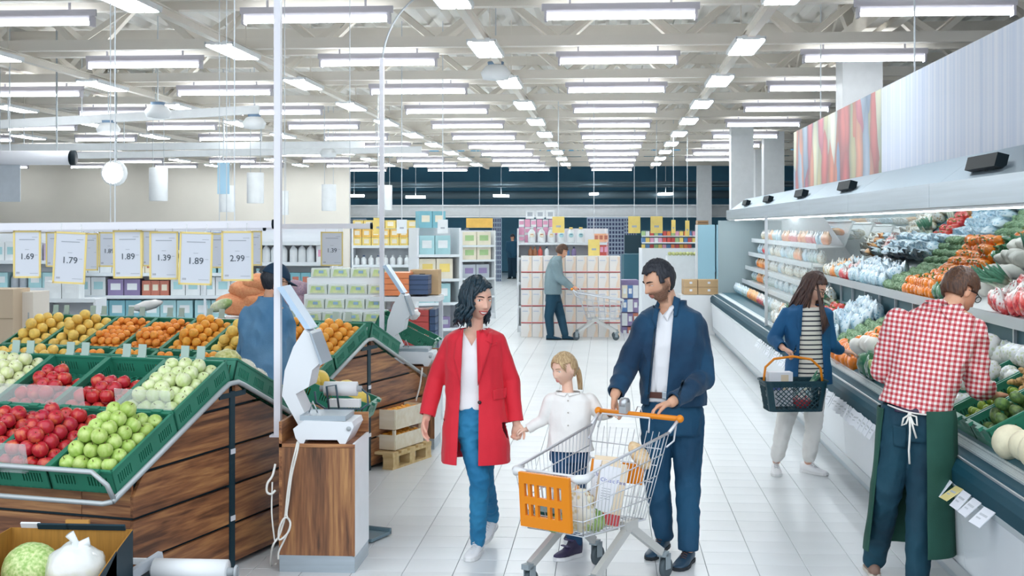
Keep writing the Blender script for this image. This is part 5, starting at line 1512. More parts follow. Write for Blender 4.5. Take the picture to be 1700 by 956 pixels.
# small hanging cards in the distance
def tagcard(px, py, w, h, d, c, lab, name='hanging_card'):
	p = Q(px, py, d); s = d / F_PX; o = thing(name, lab, 'sign', p, YAW)
	MB().box((0, 0, 0), (w * s, .01, h * s)).build('card', PAL[c] if c in PAL else c, o)
	if name != 'hanging_card': MB().bar((0, 0, h * s / 2), (0, 0, (5.14 if p.y < 49 else 2.4) - p.z), .015).build('string', wire_m, o)
	else:
		MB().box((0, -.007, -h * s * .1), (w * s * .4, .002, h * s * .12)).build('print', mat('faint_print', '#a9afb8', .6), o)
		MB().bar((0, 0, h * s / 2), (0, 0, (5.14 if p.y < 49 else 4.8) - p.z), .012).build('string', wire_m, o)
tagcard(667, 376, 17, 23, 20, 'white', 'white price card above the yellow packs')
tagcard(735, 376, 17, 23, 20, 'white', 'white price card above the pale packets')
tagcard(628, 375, 16, 27, 21, 'yellow', 'yellow card at the end of the sign rail')
tagcard(927, 373, 20, 27, 23.8, 'yellow', 'yellow card over the pink packs')
tagcard(986, 411, 19, 27, 23.8, 'yellow', 'yellow card beside the white bottles')
tagcard(1053, 373, 20, 28, 30, 'yellow', 'left yellow card over the checkout')
tagcard(1090, 373, 20, 28, 30, 'yellow', 'right yellow card over the checkout')
tagcard(1118, 376, 7, 22, 31, 'yellow', 'narrow yellow card edge on over the checkout')
tagcard(1141, 379, 7, 26, 31, 'yellow', 'narrow yellow card by the slatted post')
tagcard(796, 370, 44, 16, 48, 'amber', 'ochre sign board over the exit shutters', 'sign_board')
# dark shutters with a grid
m_shut = mat('shutter_bar', '#8d9cb0', .4, metal=.3)
def shutter(x0, x1, y0, y1, d, lab, nx, ny):
	a, b = Q(x0, y1, d), Q(x1, y0, d); t = thing('roller_shutter', lab, 'shutter', Vector(((a.x + b.x) / 2, (a.y + b.y) / 2, a.z)), YAW)
	w, h = (b - a).xy.length, b.z - a.z
	MB().box((0, .06, h / 2), (w, .02, h)).build('backing', mat('shutter_dark', '#3f4a6e', .5), t)
	for i in range(ny + 1): MB().box((0, 0, h * i / ny), (w, .03, .05)).build('slat', m_shut, t)
	for i in range(nx + 1): MB().box((-w / 2 + w * i / nx, -.005, h / 2), (.035, .03, h)).build('link_bar', m_shut, t)
shutter(975, 1036, 362, 470, 47, 'grey link shutter behind the carton stack', 12, 16)
shutter(818, 832, 362, 470, 49, 'narrow link shutter left of the distant person', 4, 14)
shutter(1036, 1056, 362, 392, 47, 'link shutter piece above the checkout', 5, 5)
shutter(560, 608, 364, 375, 49, 'link shutter strip far behind the sign rail', 10, 3)
shutter(772, 778, 380, 470, 49, 'link shutter sliver beside the far shelf', 2, 12)
# ------------------------------------------------------------------ the carton display
CD = 24.45; s = CD / F_PX
m_ctn = mat('white_carton', '#eeeae6', .6); m_fl = mat('carton_flesh', '#efd9c4', .6); m_st = mat('carton_red', '#c24f54', .6)
cw2, chh = 18.35 * s, 28.0 * s
box_c = MB().box((0, .15, chh / 2), (cw2 * .97, .30, chh * .97)).mesh('carton', m_ctn)
fl = MB(); fl.prism([(cw2 * .08, chh * .12), (cw2 * .45, chh * .12), (cw2 * .45, chh * .93), (cw2 * .22, chh * .93), (cw2 * .30, chh * .65), (cw2 * .16, chh * .4)], 'y', -.004, 0); fl_me = fl.mesh('printed_wave', m_fl)
st_me = MB().box((0, -.003, chh * .035), (cw2 * .97, .006, chh * .055)).mesh('red_band', m_st)
bl_me = MB().box((-cw2 * .12, -.003, chh * .72), (cw2 * .5, .005, chh * .03)).mesh('blue_line', mat('carton_blue', '#b3bfdc', .6))
rown = ['bottom', 'second', 'third', 'fourth', 'top']
base0 = Q(874, 565, CD)
rx = Vector((CY, SY, 0))
for r in range(5):
	for c in range(9):
		p = Vector((base0.x, base0.y, 0)) + rx * (cw2 * c); p.z = chh * (r + .0) - chh * .18
		if r == 0: p.z = 0
		o = link('carton', box_c if r else MB().box((0, .15, chh * .41), (cw2 * .97, .30, chh * .80)).mesh('carton', m_ctn), None, p, (0, 0, YAW))
		tag(o, f'white carton with a red band, {rown[r]} row of the carton display', 'carton', f'cartons in the {rown[r]} row of the display')
		if r: link('printed_wave', fl_me, o); link('red_band', st_me, o); link('blue_line', bl_me, o)
		else: link('printed_wave', fl_me, o, (0, 0, -chh * .15), None, (1, 1, .95))
# shelves of detergent above and behind the cartons
P = Q(860, 560, 25.6); P.z = 0; WD = 148 * 25.6 / F_PX
gondola('shelf_unit', 'white shelf unit of detergents behind the carton display', P, YAW, WD, 2.0, .5, (.5, .95, 1.43, 1.72))
M = Matrix.Translation(P) @ Matrix.Rotation(YAW, 4, 'Z')
def at(px, z, dy=.1):
	return M @ Vector(((px - 860) * 25.6 / F_PX, dy, z))
for r in range(3):
	for i in range(7 if r else 3):
		pack('packet', box_me(.105, .2, .15, 'pink' if (r + i) % 2 else 'white'), at(866 + 10 * i, 1.72 + .155 * r, .28), YAW, 'pink and white pack stacked at the top of the detergent shelf', 'packet', 'pink packs on the detergent shelf', label_me(.09, .07, 'pink'), -.102)
for i in range(3):
	pack('packet', box_me(.16, .2, .16, 'white'), at(880 + 17 * i, 2.19, .25), YAW, 'white pack lying on top of the pink packs', 'packet', 'white packs on the pink ones', label_me(.1, .08, 'grey'), -.102)
jug = MB(); jug.loft([[Vector((x * .075 * k, y * .05 * k, z)) for x, y in [(math.cos(t), math.sin(t)) for t in [2 * PI * i / 14 for i in range(14)]]] for k, z in ((.85, 0), (1, .02), (1, .17), (.85, .22), (.45, .255), (.4, .27))]); jug.cur = 1
jug.lathe([(.035, .27), (.035, .305), (0, .305)], 10);
for i in range(6):
	c = ('rust', 'red', 'amber', 'blue', 'navy', 'navy')[i]
	me = bpy.data.meshes.get('detergent_bottle_' + c) or jug.mesh('detergent_bottle_' + c, [PAL['white'], PAL['yellow'] if i == 4 else PAL['white']])
	o = pack('detergent_bottle', me, at(883 + 16.3 * i, 1.72, .06), YAW, f'big white detergent bottle with a {c} label, {("first", "second", "third", "fourth", "fifth", "sixth")[i]} from the left', 'bottle', 'big white bottles on the detergent shelf')
	link('label', MB().ball((0, 0, 0), (.045, .012, .045), 12, 8).mesh('label', PAL['cream' if i < 3 else 'teal']), o, (0, -.045, .15)); link('label_mark', MB().box((0, 0, 0), (.05, .01, .012)).mesh('label_mark', PAL[c]), o, (0, -.054, .165))
for px, c, c2, lab in ((881, 'brown', 'brown', 'first small brown bottle under the detergent bottles'), (888, 'brown', 'brown', 'second small brown bottle under the detergent bottles'), (897, 'red', 'red', 'red bottle under the detergent bottles'), (908, 'white', 'navy', 'white bottle with a dark cap under the detergent bottles'), (942, 'blue', 'navy', 'left blue bottle beside the grey jumper man'), (953, 'violet', 'navy', 'right blue bottle beside the grey jumper man')):
	pack('bottle', bottle_me(.045, .22, c, c2), at(px, 1.43, .05), YAW, lab, 'bottle', None)
for i in range(3):
	pack('packet', box_me(.09, .2, .30, 'red'), at(992 + 7 * i, 1.43 + .0, .1), YAW, 'red pack at the right end of the detergent shelf', 'packet', 'red packs on the detergent shelf', label_me(.06, .1, 'pink'), -.102)
	pack('packet', box_me(.09, .2, .16, 'peach'), at(990 + 8 * i, 1.74, .1), YAW, 'peach pack at the right end above the red ones', 'packet', 'peach packs on the detergent shelf', label_me(.06, .08, 'rust'), -.102)
# ------------------------------------------------------------------ checkout corner and the end of the case
def plain_box(name, lab, cat, px0, px1, py0, py1, d, depth, m, floor_=True):
	a, b = Q(px0, py1, d), Q(px1, py0, d); w = (b - a).xy.length
	z0_ = 0 if floor_ else a.z
	o = MB().box((0, depth / 2, 0), (w, depth, b.z - z0_)).build(name, m, None, ((a.x + b.x) / 2, (a.y + b.y) / 2, (b.z + z0_) / 2), (0, 0, YAW))
	return tag(o, lab, cat)
plain_box('checkout_counter', 'dark teal checkout counter behind the man pushing the cart', 'counter', 1036, 1064, 422, 470, 34, .8, mat('dark_teal_front', '#2f5f70', .5))
plain_box('checkout_screen', 'dark screen over the checkout counter', 'screen', 1037, 1068, 390, 420, 36, .1, M_DARK, False)
plain_box('low_bin', 'low violet bin front of packs right of the carton display', 'bin', 1032, 1060, 465, 566, 25.5, .5, PAL['violet'])
qv = random.Random(9)
for r in range(4):
	for i in range(3):
		c = ('cream', 'blue', 'white', 'violet', 'rust')[(r + i) % 5]
		a = Q(1037 + 9 * i, 484 + 23 * r, 25.35)
		pack('packet', box_me(.10, .08, .24, c), Vector((a.x, a.y, a.z - .12)), YAW, f'{c} pack in the violet bin, {("top", "second", "third", "lowest")[r]} tier', 'packet', f'packs in the violet bin tier {r}', label_me(.06, .1, 'white'), -.042)
plain_box('sweet_stand', 'white stand under the bright sweets by the checkout', 'stand', 1066, 1166, 412, 470, 31, .8, m_shelf)
SW = ['red', 'blue', 'orange', 'yellow', 'white', 'aqua', 'pink', 'green', 'amber']
for r, (py, n) in enumerate(((388, 13), (399, 13), (410, 12))):
	for i in range(n):
		a = Q(1068 + 7 * i, py, 31.36 - .2 * r + (.3 if r == 2 else 0)); c = qv.choice(SW)
		pack('sweet_bag', lump_me(c) if False else box_me(.085, .06, .12, c), Vector((a.x, a.y, a.z - .06)), YAW + qv.uniform(-.2, .2), f'{c} sweet bag on the {("top", "middle", "lower")[r]} rack by the checkout', 'sweet bag', f'{c} sweets on the {("top", "middle", "lower")[r]} rack')
plain_box('sweet_shelf', 'narrow white shelves of the sweet rack', 'shelf', 1066, 1160, 391, 393, 31.3, .12, m_shelf, False)
plain_box('sweet_shelf', 'lower narrow white shelf of the sweet rack', 'shelf', 1066, 1160, 402, 404, 31.1, .12, m_shelf, False)
plain_box('sweet_rack', 'pale back board of the sweet rack by the checkout', 'rack', 1066, 1160, 382, 418, 31.45, .05, mat('rack_board', '#51707c', .5), False)
for i in range(10):
	a = Q(1112 + 6 * i, 421, 29.5); put('lemon_bunch', citrus_mesh('lemon', PAL['olive'], .8) if i == 0 else bpy.data.meshes['lemon'], Vector((a.x, a.y, a.z)), .05, rnd_rot(qv), 'yellow green fruit in the white bins by the checkout', 'fruit', 'fruit in the white bins')
plain_box('white_bin', 'row of white bins of yellow fruit by the checkout', 'bin', 1108, 1170, 424, 448, 29.5, .4, M_WHITE)
plain_box('slatted_post', 'brown slatted post at the foot of the far white column', 'post', 1158, 1176, 366, 440, 33, .3, mat('tan_post', '#bf9d78', .6))
for k in range(13):
	a = Q(1167, 369 + 5.5 * k, 32.9); o = MB().box((0, 0, 0), (.24, .03, .025)).build('slat', mat('dark_tan', '#8a6a50', .6), bpy.data.objects['slatted_post']); o.matrix_parent_inverse = Matrix(); o.location = bpy.data.objects['slatted_post'].matrix_basis.inverted() @ a
pb = thing('blue_screen', 'tall light blue board beyond the end of the case', 'board', Q(1194, 465, 28.2)); hgt = 92 * 28.2 / F_PX
for dx in (-.27, .12): MB().box((dx + .0, 0, hgt / 2), (.36 if dx < 0 else .36, .04, hgt)).build('board', mat('sky_blue_board', '#a9d6e8', .4), pb)
MB().box((-.48, 0, hgt / 2 - .0), (.05, .05, hgt)).build('frame_post', M_WHITE, pb)
MB().box((-.1, 0, -pb.location.z / 2), (.8, .05, pb.location.z)).build('lower_board', M_WHITE, pb)
# cartons on a draped pallet
M_SHEET = mat('white_drape', '#e8eaec', .7, bump=.2, bscale=6)
a, b = Q(1130, 545, 25.0), Q(1222, 490, 25.0)
o = MB().box((0, .4, b.z / 2), ((b - a).xy.length, .8, b.z)).build('draped_table', M_SHEET, None, ((a.x + b.x) / 2, (a.y + b.y) / 2, 0), (0, 0, YAW)); tag(o, 'white draped block behind the man pushing the cart', 'table')
n = 0
for r in range(2):
	for i, (x0, x1) in enumerate(((1136, 1158), (1159, 1195), (1196, 1220))):
		a, b = Q(x0, 489 - 12.5 * r, 25.1), Q(x1, 489 - 12.5 * (r + 1) + .5, 25.1)
		o = MB().box((0, .2, (b.z - a.z) / 2), ((b - a).xy.length, .4, b.z - a.z)).build('brown_carton', M_CARD, None, ((a.x + b.x) / 2, (a.y + b.y) / 2, a.z), (0, 0, YAW))
		tag(o, f'brown carton on the draped block, {("lower", "upper")[r]} layer, {("left", "middle", "right")[i]} one', 'carton', 'brown cartons on the draped block')
		MB().box((0, -.003, (b.z - a.z) * .6), (.05, .004, .04)).build('sticker', M_PAPER, o)
# beige wall lettering-free hanging banner and blue sign
tagcard(371, 296, 20, 52, 26, mat('pale_blue_banner', '#a9cfe6', .5), 'tall pale blue hanging banner above the wall shelves', 'hanging_banner')
tagcard(16, 300, 36, 70, 20, PAL['grey'], 'pale grey hanging board at the left picture edge', 'hanging_board')
# ------------------------------------------------------------------ people: one continuous body each, clothes and hair as its children
from mathutils.bvhtree import BVHTree
def fuse(mb, name, mats, voxel=0.006, smooth=3, fac=0.5):
	"""grow closed shapes together into one continuous surface"""
	me0 = mb.mesh(name + '_raw', mats[0] if isinstance(mats, (list, tuple)) else mats)
	o = bpy.data.objects.new(name, me0); COL.objects.link(o)
	md = o.modifiers.new('r', 'REMESH'); md.mode = 'VOXEL'; md.voxel_size = voxel; md.use_smooth_shade = True
	if smooth:
		s = o.modifiers.new('s', 'SMOOTH'); s.iterations = smooth; s.factor = fac
	dg = bpy.context.evaluated_depsgraph_get(); dg.update()
	me = bpy.data.meshes.new_from_object(o.evaluated_get(dg))
	bpy.data.objects.remove(o); bpy.data.meshes.remove(me0)
	me.name = name
	me.materials.clear()
	for m in (mats if isinstance(mats, (list, tuple)) else [mats]): me.materials.append(m)
	return me
def coords(me):
	a = np.empty(len(me.vertices) * 3, dtype=np.float32); me.vertices.foreach_get('co', a); return a.reshape(-1, 3)
def normals(me):
	a = np.empty(len(me.vertices) * 3, dtype=np.float32); me.vertices.foreach_get('normal', a); return a.reshape(-1, 3)
def set_coords(me, a):
	me.vertices.foreach_set('co', np.ascontiguousarray(a, dtype=np.float32).ravel()); me.update()
def crumple(me, amp=0.006, sc=(9, 9, 5), seed=0.0, amp2=0.0):
	"""soft cloth folds along the normals"""
	v = coords(me); n = normals(me); k = np.array(sc)
	q = v * k + seed
	f = np.empty(len(v), dtype=np.float32)
	for i in range(len(v)):
		p = Vector(q[i])
		a = noise.noise(p)
		f[i] = (1 - abs(a) * 2.2) * amp + (noise.noise(p * 2.7) * amp2 if amp2 else 0)
	set_coords(me, v + n * f[:, None])
	return me
def trim(me, planes=(), drop=None, thick=0.0, name=None):
	"""cut cleanly along planes, drop the faces a test names, give the rest a thickness"""
	bm = bmesh.new(); bm.from_mesh(me)
	for (co, no) in planes:
		g = list(bm.verts) + list(bm.edges) + list(bm.faces)
		bmesh.ops.bisect_plane(bm, geom=g, plane_co=co, plane_no=no, dist=1e-5)
	if drop is not None:
		dead = [f for f in bm.faces if drop(f.calc_center_median())]
		bmesh.ops.delete(bm, geom=dead, context='FACES')
	if thick: shell(bm, thick)
	for f in bm.faces: f.smooth = True
	bm.to_mesh(me); bm.free(); me.update()
	return me
def shell(bm, t):
	"""give an open surface a constant thickness inwards, with closed rims"""
	bmesh.ops.dissolve_degenerate(bm, dist=1e-5, edges=list(bm.edges))
	lone = [v for v in bm.verts if not v.link_faces]
	if lone: bmesh.ops.delete(bm, geom=lone, context='VERTS')
	bm.normal_update()
	faces = list(bm.faces)
	rim = [(e.verts[0], e.verts[1], e.link_faces[0]) for e in bm.edges if len(e.link_faces) == 1]
	inner = {v: bm.verts.new(v.co - v.normal * t) for v in list(bm.verts)}
	for f in faces:
		try: bm.faces.new([inner[v] for v in reversed(f.verts)])
		except ValueError: pass
	for a, b, f in rim:
		vs = list(f.verts); i = vs.index(a)
		if vs[(i + 1) % len(vs)] is not b: a, b = b, a
		try: bm.faces.new((b, a, inner[a], inner[b]))
		except ValueError: pass
	bm.normal_update()
def tree(me, M=None):
	vs = [v.co.copy() for v in me.vertices]
	if M is not None: vs = [M @ v for v in vs]
	return BVHTree.FromPolygons(vs, [tuple(p.vertices) for p in me.polygons])
EYE = Vector((0, 0, CAM_H))
def hit(trees, px, py, dflt=8.0):
	d = (Q(px, py, 10) - EYE).normalized(); best = None
	for t in trees:
		p, n, i, L = t.ray_cast(EYE, d)
		if p is not None and (best is None or L < best[1]): best = (p, L, d)
	return best
def patch(quad, trees, name, m, parent, off=0.006, thick=0.004, nu=8, nv=8, lift=0.0, D=8.0):
	"""a flat piece (lapel, flap, belt, label) laid on the surface it belongs to"""
	trees = trees if isinstance(trees, (list, tuple)) else [trees]
	a, b, c, d = [Vector(p) for p in quad]
	pts = []; last = None
	for j in range(nv + 1):
		for i in range(nu + 1):
			u, v = i / nu, j / nv
			p = a.lerp(b, u).lerp(d.lerp(c, u), v)
			h = hit(trees, p.x, p.y)
			if h is None: pts.append(None)
			else: pts.append((h[1], h[2]))
	ds = [x[0] for x in pts if x]
	mean = sorted(ds)[len(ds) // 2] if ds else D
	out = []
	k = 0
	for j in range(nv + 1):
		for i in range(nu + 1):
			u, v = i / nu, j / nv
			p = a.lerp(b, u).lerp(d.lerp(c, u), v)
			dr = (Q(p.x, p.y, 10) - EYE).normalized()
			L = pts[k][0] if pts[k] and abs(pts[k][0] - mean) < .12 else mean
			k += 1
			out.append(EYE + dr * (L - off - lift * math.sin(PI * u) * math.sin(PI * v)))
	bm = bmesh.new()
	vs = [bm.verts.new(p) for p in out]
	for j in range(nv):
		for i in range(nu):
			q = j * (nu + 1) + i
			bm.faces.new((vs[q], vs[q + 1], vs[q + nu + 2], vs[q + nu + 1]))
	bm.normal_update()
	bmesh.ops.recalc_face_normals(bm, faces=bm.faces)
	if sum(f.normal.dot(f.calc_center_median() - EYE) for f in bm.faces) > 0: bmesh.ops.reverse_faces(bm, faces=list(bm.faces))
	shell(bm, thick)
	for f in bm.faces: f.smooth = True
	me = bpy.data.meshes.new(name); bm.to_mesh(me); bm.free(); me.materials.append(m)
	return child(name, me, parent)
def child(name, me, parent):
	"""link a mesh built in place (world coordinates) under a person"""
	o = link(name, me, parent)
	o.matrix_parent_inverse = parent.matrix_world.inverted() if parent is not None else Matrix()
	return o
def frame(f, u=(0, 0, 1)):
	"""columns: right hand side of the person, forward, up"""
	f = Vector(f).normalized(); u = Vector(u)
	r = f.cross(u).normalized(); u = r.cross(f)
	return Matrix((r, f, u)).transposed()
def ell(c, r, f, a, b, n=24, p=2.3, tilt=None):
	out = []
	for k in range(n):
		t = 2 * PI * k / n; ct, st = math.cos(t), math.sin(t)
		x = a * math.copysign(abs(ct) ** (2 / p), ct); y = b * math.copysign(abs(st) ** (2 / p), st)
		out.append(Vector(c) + Vector(r) * x + Vector(f) * y)
	return out
def torso(mb, secs, p=2.4):
	"""secs: (centre, right, forward, half width, half depth)"""
	mb.loft([ell(c, r, f, a, b, p=p) for (c, r, f, a, b) in secs])
	return mb
def limb(mb, pts, rs, n=14):
	pts = [Vector(p) for p in pts]
	for i in range(len(pts) - 1):
		mb.tube([pts[i], pts[i + 1]], [rs[i], rs[i + 1]], n)
	for p, r in zip(pts, rs): mb.ball(p, r * .995, n, 8)
	return mb
def curve3(a, b, c, n=6):
	a, b, c = Vector(a), Vector(b), Vector(c)
	return [a * (1 - t) ** 2 + b * 2 * t * (1 - t) + c * t * t for t in [i / n for i in range(n + 1)]]
# ---- head: x right, y forward, z up, eye level at 0, about 0.236 m tall
def G1(x, s): return math.exp(-(x / s) ** 2)
def headp(d, fem=0.0, kid=0.0, nose=1.0, smile=0.0):
	d = Vector(d)
	p = Vector((0.0755 * d.x, 0.097 * d.y, 0.118 * d.z))
	if d.z < 0:
		t = -d.z
		p.x *= 1 - (0.36 + .06 * fem) * t ** 1.6
		if d.y < 0: p.y *= 1 - 0.52 * t
		else: p.y *= 1 + 0.10 * t * (1 - t * .3)
	if d.y > 0: p.y *= 1 - .05 * G1(d.x, .5)
	if d.y < 0: p.y *= 1.06
	if d.y > 0.1:
		x, z = p.x, p.z
		# profile
		nz_ = 0.0
		if -0.052 < z < 0.012:
			u = (0.012 - z) / 0.056
			nz_ = (0.004 + 0.023 * min(1, u) ** 1.2) * (1 if z > -.045 else max(0, (z + .054) / .009))
		p.y += nose * (1 - .3 * kid) * nz_ * G1(x, .0085 + .005 * max(0, min(1, (0.0 - z) / .045)))
		p.y -= 0.009 * G1(abs(x) - .031, .015) * G1(z + .002, .011)
		p.y += 0.0045 * (1 - fem * .6) * G1(z - .02, .009) * G1(x, .05)
		p.y += 0.004 * G1(abs(x) - .037, .018) * G1(z + .036, .018) * (1 + smile)
		p.y += 0.0055 * G1(x, .02) * G1(z + .066, .0055) + 0.006 * G1(x, .017) * G1(z + .079, .006)
		p.y -= 0.003 * G1(x, .022) * G1(z + .0725, .003)
		p.y += 0.008 * G1(x, .018) * G1(z + .104, .012)
		p.y -= 0.004 * G1(x, .02) * G1(z + .091, .006)
	return p
class Head:
	def __init__(self, C, f, up=(0, 0, 1), s=1.0, **kw):
		self.R = frame(f, up); self.C = Vector(C); self.s = s; self.kw = kw
		self.M = Matrix.Translation(self.C) @ (self.R.to_4x4()) @ Matrix.Scale(s, 4)
	def P(self, x, y, z): return self.M @ Vector((x, y, z))
	def surf(self, x, z):
		"""point of the face at x, z"""
		lo, hi = 0.02, 0.999; best = None
		for i in range(60):
			for dy in (0.0,):
				pass
		b = None
		for k in range(26):
			sz = z / .118 + (k - 13) * .012
			for j in range(9):
				sx = x / .0755 * (1 + max(0, -sz) * .35) + (j - 4) * .02
				if sz * sz + sx * sx >= .995: continue
				p = headp((sx, math.sqrt(1 - sz * sz - sx * sx), sz), **self.kw)
				e = (p.x - x) ** 2 + (p.z - z) ** 2
				if b is None or e < b[0]: b = (e, p)
		return b[1]
	def add(self, mb, nu=52, nv=40):
		mb.ball((0, 0, 0), 1.0, nu, nv, fn=lambda d: headp(d, **self.kw))
		o = len(mb.v) - ((nv - 1) * nu + 2)
		for i in range(o, len(mb.v)): mb.v[i] = tuple(self.M @ Vector(mb.v[i]))
		for sx in (-1, 1):   # ears
			b = MB().ball((0, 0, 0), (.010, .019, .031), 10, 8)
			Me = self.M @ Matrix.Translation((sx * .074, -.012, -.012)) @ Matrix.Rotation(sx * -.35, 4, 'Z') @ Matrix.Rotation(-.2, 4, 'X')
			mb.add(b.v, b.f, Me, smooth=True)
		return mb
	def face(self, parent, iris='#3a2a20', brow='#2a2220', lip='#b8605c', smile=False, look=0.0, open_=1.0, lipw=.024, browt=.0035, glasses=None, lowlid=0.0, teeth=False):
		sets = []; me_l = MB()
		for sx in (-1, 1):
			me_w = MB(); me_i = MB(); me_b = MB(); me_d = MB(); sets += [('eye', me_w), ('iris', me_i), ('brow', me_b), ('eyelid', me_d)]
			e = self.surf(sx * .031, -.001)
			c = Vector((sx * .031, e.y - .0045, -.001 - lowlid))
			me_w.add(*self._b(c, (.0155, .009, .0075 * open_)), M=self.M, smooth=True)
			me_i.add(*self._b(c + Vector((look * .005, .0045, -.0005)), (.0072, .0045, .0068 * open_)), M=self.M, smooth=True)
			pts = []
			for t in (-1, -.4, .3, 1):
				x = sx * (.031 + .019 * t); z = .0215 - .004 * t * t + .0015 * t
				q = self.surf(x, z); pts.append(self.M @ Vector((x, q.y + .0015, z)))
			me_b.tube(pts, [browt * .7 * self.s, browt * self.s, browt * self.s, browt * .4 * self.s], 6)
			# upper lid line
			pts = []
			for t in (-1, -.3, .4, 1):
				x = sx * (.031 + .0135 * t); z = .0052 * open_ - .003 * t * t - lowlid
				q = self.surf(x, z); pts.append(self.M @ Vector((x, q.y + .0005, z)))
			me_d.tube(pts, .0014 * self.s, 5)
		# mouth
		zc = -.0725; curve = .010 if smile else .002
		lips = []
		for k, (dz, r) in enumerate(((.0055 if not smile else .007, .0034), (-.0062 if not smile else -.010, .0044))):
			pts = []
			for t in (-1, -.5, 0, .5, 1):
				x = lipw * t; z = zc + dz * (1 - t * t) + curve * t * t * (1.0 if smile else .3)
				q = self.surf(x, max(z, -.085)); pts.append(self.M @ Vector((x, q.y + .0008, z)))
			me_l = MB(); lips.append(me_l); me_l.tube(pts, [r * .4 * self.s, r * self.s, r * self.s, r * self.s, r * .4 * self.s], 6)
		m_eye = mat('eye_white', '#e6e4e0', .3); m_ir = mat('iris_' + iris[1:], iris, .25); m_br = mat('brow_' + brow[1:], brow, .7); m_lp = mat('lip_' + lip[1:], lip, .45)
		mm = {'eye': m_eye, 'iris': m_ir, 'brow': m_br, 'eyelid': m_br, 'lip': m_lp}
		eye = None
		for nm, b in sets + [('lip', x) for x in lips]:
			o = child(nm, b.mesh(nm, mm[nm]), eye if nm == 'iris' else parent)
			if nm == 'eye': eye = o
		if teeth:
			q = self.surf(0, zc); b = MB()
			pts = [self.M @ Vector((lipw * .8 * t, self.surf(lipw * .8 * t, zc).y + .0004, zc + .006 * t * t - .0015)) for t in (-1, -.5, 0, .5, 1)]
			b.tube(pts, [.002 * self.s, .0055 * self.s, .0065 * self.s, .0055 * self.s, .002 * self.s], 6)
			child('teeth', b.mesh('teeth', mat('teeth_white', '#f4f2ee', .3)), parent)
		if glasses:
			b = MB()
			for sx in (-1, 1):
				pts = [self.M @ Vector((sx * .033 + .022 * math.cos(t), .105 + .0 * abs(sx), -.004 + .017 * math.sin(t))) for t in [2 * PI * k / 14 for k in range(14)]]
				b.tube(pts, .0024, 5, closed=True)
				b.tube([self.P(sx * .055, .103, 0), self.P(sx * .082, .05, .003), self.P(sx * .083, -.015, .0)], .0022, 5)
			b.tube([self.P(-.011, .106, 0), self.P(.011, .106, 0)], .0022, 5)
			child('glasses', b.mesh('glasses', M_BLACK), parent)
	def _b(self, c, r):
		b = MB().ball(c, r, 12, 8); return b.v, b.f
def hair_mat(name, a, b, rough=.45):
	return mat(name, a, rough, color2=b, vscale=3.0, stretch=(40, 40, 6), bump=.4, bscale=3)
def hair_cap(H, name, m, parent, keep, thick=.012, rough=.006, nu=90, nv=64, seed=0.0, extra=None):
	"""short hair: a shell over the skull where keep(direction, point) says so"""
	def fn(d):
		p = headp(d, **H.kw); n = p.normalized()
		lock = noise.noise(Vector((d.x * 9 + seed, d.y * 9, d.z * 3))) * rough + noise.noise(Vector((d.x * 24, d.y * 24 + seed, d.z * 8))) * rough * .6
		t = thick + (extra(d) if extra else 0)
		return p + n * (t + lock)
	b = MB(); b.ball((0, 0, 0), 1.0, nu, nv, fn=fn)
	me = bpy.data.meshes.new(name); me.from_pydata(b.v, [], b.f); me.materials.append(m)
	bm = bmesh.new(); bm.from_mesh(me)
	bmesh.ops.recalc_face_normals(bm, faces=bm.faces)
	def dirn(c):
		return Vector((c.x / .0755, c.y / .097, c.z / .118)).normalized()
	dead = [f for f in bm.faces if not keep(dirn(f.calc_center_median()), f.calc_center_median())]
	bmesh.ops.delete(bm, geom=dead, context='FACES')
	bm.normal_update()
	shell(bm, thick * 1.1)
	for f in bm.faces: f.smooth = True
	bmesh.ops.transform(bm, matrix=H.M, verts=bm.verts)
	bm.to_mesh(me); bm.free()
	return child(name, me, parent)
def short_keep(d, c, line=.055, back=-.72, side=-.10):
	"""hairline of a short cut"""
	if d.y > 0.35:
		return c.z > line + .012 * noise.noise(Vector((c.x * 60, 0, 1))) and d.z > .35
	if d.y > -0.05: return c.z > side * .1 + (.35 + d.y) * .05 - (.03 if d.y < .12 else 0)
	return d.z > back + .08 * noise.noise(Vector((c.x * 50, c.y * 50, 0)))
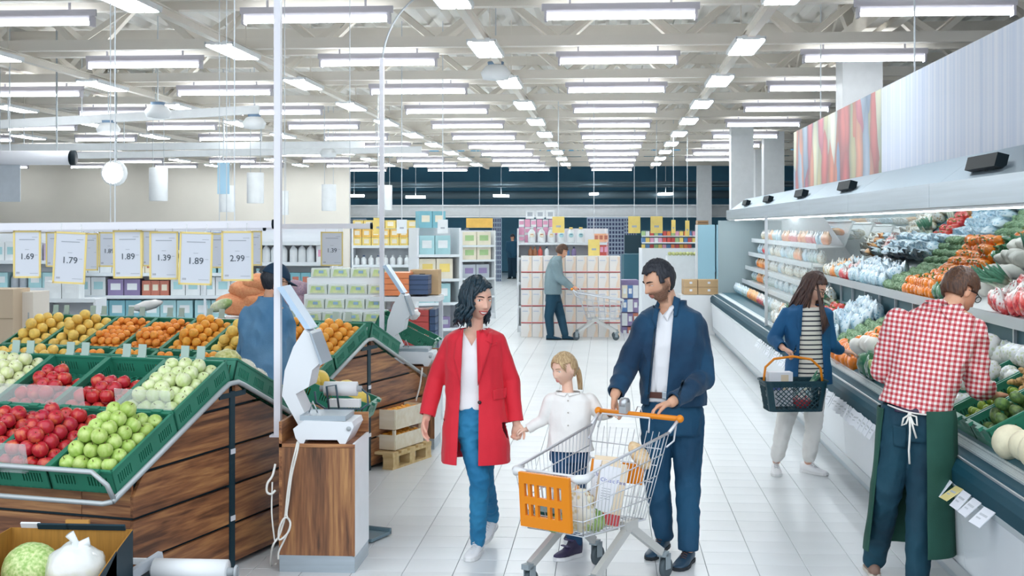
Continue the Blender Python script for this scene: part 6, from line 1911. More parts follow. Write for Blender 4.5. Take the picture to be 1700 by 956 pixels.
def hand(mb, wrist, dirv, nrm, thumb, L=.185, curl=.35, spread=.10, curls=None, tcurl=.3, fat=1.0):
	"""palm, four fingers of different lengths with two bends each, thumb from the side of the palm.
	dirv: wrist to knuckles; nrm: out of the palm; thumb: +1 if the thumb is on the side dirv x nrm"""
	d = Vector(dirv).normalized(); n = Vector(nrm); n = (n - d * n.dot(d)).normalized(); s = d.cross(n) * thumb
	w = Vector(wrist); k = L / .185
	pl = .085 * k
	rings = []
	for (t, a, b) in ((0, .024, .018), (.3, .030, .018), (.7, .039, .016), (1.0, .038, .0125), (1.08, .030, .008)):
		rings.append(ell(w + d * pl * t, s, n, a * k, b * k, 14, 2.4))
	mb.loft(rings)
	tips = []
	for i, (off, fl, r) in enumerate(((.028, .070, .0088), (.0095, .078, .0092), (-.0095, .072, .0088), (-.027, .057, .0078))):
		c = (curls[i] if curls else curl)
		b = w + d * pl * (.98 if i in (1, 2) else .94) + s * off * k
		dd = (d + s * (off * spread * 22)).normalized()
		p = b; pts = [b - dd * .02 * k]; rr = [r * k * fat]
		pts.append(b); rr.append(r * k * fat)
		for seg, fr in enumerate((.46, .31, .23)):
			ang = c * (seg + 1) * .9
			v = dd * math.cos(ang) + n * math.sin(ang)
			p = p + v * fl * fr * k; pts.append(p); rr.append(r * k * fat * (.94, .88, .74)[seg])
		limb(mb, pts, rr, 9)
		tips.append(p)
	b = w + d * pl * .28 + s * .026 * k + n * .004 * k
	v1 = (d * .72 + s * .68 + n * .25).normalized(); v2 = (d * .92 + s * .25 + n * (.2 + tcurl)).normalized(); v3 = (d * .95 + s * .0 + n * (.25 + tcurl * 1.6)).normalized()
	p1 = b + v1 * .036 * k; p2 = p1 + v2 * .032 * k; p3 = p2 + v3 * .026 * k
	limb(mb, [b, p1, p2, p3], [.0135 * k, .0112 * k * fat, .0102 * k * fat, .0082 * k * fat], 9)
	return tips
def skin_mat(name, base, blush, stubble=None, H=None):
	m = mat(name, base, .42, color2=blush, vscale=9, spec=.35)
	b = m.node_tree.nodes['Principled BSDF']
	b.inputs['Subsurface Weight'].default_value = .12
	b.inputs['Subsurface Radius'].default_value = (.02, .008, .004)
	b.inputs['Subsurface Scale'].default_value = .3
	if stubble:
		nt = m.node_tree
		at = nt.nodes.new('ShaderNodeAttribute'); at.attribute_name = 'beard'
		mx = nt.nodes.new('ShaderNodeMix'); mx.data_type = 'RGBA'
		src = b.inputs['Base Color'].links[0].from_socket
		nt.links.new(at.outputs['Fac'], mx.inputs[0]); nt.links.new(src, mx.inputs[6]); mx.inputs[7].default_value = lin(stubble)
		nt.links.new(mx.outputs[2], b.inputs['Base Color'])
	return m
def beard(me, H, amount=.75):
	"""where a short beard grows: jaw, chin, upper lip"""
	a = me.attributes.new('beard', 'FLOAT', 'POINT')
	inv = H.M.inverted(); v = coords(me); out = np.zeros(len(v), dtype=np.float32)
	for i in range(len(v)):
		p = inv @ Vector(v[i])
		if p.length > .2 or p.z > .02: continue
		jaw = max(0, min(1, (-.035 - p.z + max(0, .045 - p.y) * .55) / .02)) if p.y > -.015 else 0
		if p.z < -.055 and p.y > .0: jaw = max(jaw, .9)
		if abs(p.x) < .022 and -.0655 < p.z < -.054 and p.y > .07: jaw = 1
		if abs(p.x) < .022 and -.085 < p.z < -.066 and p.y > .07: jaw = 0
		if p.z < -.125: jaw *= max(0, 1 - (-.125 - p.z) / .02)
		if abs(p.x) > .045 and p.z > -.06 and p.y < .03 and p.y > -.01 and p.z < .02: jaw = max(jaw, .8)
		if p.y < -.02: jaw = 0
		out[i] = amount * jaw * (.75 + .5 * noise.noise(p * 300))
	a.data.foreach_set('value', np.clip(out, 0, 1))
def shoe(parent, heel, toe, m_up, m_sole, w=.046, h=.085, name='shoe', sole_h=.022, high=0.0, laces=None, ankle=None):
	"""a shoe from heel to toe (points on its sole)"""
	heel, toe = Vector(heel), Vector(toe); d = toe - heel; L = d.length; d /= L
	up = Vector((0, 0, 1)); s = d.cross(up).normalized(); up = s.cross(d)
	def rg(t, a, z0, z1, n=16):
		c = heel + d * L * t
		out = []
		for k in range(n):
			th = 2 * PI * k / n; ct, st = math.cos(th), math.sin(th)
			z = z0 + (z1 - z0) * (.5 + .5 * math.copysign(abs(st) ** .75, st))
			out.append(c + s * a * math.copysign(abs(ct) ** .8, ct) * (1 - .25 * max(0, st)) + up * z)
		return out
	hh = h
	b = MB(); b.loft([rg(.0, w * .35, sole_h * .6, hh * .7), rg(.03, w * .62, sole_h * .5, hh + high), rg(.15, w * .75, sole_h * .5, hh * 1.02 + high), rg(.32, w * .78, sole_h * .5, hh * .98 + high * .9), rg(.45, w * .85, sole_h * .5, hh * .78 + high * .25), rg(.62, w, sole_h * .5, hh * .62), rg(.8, w * .98, sole_h * .5, hh * .50), rg(.93, w * .72, sole_h * .5, hh * .42), rg(.99, w * .35, sole_h * .6, hh * .32)])
	o = child(name, b.mesh(name, m_up), parent)
	b = MB(); pts = [(0, .30), (.02, .62), (.15, .78), (.35, .72), (.62, 1.02), (.8, 1.0), (.93, .76), (1.0, .36)]
	lo = [heel + d * L * t + s * w * a * 1.04 for t, a in pts] + [heel + d * L * t - s * w * a * 1.04 for t, a in reversed(pts)]
	vs = [p + up * .002 for p in lo] + [p + up * sole_h for p in lo]; n = len(lo)
	b.add(vs, [tuple(range(n - 1, -1, -1)), tuple(range(n, 2 * n))] + [(i, (i + 1) % n, n + (i + 1) % n, n + i) for i in range(n)], smooth=False)
	so = child('sole', b.mesh('sole', m_sole), o)
	if laces:
		b = MB()
		for t in (.42, .48, .54, .60):
			c = heel + d * L * t; z = hh * (.98 - (t - .40) * 1.8) + .002
			b.tube([c - s * w * .42 + up * (z - .004), c + up * (z + .006), c + s * w * .42 + up * (z - .004)], .0028, 5)
		child('laces', b.mesh('laces', laces), o)
	return o
def person(name, me, label, base):
	"""the body mesh is the person; its origin goes to the point on the floor where the person stands"""
	base = Vector(base)
	set_coords(me, coords(me) - np.array(base, dtype=np.float32))
	o = link(name, me, None, base)
	tag(o, label, 'person')
	bpy.context.view_layer.update()
	return o
def cloth(me, parent, name):
	return child(name, me, parent)
def pplane(p, q):
	"""plane through the line of sight of two picture points"""
	a = (Q(p[0], p[1], 10) - EYE); b = (Q(q[0], q[1], 10) - EYE)
	return (EYE.copy(), a.cross(b).normalized())
def side(pl, c): return (c - pl[0]).dot(pl[1])
def drum(mb, rows, r, f, D, n=24, p=2.4):
	"""rows: (px, py, half width m, half depth m, extra depth) from top to bottom"""
	mb.loft([ell(Q(x, y, D + dd), r, f, a, b, n, p) for (x, y, a, b, dd) in rows]); return mb
def depth(c): return -c.x * SY + c.y * CY
# ================================================================= the woman in the red coat
def woman_red():
	D = 8.25; J = lambda x, y, dd=0: Q(x, y, D + dd)
	f = Vector((.12, -1, 0)).normalized(); r = Vector((-f.y, f.x, 0)) * 1
	H = Head(J(793, 497, -.01), (.60, -.80, -.02), (.05, 0, 1), 1.06, fem=1.0, smile=.8)
	skin = skin_mat('skin_light', '#eec3ac', '#e6b09a')
	mb = MB(); H.add(mb)
	limb(mb, [J(787, 552, .0), J(790, 520, .015)], [.055, .048])
	drum(mb, [(786, 548, .05, .05, 0), (786, 556, .155, .07, 0), (786, 590, .15, .09, 0), (786, 650, .12, .085, 0), (786, 700, .15, .10, 0)], r, f, D)
	for a, b, c in (((751, 566, 0), (724, 628, .03), (708, 694, -.03)), ((824, 566, 0), (848, 630, .03), (857, 702, -.02))):
		limb(mb, [J(*a), J(*b), J(*c)], [.04, .035, .025])
	toe1 = G(777, 933); heel1 = toe1 + Vector((.05, .245, 0)); toe2 = G(798, 905); heel2 = toe2 + Vector((.07, .22, .07))
	an1 = heel1 + Vector((-.01, -.05, .09)); an2 = heel2 + Vector((-.01, -.04, .08))
	legs = [[J(777, 695, 0), J(796, 795, -.10), an1], [J(800, 695, 0), J(803, 795, .06), an2]]
	for l in legs: limb(mb, l, [.075, .05, .032])
	hand(mb, J(707, 692, -.03), (-.10, -.25, -1), (1, -.3, .1), 1, .185, .35, .05)
	hand(mb, J(858, 701, -.02), (.0, .05, -1), (-.2, -1, 0), -1, .175, 1.0, .02)
	me = fuse(mb, 'person', skin, .0052, 2)
	P = person('person', me, 'smiling dark-haired woman in a red coat holding the girl by the hand', toe1 + Vector((.05, .3, 0)))
	H.face(P, iris='#2a1e1a', brow='#231c1a', lip='#c2595a', smile=True, look=.6, open_=1.0, lipw=.031, teeth=True)
	# jeans
	mb = MB(); drum(mb, [(787, 668, .13, .095, 0), (787, 700, .165, .115, 0), (787, 722, .155, .11, 0)], r, f, D)
	for l in legs: limb(mb, [l[0], l[0].lerp(l[1], .5), l[1], l[1].lerp(l[2], .4), l[2] + Vector((0, 0, -.01))], [.088, .075, .059, .055, .043])
	m_jean = mat('blue_jeans', '#1c6f9c', .75, color2='#2f86b2', vscale=5, bump=.2, bscale=200)
	cloth(crumple(fuse(mb, 'jeans', m_jean, .008, 3), .007, (14, 14, 18), 3, .003), P, 'jeans')
	# white top with a v neck
	mb = MB(); drum(mb, [(786, 546, .06, .055, 0), (786, 556, .165, .08, 0), (786, 585, .165, .115, 0), (786, 610, .155, .12, 0), (786, 650, .135, .10, 0), (787, 677, .15, .105, 0)], r, f, D)
	m_top = mat('white_knit', '#f1f0f2', .75, bump=.1, bscale=80)
	me = crumple(fuse(mb, 'top', m_top, .008, 3), .006, (10, 10, 4), 5)
	a, b = pplane((763, 540), (783, 574)), pplane((803, 540), (783, 574))
	sa, sb = side(a, J(783, 550)), side(b, J(783, 550))
	trim(me, [a, b], lambda c: depth(c) < D + .02 and side(a, c) * sa > 0 and side(b, c) * sb > 0, .006)
	cloth(me, P, 'top')
	# coat
	m_coat = mat('red_wool', '#d61f33', .72, vary=.05, vscale=4, bump=.12, bscale=180, sheen=.15)
	mb = MB()
	drum(mb, [(786, 543, .075, .07, .01), (786, 549, .13, .085, .01), (787, 554, .165, .098, 0), (787, 562, .182, .11, 0), (787, 590, .182, .14, 0), (787, 630, .178, .135, 0), (788, 660, .178, .135, 0), (789, 700, .198, .155, 0), (790, 735, .207, .165, 0), (790, 775, .215, .172, 0)], r, f, D)
	arms = [[J(751, 568), J(724, 628, .03), J(709, 689, -.03)], [J(824, 568), J(848, 630, .03), J(857, 699, -.02)]]
	for l in arms: limb(mb, [l[0], l[0].lerp(l[1], .5), l[1], l[2]], [.060, .057, .054, .047])
	me = crumple(fuse(mb, 'coat', m_coat, .008, 3), .006, (8, 8, 5), 1, .002)
	pl, pr = pplane((769, 540), (757, 775)), pplane((796, 540), (794, 775))
	mid = J(780, 650); sl, sr = side(pl, mid), side(pr, mid)
	zh = J(790, 765).z; zt = J(786, 546).z
	cuffs = [(l[2], (l[2] - l[1]).normalized()) for l in arms]
	def drop(c):
		if c.z < zh or c.z > zt and abs(c.x - J(786, 540).x) < .09: return True
		for (o, n) in cuffs:
			if (c - o).dot(n) > 0 and (c - o).length < .12: return True
		return depth(c) < D - .01 and side(pl, c) * sl > 0 and side(pr, c) * sr > 0
	trim(me, [pl, pr, ((0, 0, zh), (0, 0, 1)), ((0, 0, zt), (0, 0, 1))] + cuffs, drop, .010)
	coat = cloth(me, P, 'coat')
	T = tree(me)
	patch([(768, 545), (783, 541), (762, 605), (764, 640)], T, 'lapel', m_coat, coat, .012, .006)
	patch([(757, 566), (768, 545), (764, 640), (753, 592)], T, 'lapel', m_coat, coat, .012, .006)
	patch([(791, 549), (802, 547), (816, 572), (793, 640)], T, 'lapel', m_coat, coat, .014, .006)
	patch([(812, 551), (818, 549), (817, 571), (806, 566)], T, 'lapel', m_coat, coat, .016, .006)
	patch([(819, 648), (840, 643), (840, 661), (820, 664)], T, 'pocket_flap', m_coat, coat, .010, .006)
	patch([(809, 575), (825, 568), (825, 571), (810, 578)], T, 'pocket_welt', m_coat, coat, .008, .004)
	m_btn = mat('dark_button', '#3a1c22', .4)
	for (x, y) in ((792, 629), (796, 668)):
		h = hit([T], x, y)
		if h:
			c = h[0] - h[2] * .006
			child('button', MB().lathe([(.011, -.003), (.012, .0), (.008, .004)], 12, Matrix.Translation(c) @ Matrix.Rotation(PI / 2, 4, 'X')).mesh('button', m_btn), coat)
	# wavy chin-length hair
	m_h = hair_mat('black_hair', '#12222c', '#27414f', .38)
	def keep(d, c): return (d.z > -.75) and not (c.y > .02 and c.z < .062 - .35 * abs(c.x) and abs(c.x) < .07) and not (c.x < 0 and c.y > -.035 and c.z < .075)
	hair_cap(H, 'hair', m_h, P, keep, .016, .010, seed=2, extra=lambda d: .016 * max(0, -d.y) + .002 * max(0, d.z))
	b = MB(); q = random.Random(4)
	for k in range(74):
		az = q.uniform(1.0, 4.15) if k > 4 else q.uniform(4.2, 4.6)
		pts = []; th0 = q.uniform(.15, .6); L = q.uniform(.09, .135); ph = q.uniform(0, 6.28)
		for t in range(6):
			th = th0 + (1.75 - th0) * t / 5
			d = Vector((math.sin(az) * math.sin(th), math.cos(az) * math.sin(th), math.cos(th)))
			p = headp(d, **H.kw); pts.append(p + p.normalized() * (.018 + q.uniform(0, .008)))
		base = pts[-1]; out = Vector((math.sin(az), math.cos(az), 0))
		for t in range(1, 7):
			u = t / 6
			pts.append(base + Vector((0, 0, -L * u)) + out * (.022 * math.sin(u * 7 + ph) + .012 * u) + Vector((-out.y, out.x, 0)) * .016 * math.cos(u * 6 + ph))
		b.tube([H.M @ p for p in pts], [.008, .010, .011, .011, .012, .012, .012, .012, .011, .010, .007, .003], 7)
	for k in range(7):  # fringe swept over the forehead
		pts = []
		for t in range(6):
			u = t / 5; x = -.012 + (.07 + .005 * k) * u; z = .112 - .055 * u - .045 * u * u - k * .004
			p = H.surf(max(-.07, min(.07, x)), min(.112, z)); pts.append(p + p.normalized() * (.016 + .004 * math.sin(k)))
		b.tube([H.M @ p for p in pts], [.008, .010, .011, .010, .008, .004], 7)
	child('hair_locks', b.mesh('hair_locks', m_h), P)
	m_ws, m_sole = mat('white_leather', '#f0f0f2', .5, vary=.02), mat('white_sole', '#e6e6e6', .6)
	shoe(P, heel1 + Vector((0, .02, 0)), toe1, m_ws, m_sole, .044, .085, laces=mat('lace', '#dcdde0', .7))
	shoe(P, heel2 + Vector((0, .02, 0)), toe2, m_ws, m_sole, .044, .085, laces=MATS['lace'])
	return P
woman_red()
# ================================================================= the girl
def girl():
	D = 8.2; J = lambda x, y, dd=0: Q(x, y, D + dd)
	f = Vector((-.1, -1, 0)).normalized(); r = Vector((-f.y, f.x, 0))
	H = Head(J(937, 612), (-.72, -.66, -.16), (0, 0, 1), .86, fem=1.0, kid=1.0)
	skin = skin_mat('skin_fair', '#f2cfbb', '#eabfa8')
	mb = MB(); H.add(mb)
	limb(mb, [J(943, 655), J(941, 630, .01)], [.036, .033])
	drum(mb, [(944, 652, .04, .04, 0), (945, 660, .10, .05, 0), (946, 690, .10, .07, 0), (946, 740, .10, .075, 0)], r, f, D)
	aL = [J(914, 664, 0), J(902, 697, .02), J(874, 713, .02)]; aR = [J(978, 664, 0), J(996, 688, .0), J(1014, 686, -.12)]
	for l in (aL, aR): limb(mb, l, [.027, .024, .017])
	hand(mb, aL[2] + Vector((.01, 0, 0)), (-1, -.1, -.12), (0, -.3, -1), 1, .125, .9, .02)
	hand(mb, aR[2], (.8, -.5, .1), (0, -.2, -1), -1, .12, .9, .02)
	toe1 = G(921, 932); heel1 = toe1 + Vector((.155, .15, 0)); toe2 = G(940, 903); heel2 = toe2 + Vector((.12, .16, .03))
	legs = [[J(934, 750), J(936, 825, -.05), heel1 + Vector((-.03, -.02, .10))], [J(958, 750), J(958, 825, .05), heel2 + Vector((-.03, -.02, .10))]]
	for l in legs: limb(mb, l, [.05, .038, .028])
	me = fuse(mb, 'person', skin, .0045, 2)
	P = person('person', me, 'blond girl in a white blouse between the red-coated woman and the cart', heel1 + Vector((.02, .1, 0)))
	H.face(P, iris='#6a7f8a', brow='#a98b66', lip='#d58c84', look=-.4, open_=.85, lipw=.018, browt=.0026)
	m_bl = mat('white_blouse', '#f1efec', .7, bump=.1, bscale=90)
	mb = MB()
	drum(mb, [(943, 648, .05, .05, 0), (944, 655, .105, .062, 0), (945, 664, .14, .072, 0), (946, 690, .128, .088, 0), (946, 715, .125, .09, 0), (946, 735, .135, .10, 0), (947, 749, .148, .105, 0)], r, f, D)
	limb(mb, aL, [.044, .037, .027]); limb(mb, aR, [.044, .037, .027])
	me = crumple(fuse(mb, 'blouse', m_bl, .007, 3), .005, (12, 12, 8), 2, .002)
	zh, zt = J(946, 746).z, J(944, 650).z
	cf = [(l[2] - (l[2] - l[1]).normalized() * .01, (l[2] - l[1]).normalized()) for l in (aL, aR)]
	def drop(c):
		if c.z < zh or c.z > zt: return True
		return any((c - o).dot(n) > 0 and (c - o).length < .08 for o, n in cf)
	trim(me, [((0, 0, zh), (0, 0, 1)), ((0, 0, zt), (0, 0, 1))] + cf, drop, .006)
	bl = cloth(me, P, 'blouse'); T = tree(me)
	patch([(925, 647), (943, 651), (937, 658), (922, 654)], T, 'collar', m_bl, bl, .010, .005)
	patch([(943, 651), (960, 646), (963, 653), (944, 658)], T, 'collar', m_bl, bl, .010, .005)
	for (x, y) in ((943, 665), (943, 685), (943, 706), (944, 727)):
		h = hit([T], x, y)
		if h: child('button', MB().ball(h[0] - h[2] * .003, .005, 8, 6).mesh('button', mat('pearl_button', '#c9c2ba', .3)), bl)
	m_tr = mat('navy_trousers', '#1d4468', .75, vary=.1, vscale=6)
	mb = MB(); drum(mb, [(946, 742, .12, .085, 0), (946, 765, .125, .09, 0)], r, f, D)
	for l in legs: limb(mb, [l[0], l[1], l[2]], [.068, .055, .045])
	cloth(crumple(fuse(mb, 'trousers', m_tr, .008, 3), .005, (14, 14, 14), 7), P, 'trousers')
	m_h = hair_mat('blond_hair', '#a58561', '#d8bd92', .42)
	def keep(d, c): return d.z > -.55 and not (c.y > .0 and c.z < .068 - .25 * abs(c.x)) and not (c.z < .0 and c.y > -.035)
	hair_cap(H, 'hair', m_h, P, keep, .009, .003, seed=1)
	b = MB()
	root = H.P(0, -.115, -.02)
	for k in range(9):
		a = k * .7; o = Vector((math.cos(a), math.sin(a), 0)) * .008
		e = root + Vector((.018, .03, -.03)); g = root + Vector((.022, .03, -.14)) + o * 1.5
		b.tube(curve3(root + o, e + o, g, 7), [.009, .010, .010, .010, .009, .008, .006, .003], 6)
	for k in range(5):  # wisps drawn back from the forehead
		for sx in (-1, 1):
			pts = []
			for t in range(6):
				u = t / 5; p = H.surf(sx * (.008 + .06 * u), .10 - .06 * u * u - k * .012 * u); pts.append(H.M @ (p + p.normalized() * .008))
			b.tube(pts, [.003, .005, .005, .005, .004, .002], 5)
	child('ponytail', b.mesh('ponytail', m_h), P)
	child('hair_band', MB().tube([root + Vector((0, 0, .012 * math.cos(t))) + (H.R @ Vector((.014 * math.sin(t), 0, 0))) for t in [2 * PI * k / 10 for k in range(10)]], .005, 6, closed=True).mesh('hair_band', mat('grey_band', '#8d8fa6', .6)), P)
	m_bt = mat('purple_boot', '#2c2740', .55, color2='#3d3658', vscale=8)
	m_ws = mat('white_rubber', '#e8e8ea', .5)
	for h_, t_ in ((heel1, toe1), (heel2, toe2)):
		shoe(P, h_, t_, m_bt, m_ws, .042, .10, 'boot', .024, high=.06)
	d = (toe1 - heel1).normalized(); s = d.cross(Vector((0, 0, 1)))
	b = MB()
	for t, z in ((.30, .155), (.42, .115), (.55, .080)):
		c = heel1 + d * .215 * t + Vector((0, 0, z)); b.bar(c - s * .035 + d * .008, c + s * .035 + d * .008, .02, .006)
	child('boot_strap', b.mesh('boot_strap', mat('strap', '#4b4466', .6)), P)
girl()
# ================================================================= the man pushing the cart
HL, HR = Q(985, 681, 8.13), Q(1138, 695, 7.74)
def man_cart():
	D = 8.38; J = lambda x, y, dd=0: Q(x, y, D + dd)
	f = Vector((-.25, -.97, 0)).normalized(); r = Vector((-f.y, f.x, 0))
	H = Head(J(1094, 466, -.06), (-.82, -.50, -.30), (-.12, -.08, 1), 1.06, nose=1.15)
	skin = skin_mat('skin_bearded', '#e4b598', '#d8a184', stubble='#80614f')
	mb = MB(); H.add(mb)
	limb(mb, [J(1114, 524, .03), J(1105, 488, .0)], [.068, .060])
	drum(mb, [(1113, 508, .06, .06, .02), (1113, 520, .18, .08, .02), (1113, 560, .18, .11, 0), (1115, 620, .15, .10, 0), (1116, 680, .16, .11, 0)], r, f, D)
	wl = J(1021, 655, -.22); wr = J(1115, 668, -.46)
	aL = [J(1071, 541, 0), J(1039, 612, -.02), wl]; aR = [J(1153, 541, .0), J(1169, 628, -.08), wr]
	for l in (aL, aR): limb(mb, l, [.05, .042, .031])
	hand(mb, wl, (-.10, -.25, -.75), (.35, -.2, -.5), -1, .2, .75, .04)
	hand(mb, wr, (-.85, -.10, -.25), (-.15, -.25, -1), 1, .2, .55, .06)
	toe1 = G(1124, 949); heel1 = toe1 + Vector((.10, .26, 0)); toe2 = G(1077, 931); heel2 = toe2 + Vector((.12, .24, .03))
	legs = [[J(1141, 690, 0), J(1142, 800, -.06), heel1 + Vector((-.02, -.06, .10))], [J(1090, 690, .02), J(1091, 800, -.02), heel2 + Vector((-.02, -.05, .09))]]
	for l in legs: limb(mb, l, [.085, .058, .04])
	me = fuse(mb, 'person', skin, .0055, 2); beard(me, H, .65)
	P = person('person', me, 'bearded man in a dark blue jacket pushing the cart', (heel1 + heel2) / 2)
	H.face(P, iris='#3a2c22', brow='#2a201c', lip='#b87468', smile=True, look=-.2, open_=.3, lipw=.023, browt=.0042, lowlid=.002)
	m_tr = mat('navy_chinos', '#103f5e', .75, color2='#154e70', vscale=3, bump=.12, bscale=160)
	mb = MB(); drum(mb, [(1117, 655, .17, .115, 0), (1117, 690, .19, .135, 0), (1117, 718, .185, .13, 0)], r, f, D)
	for l in legs: limb(mb, [l[0], l[0].lerp(l[1], .5), l[1], l[1].lerp(l[2], .5), l[2]], [.108, .092, .077, .068, .058])
	me = crumple(fuse(mb, 'trousers', m_tr, .009, 3), .008, (10, 10, 9), 4, .003)
	zh = .085
	trim(me, [((0, 0, zh), (0, 0, 1))], lambda c: c.z < zh, .006)
	cloth(me, P, 'trousers'); TT = tree(me)
	# shirt
	m_sh = mat('white_shirt', '#eeeff3', .7, bump=.06, bscale=120)
	mb = MB(); drum(mb, [(1112, 505, .072, .07, .02), (1112, 516, .115, .085, .01), (1112, 535, .155, .105, 0), (1112, 570, .175, .132, 0), (1114, 620, .175, .125, 0), (1116, 665, .18, .125, 0)], r, f, D)
	me = crumple(fuse(mb, 'shirt', m_sh, .009, 3), .006, (9, 9, 6), 6)
	a, b = pplane((1086, 505), (1100, 523)), pplane((1118, 505), (1100, 523)); c0 = J(1101, 510)
	sa, sb = side(a, c0), side(b, c0)
	trim(me, [a, b], lambda c: depth(c) < D and side(a, c) * sa > 0 and side(b, c) * sb > 0, .006)
	sh = cloth(me, P, 'shirt'); TS_ = tree(me)
	patch([(1116, 505), (1120, 509), (1108, 533), (1101, 525)], TS_, 'collar', m_sh, sh, .014, .006, lift=.01)
	patch([(1088, 534), (1091, 534), (1090, 650), (1087, 650)], TS_, 'placket', m_sh, sh, .004, .003)
	m_belt = mat('brown_leather_belt', '#5d3a32', .5)
	patch([(1073, 650), (1110, 652), (1110, 662), (1073, 660)], [TS_, TT], 'belt', m_belt, P, .012, .004)
	patch([(1099, 650), (1107, 651), (1107, 663), (1099, 662)], [TS_, TT], 'buckle', M_STEEL, P, .018, .004)
	# jacket
	m_j = mat('blue_suede', '#0f3452', .8, color2='#174a6c', vscale=3.5, bump=.15, bscale=60, sheen=.1)
	mb = MB()
	drum(mb, [(1116, 494, .085, .078, .03), (1115, 507, .095, .085, .03), (1114, 513, .14, .10, .02), (1114, 520, .185, .11, .015), (1113, 534, .21, .125, .01), (1114, 570, .222, .155, 0), (1116, 620, .205, .15, 0), (1118, 655, .205, .15, 0), (1119, 676, .198, .145, 0)], r, f, D)
	for l in (aL, aR): limb(mb, [l[0], l[0].lerp(l[1], .5), l[1], l[1].lerp(l[2], .5), l[2].lerp(l[1], .06)], [.074, .072, .067, .058, .047])
	me = crumple(fuse(mb, 'jacket', m_j, .009, 3), .010, (8, 8, 7), 9, .003)
	pl, pr = pplane((1094, 500), (1074, 680)), pplane((1121, 488), (1104, 680)); mid = J(1098, 590)
	sl, sr = side(pl, mid), side(pr, mid)
	zh, zt = J(1117, 670).z, J(1117, 499).z
	cf = [(l[2].lerp(l[1], .06), (l[2] - l[1]).normalized()) for l in (aL, aR)]
	def drop(c):
		if c.z < zh or (c.z > zt): return True
		if any((c - o).dot(n) > 0 and (c - o).length < .13 for o, n in cf): return True
		return depth(c) < D - .02 and side(pl, c) * sl > 0 and side(pr, c) * sr > 0
	trim(me, [pl, pr, ((0, 0, zh), (0, 0, 1)), ((0, 0, zt), (0, 0, 1))] + cf, drop, .012)
	jk = cloth(me, P, 'jacket'); TJ = tree(me)
	patch([(1119, 491), (1130, 496), (1123, 524), (1112, 528)], TJ, 'stand_collar', m_j, jk, .014, .010, lift=.006)
	patch([(1086, 507), (1094, 512), (1090, 545), (1082, 530)], TJ, 'stand_collar', m_j, jk, .014, .010)
	patch([(1100, 530), (1102.5, 530), (1106, 664), (1103, 664)], TJ, 'zip', mat('dark_zip', '#0f2a3c', .4), jk, .006, .004)
	patch([(1086, 545), (1088, 545), (1077, 662), (1074.5, 662)], TJ, 'zip', MATS['dark_zip'], jk, .006, .004)
	patch([(1132, 630), (1136, 631), (1128, 660), (1124, 659)], TJ, 'pocket', MATS['dark_zip'], jk, .003, .002)
	m_h = hair_mat('dark_hair', '#1c2029', '#33363f', .5)
	hair_cap(H, 'hair', m_h, P, lambda d, c: (c.z > .072 + .006 * math.sin(c.x * 90) if c.y > .045 else (c.z > (.0 if c.y > -.004 else -.075 - c.y * .25))) and d.z > -.72 and not (abs(c.x) > .06 and -.03 < c.y < .012 and c.z < .022), .010, .005, seed=5, extra=lambda d: .008 * max(0, d.z))
	m_sc, m_so = mat('blue_leather', '#25435a', .4, vary=.1, vscale=5), mat('dark_sole', '#20262c', .6)
	shoe(P, heel1 + Vector((0, .02, 0)), toe1, m_sc, m_so, .048, .085, laces=mat('brown_lace', '#5b3f3a', .7))
	shoe(P, heel2 + Vector((0, .02, 0)), toe2, m_sc, m_so, .048, .085, laces=MATS['brown_lace'])
man_cart()
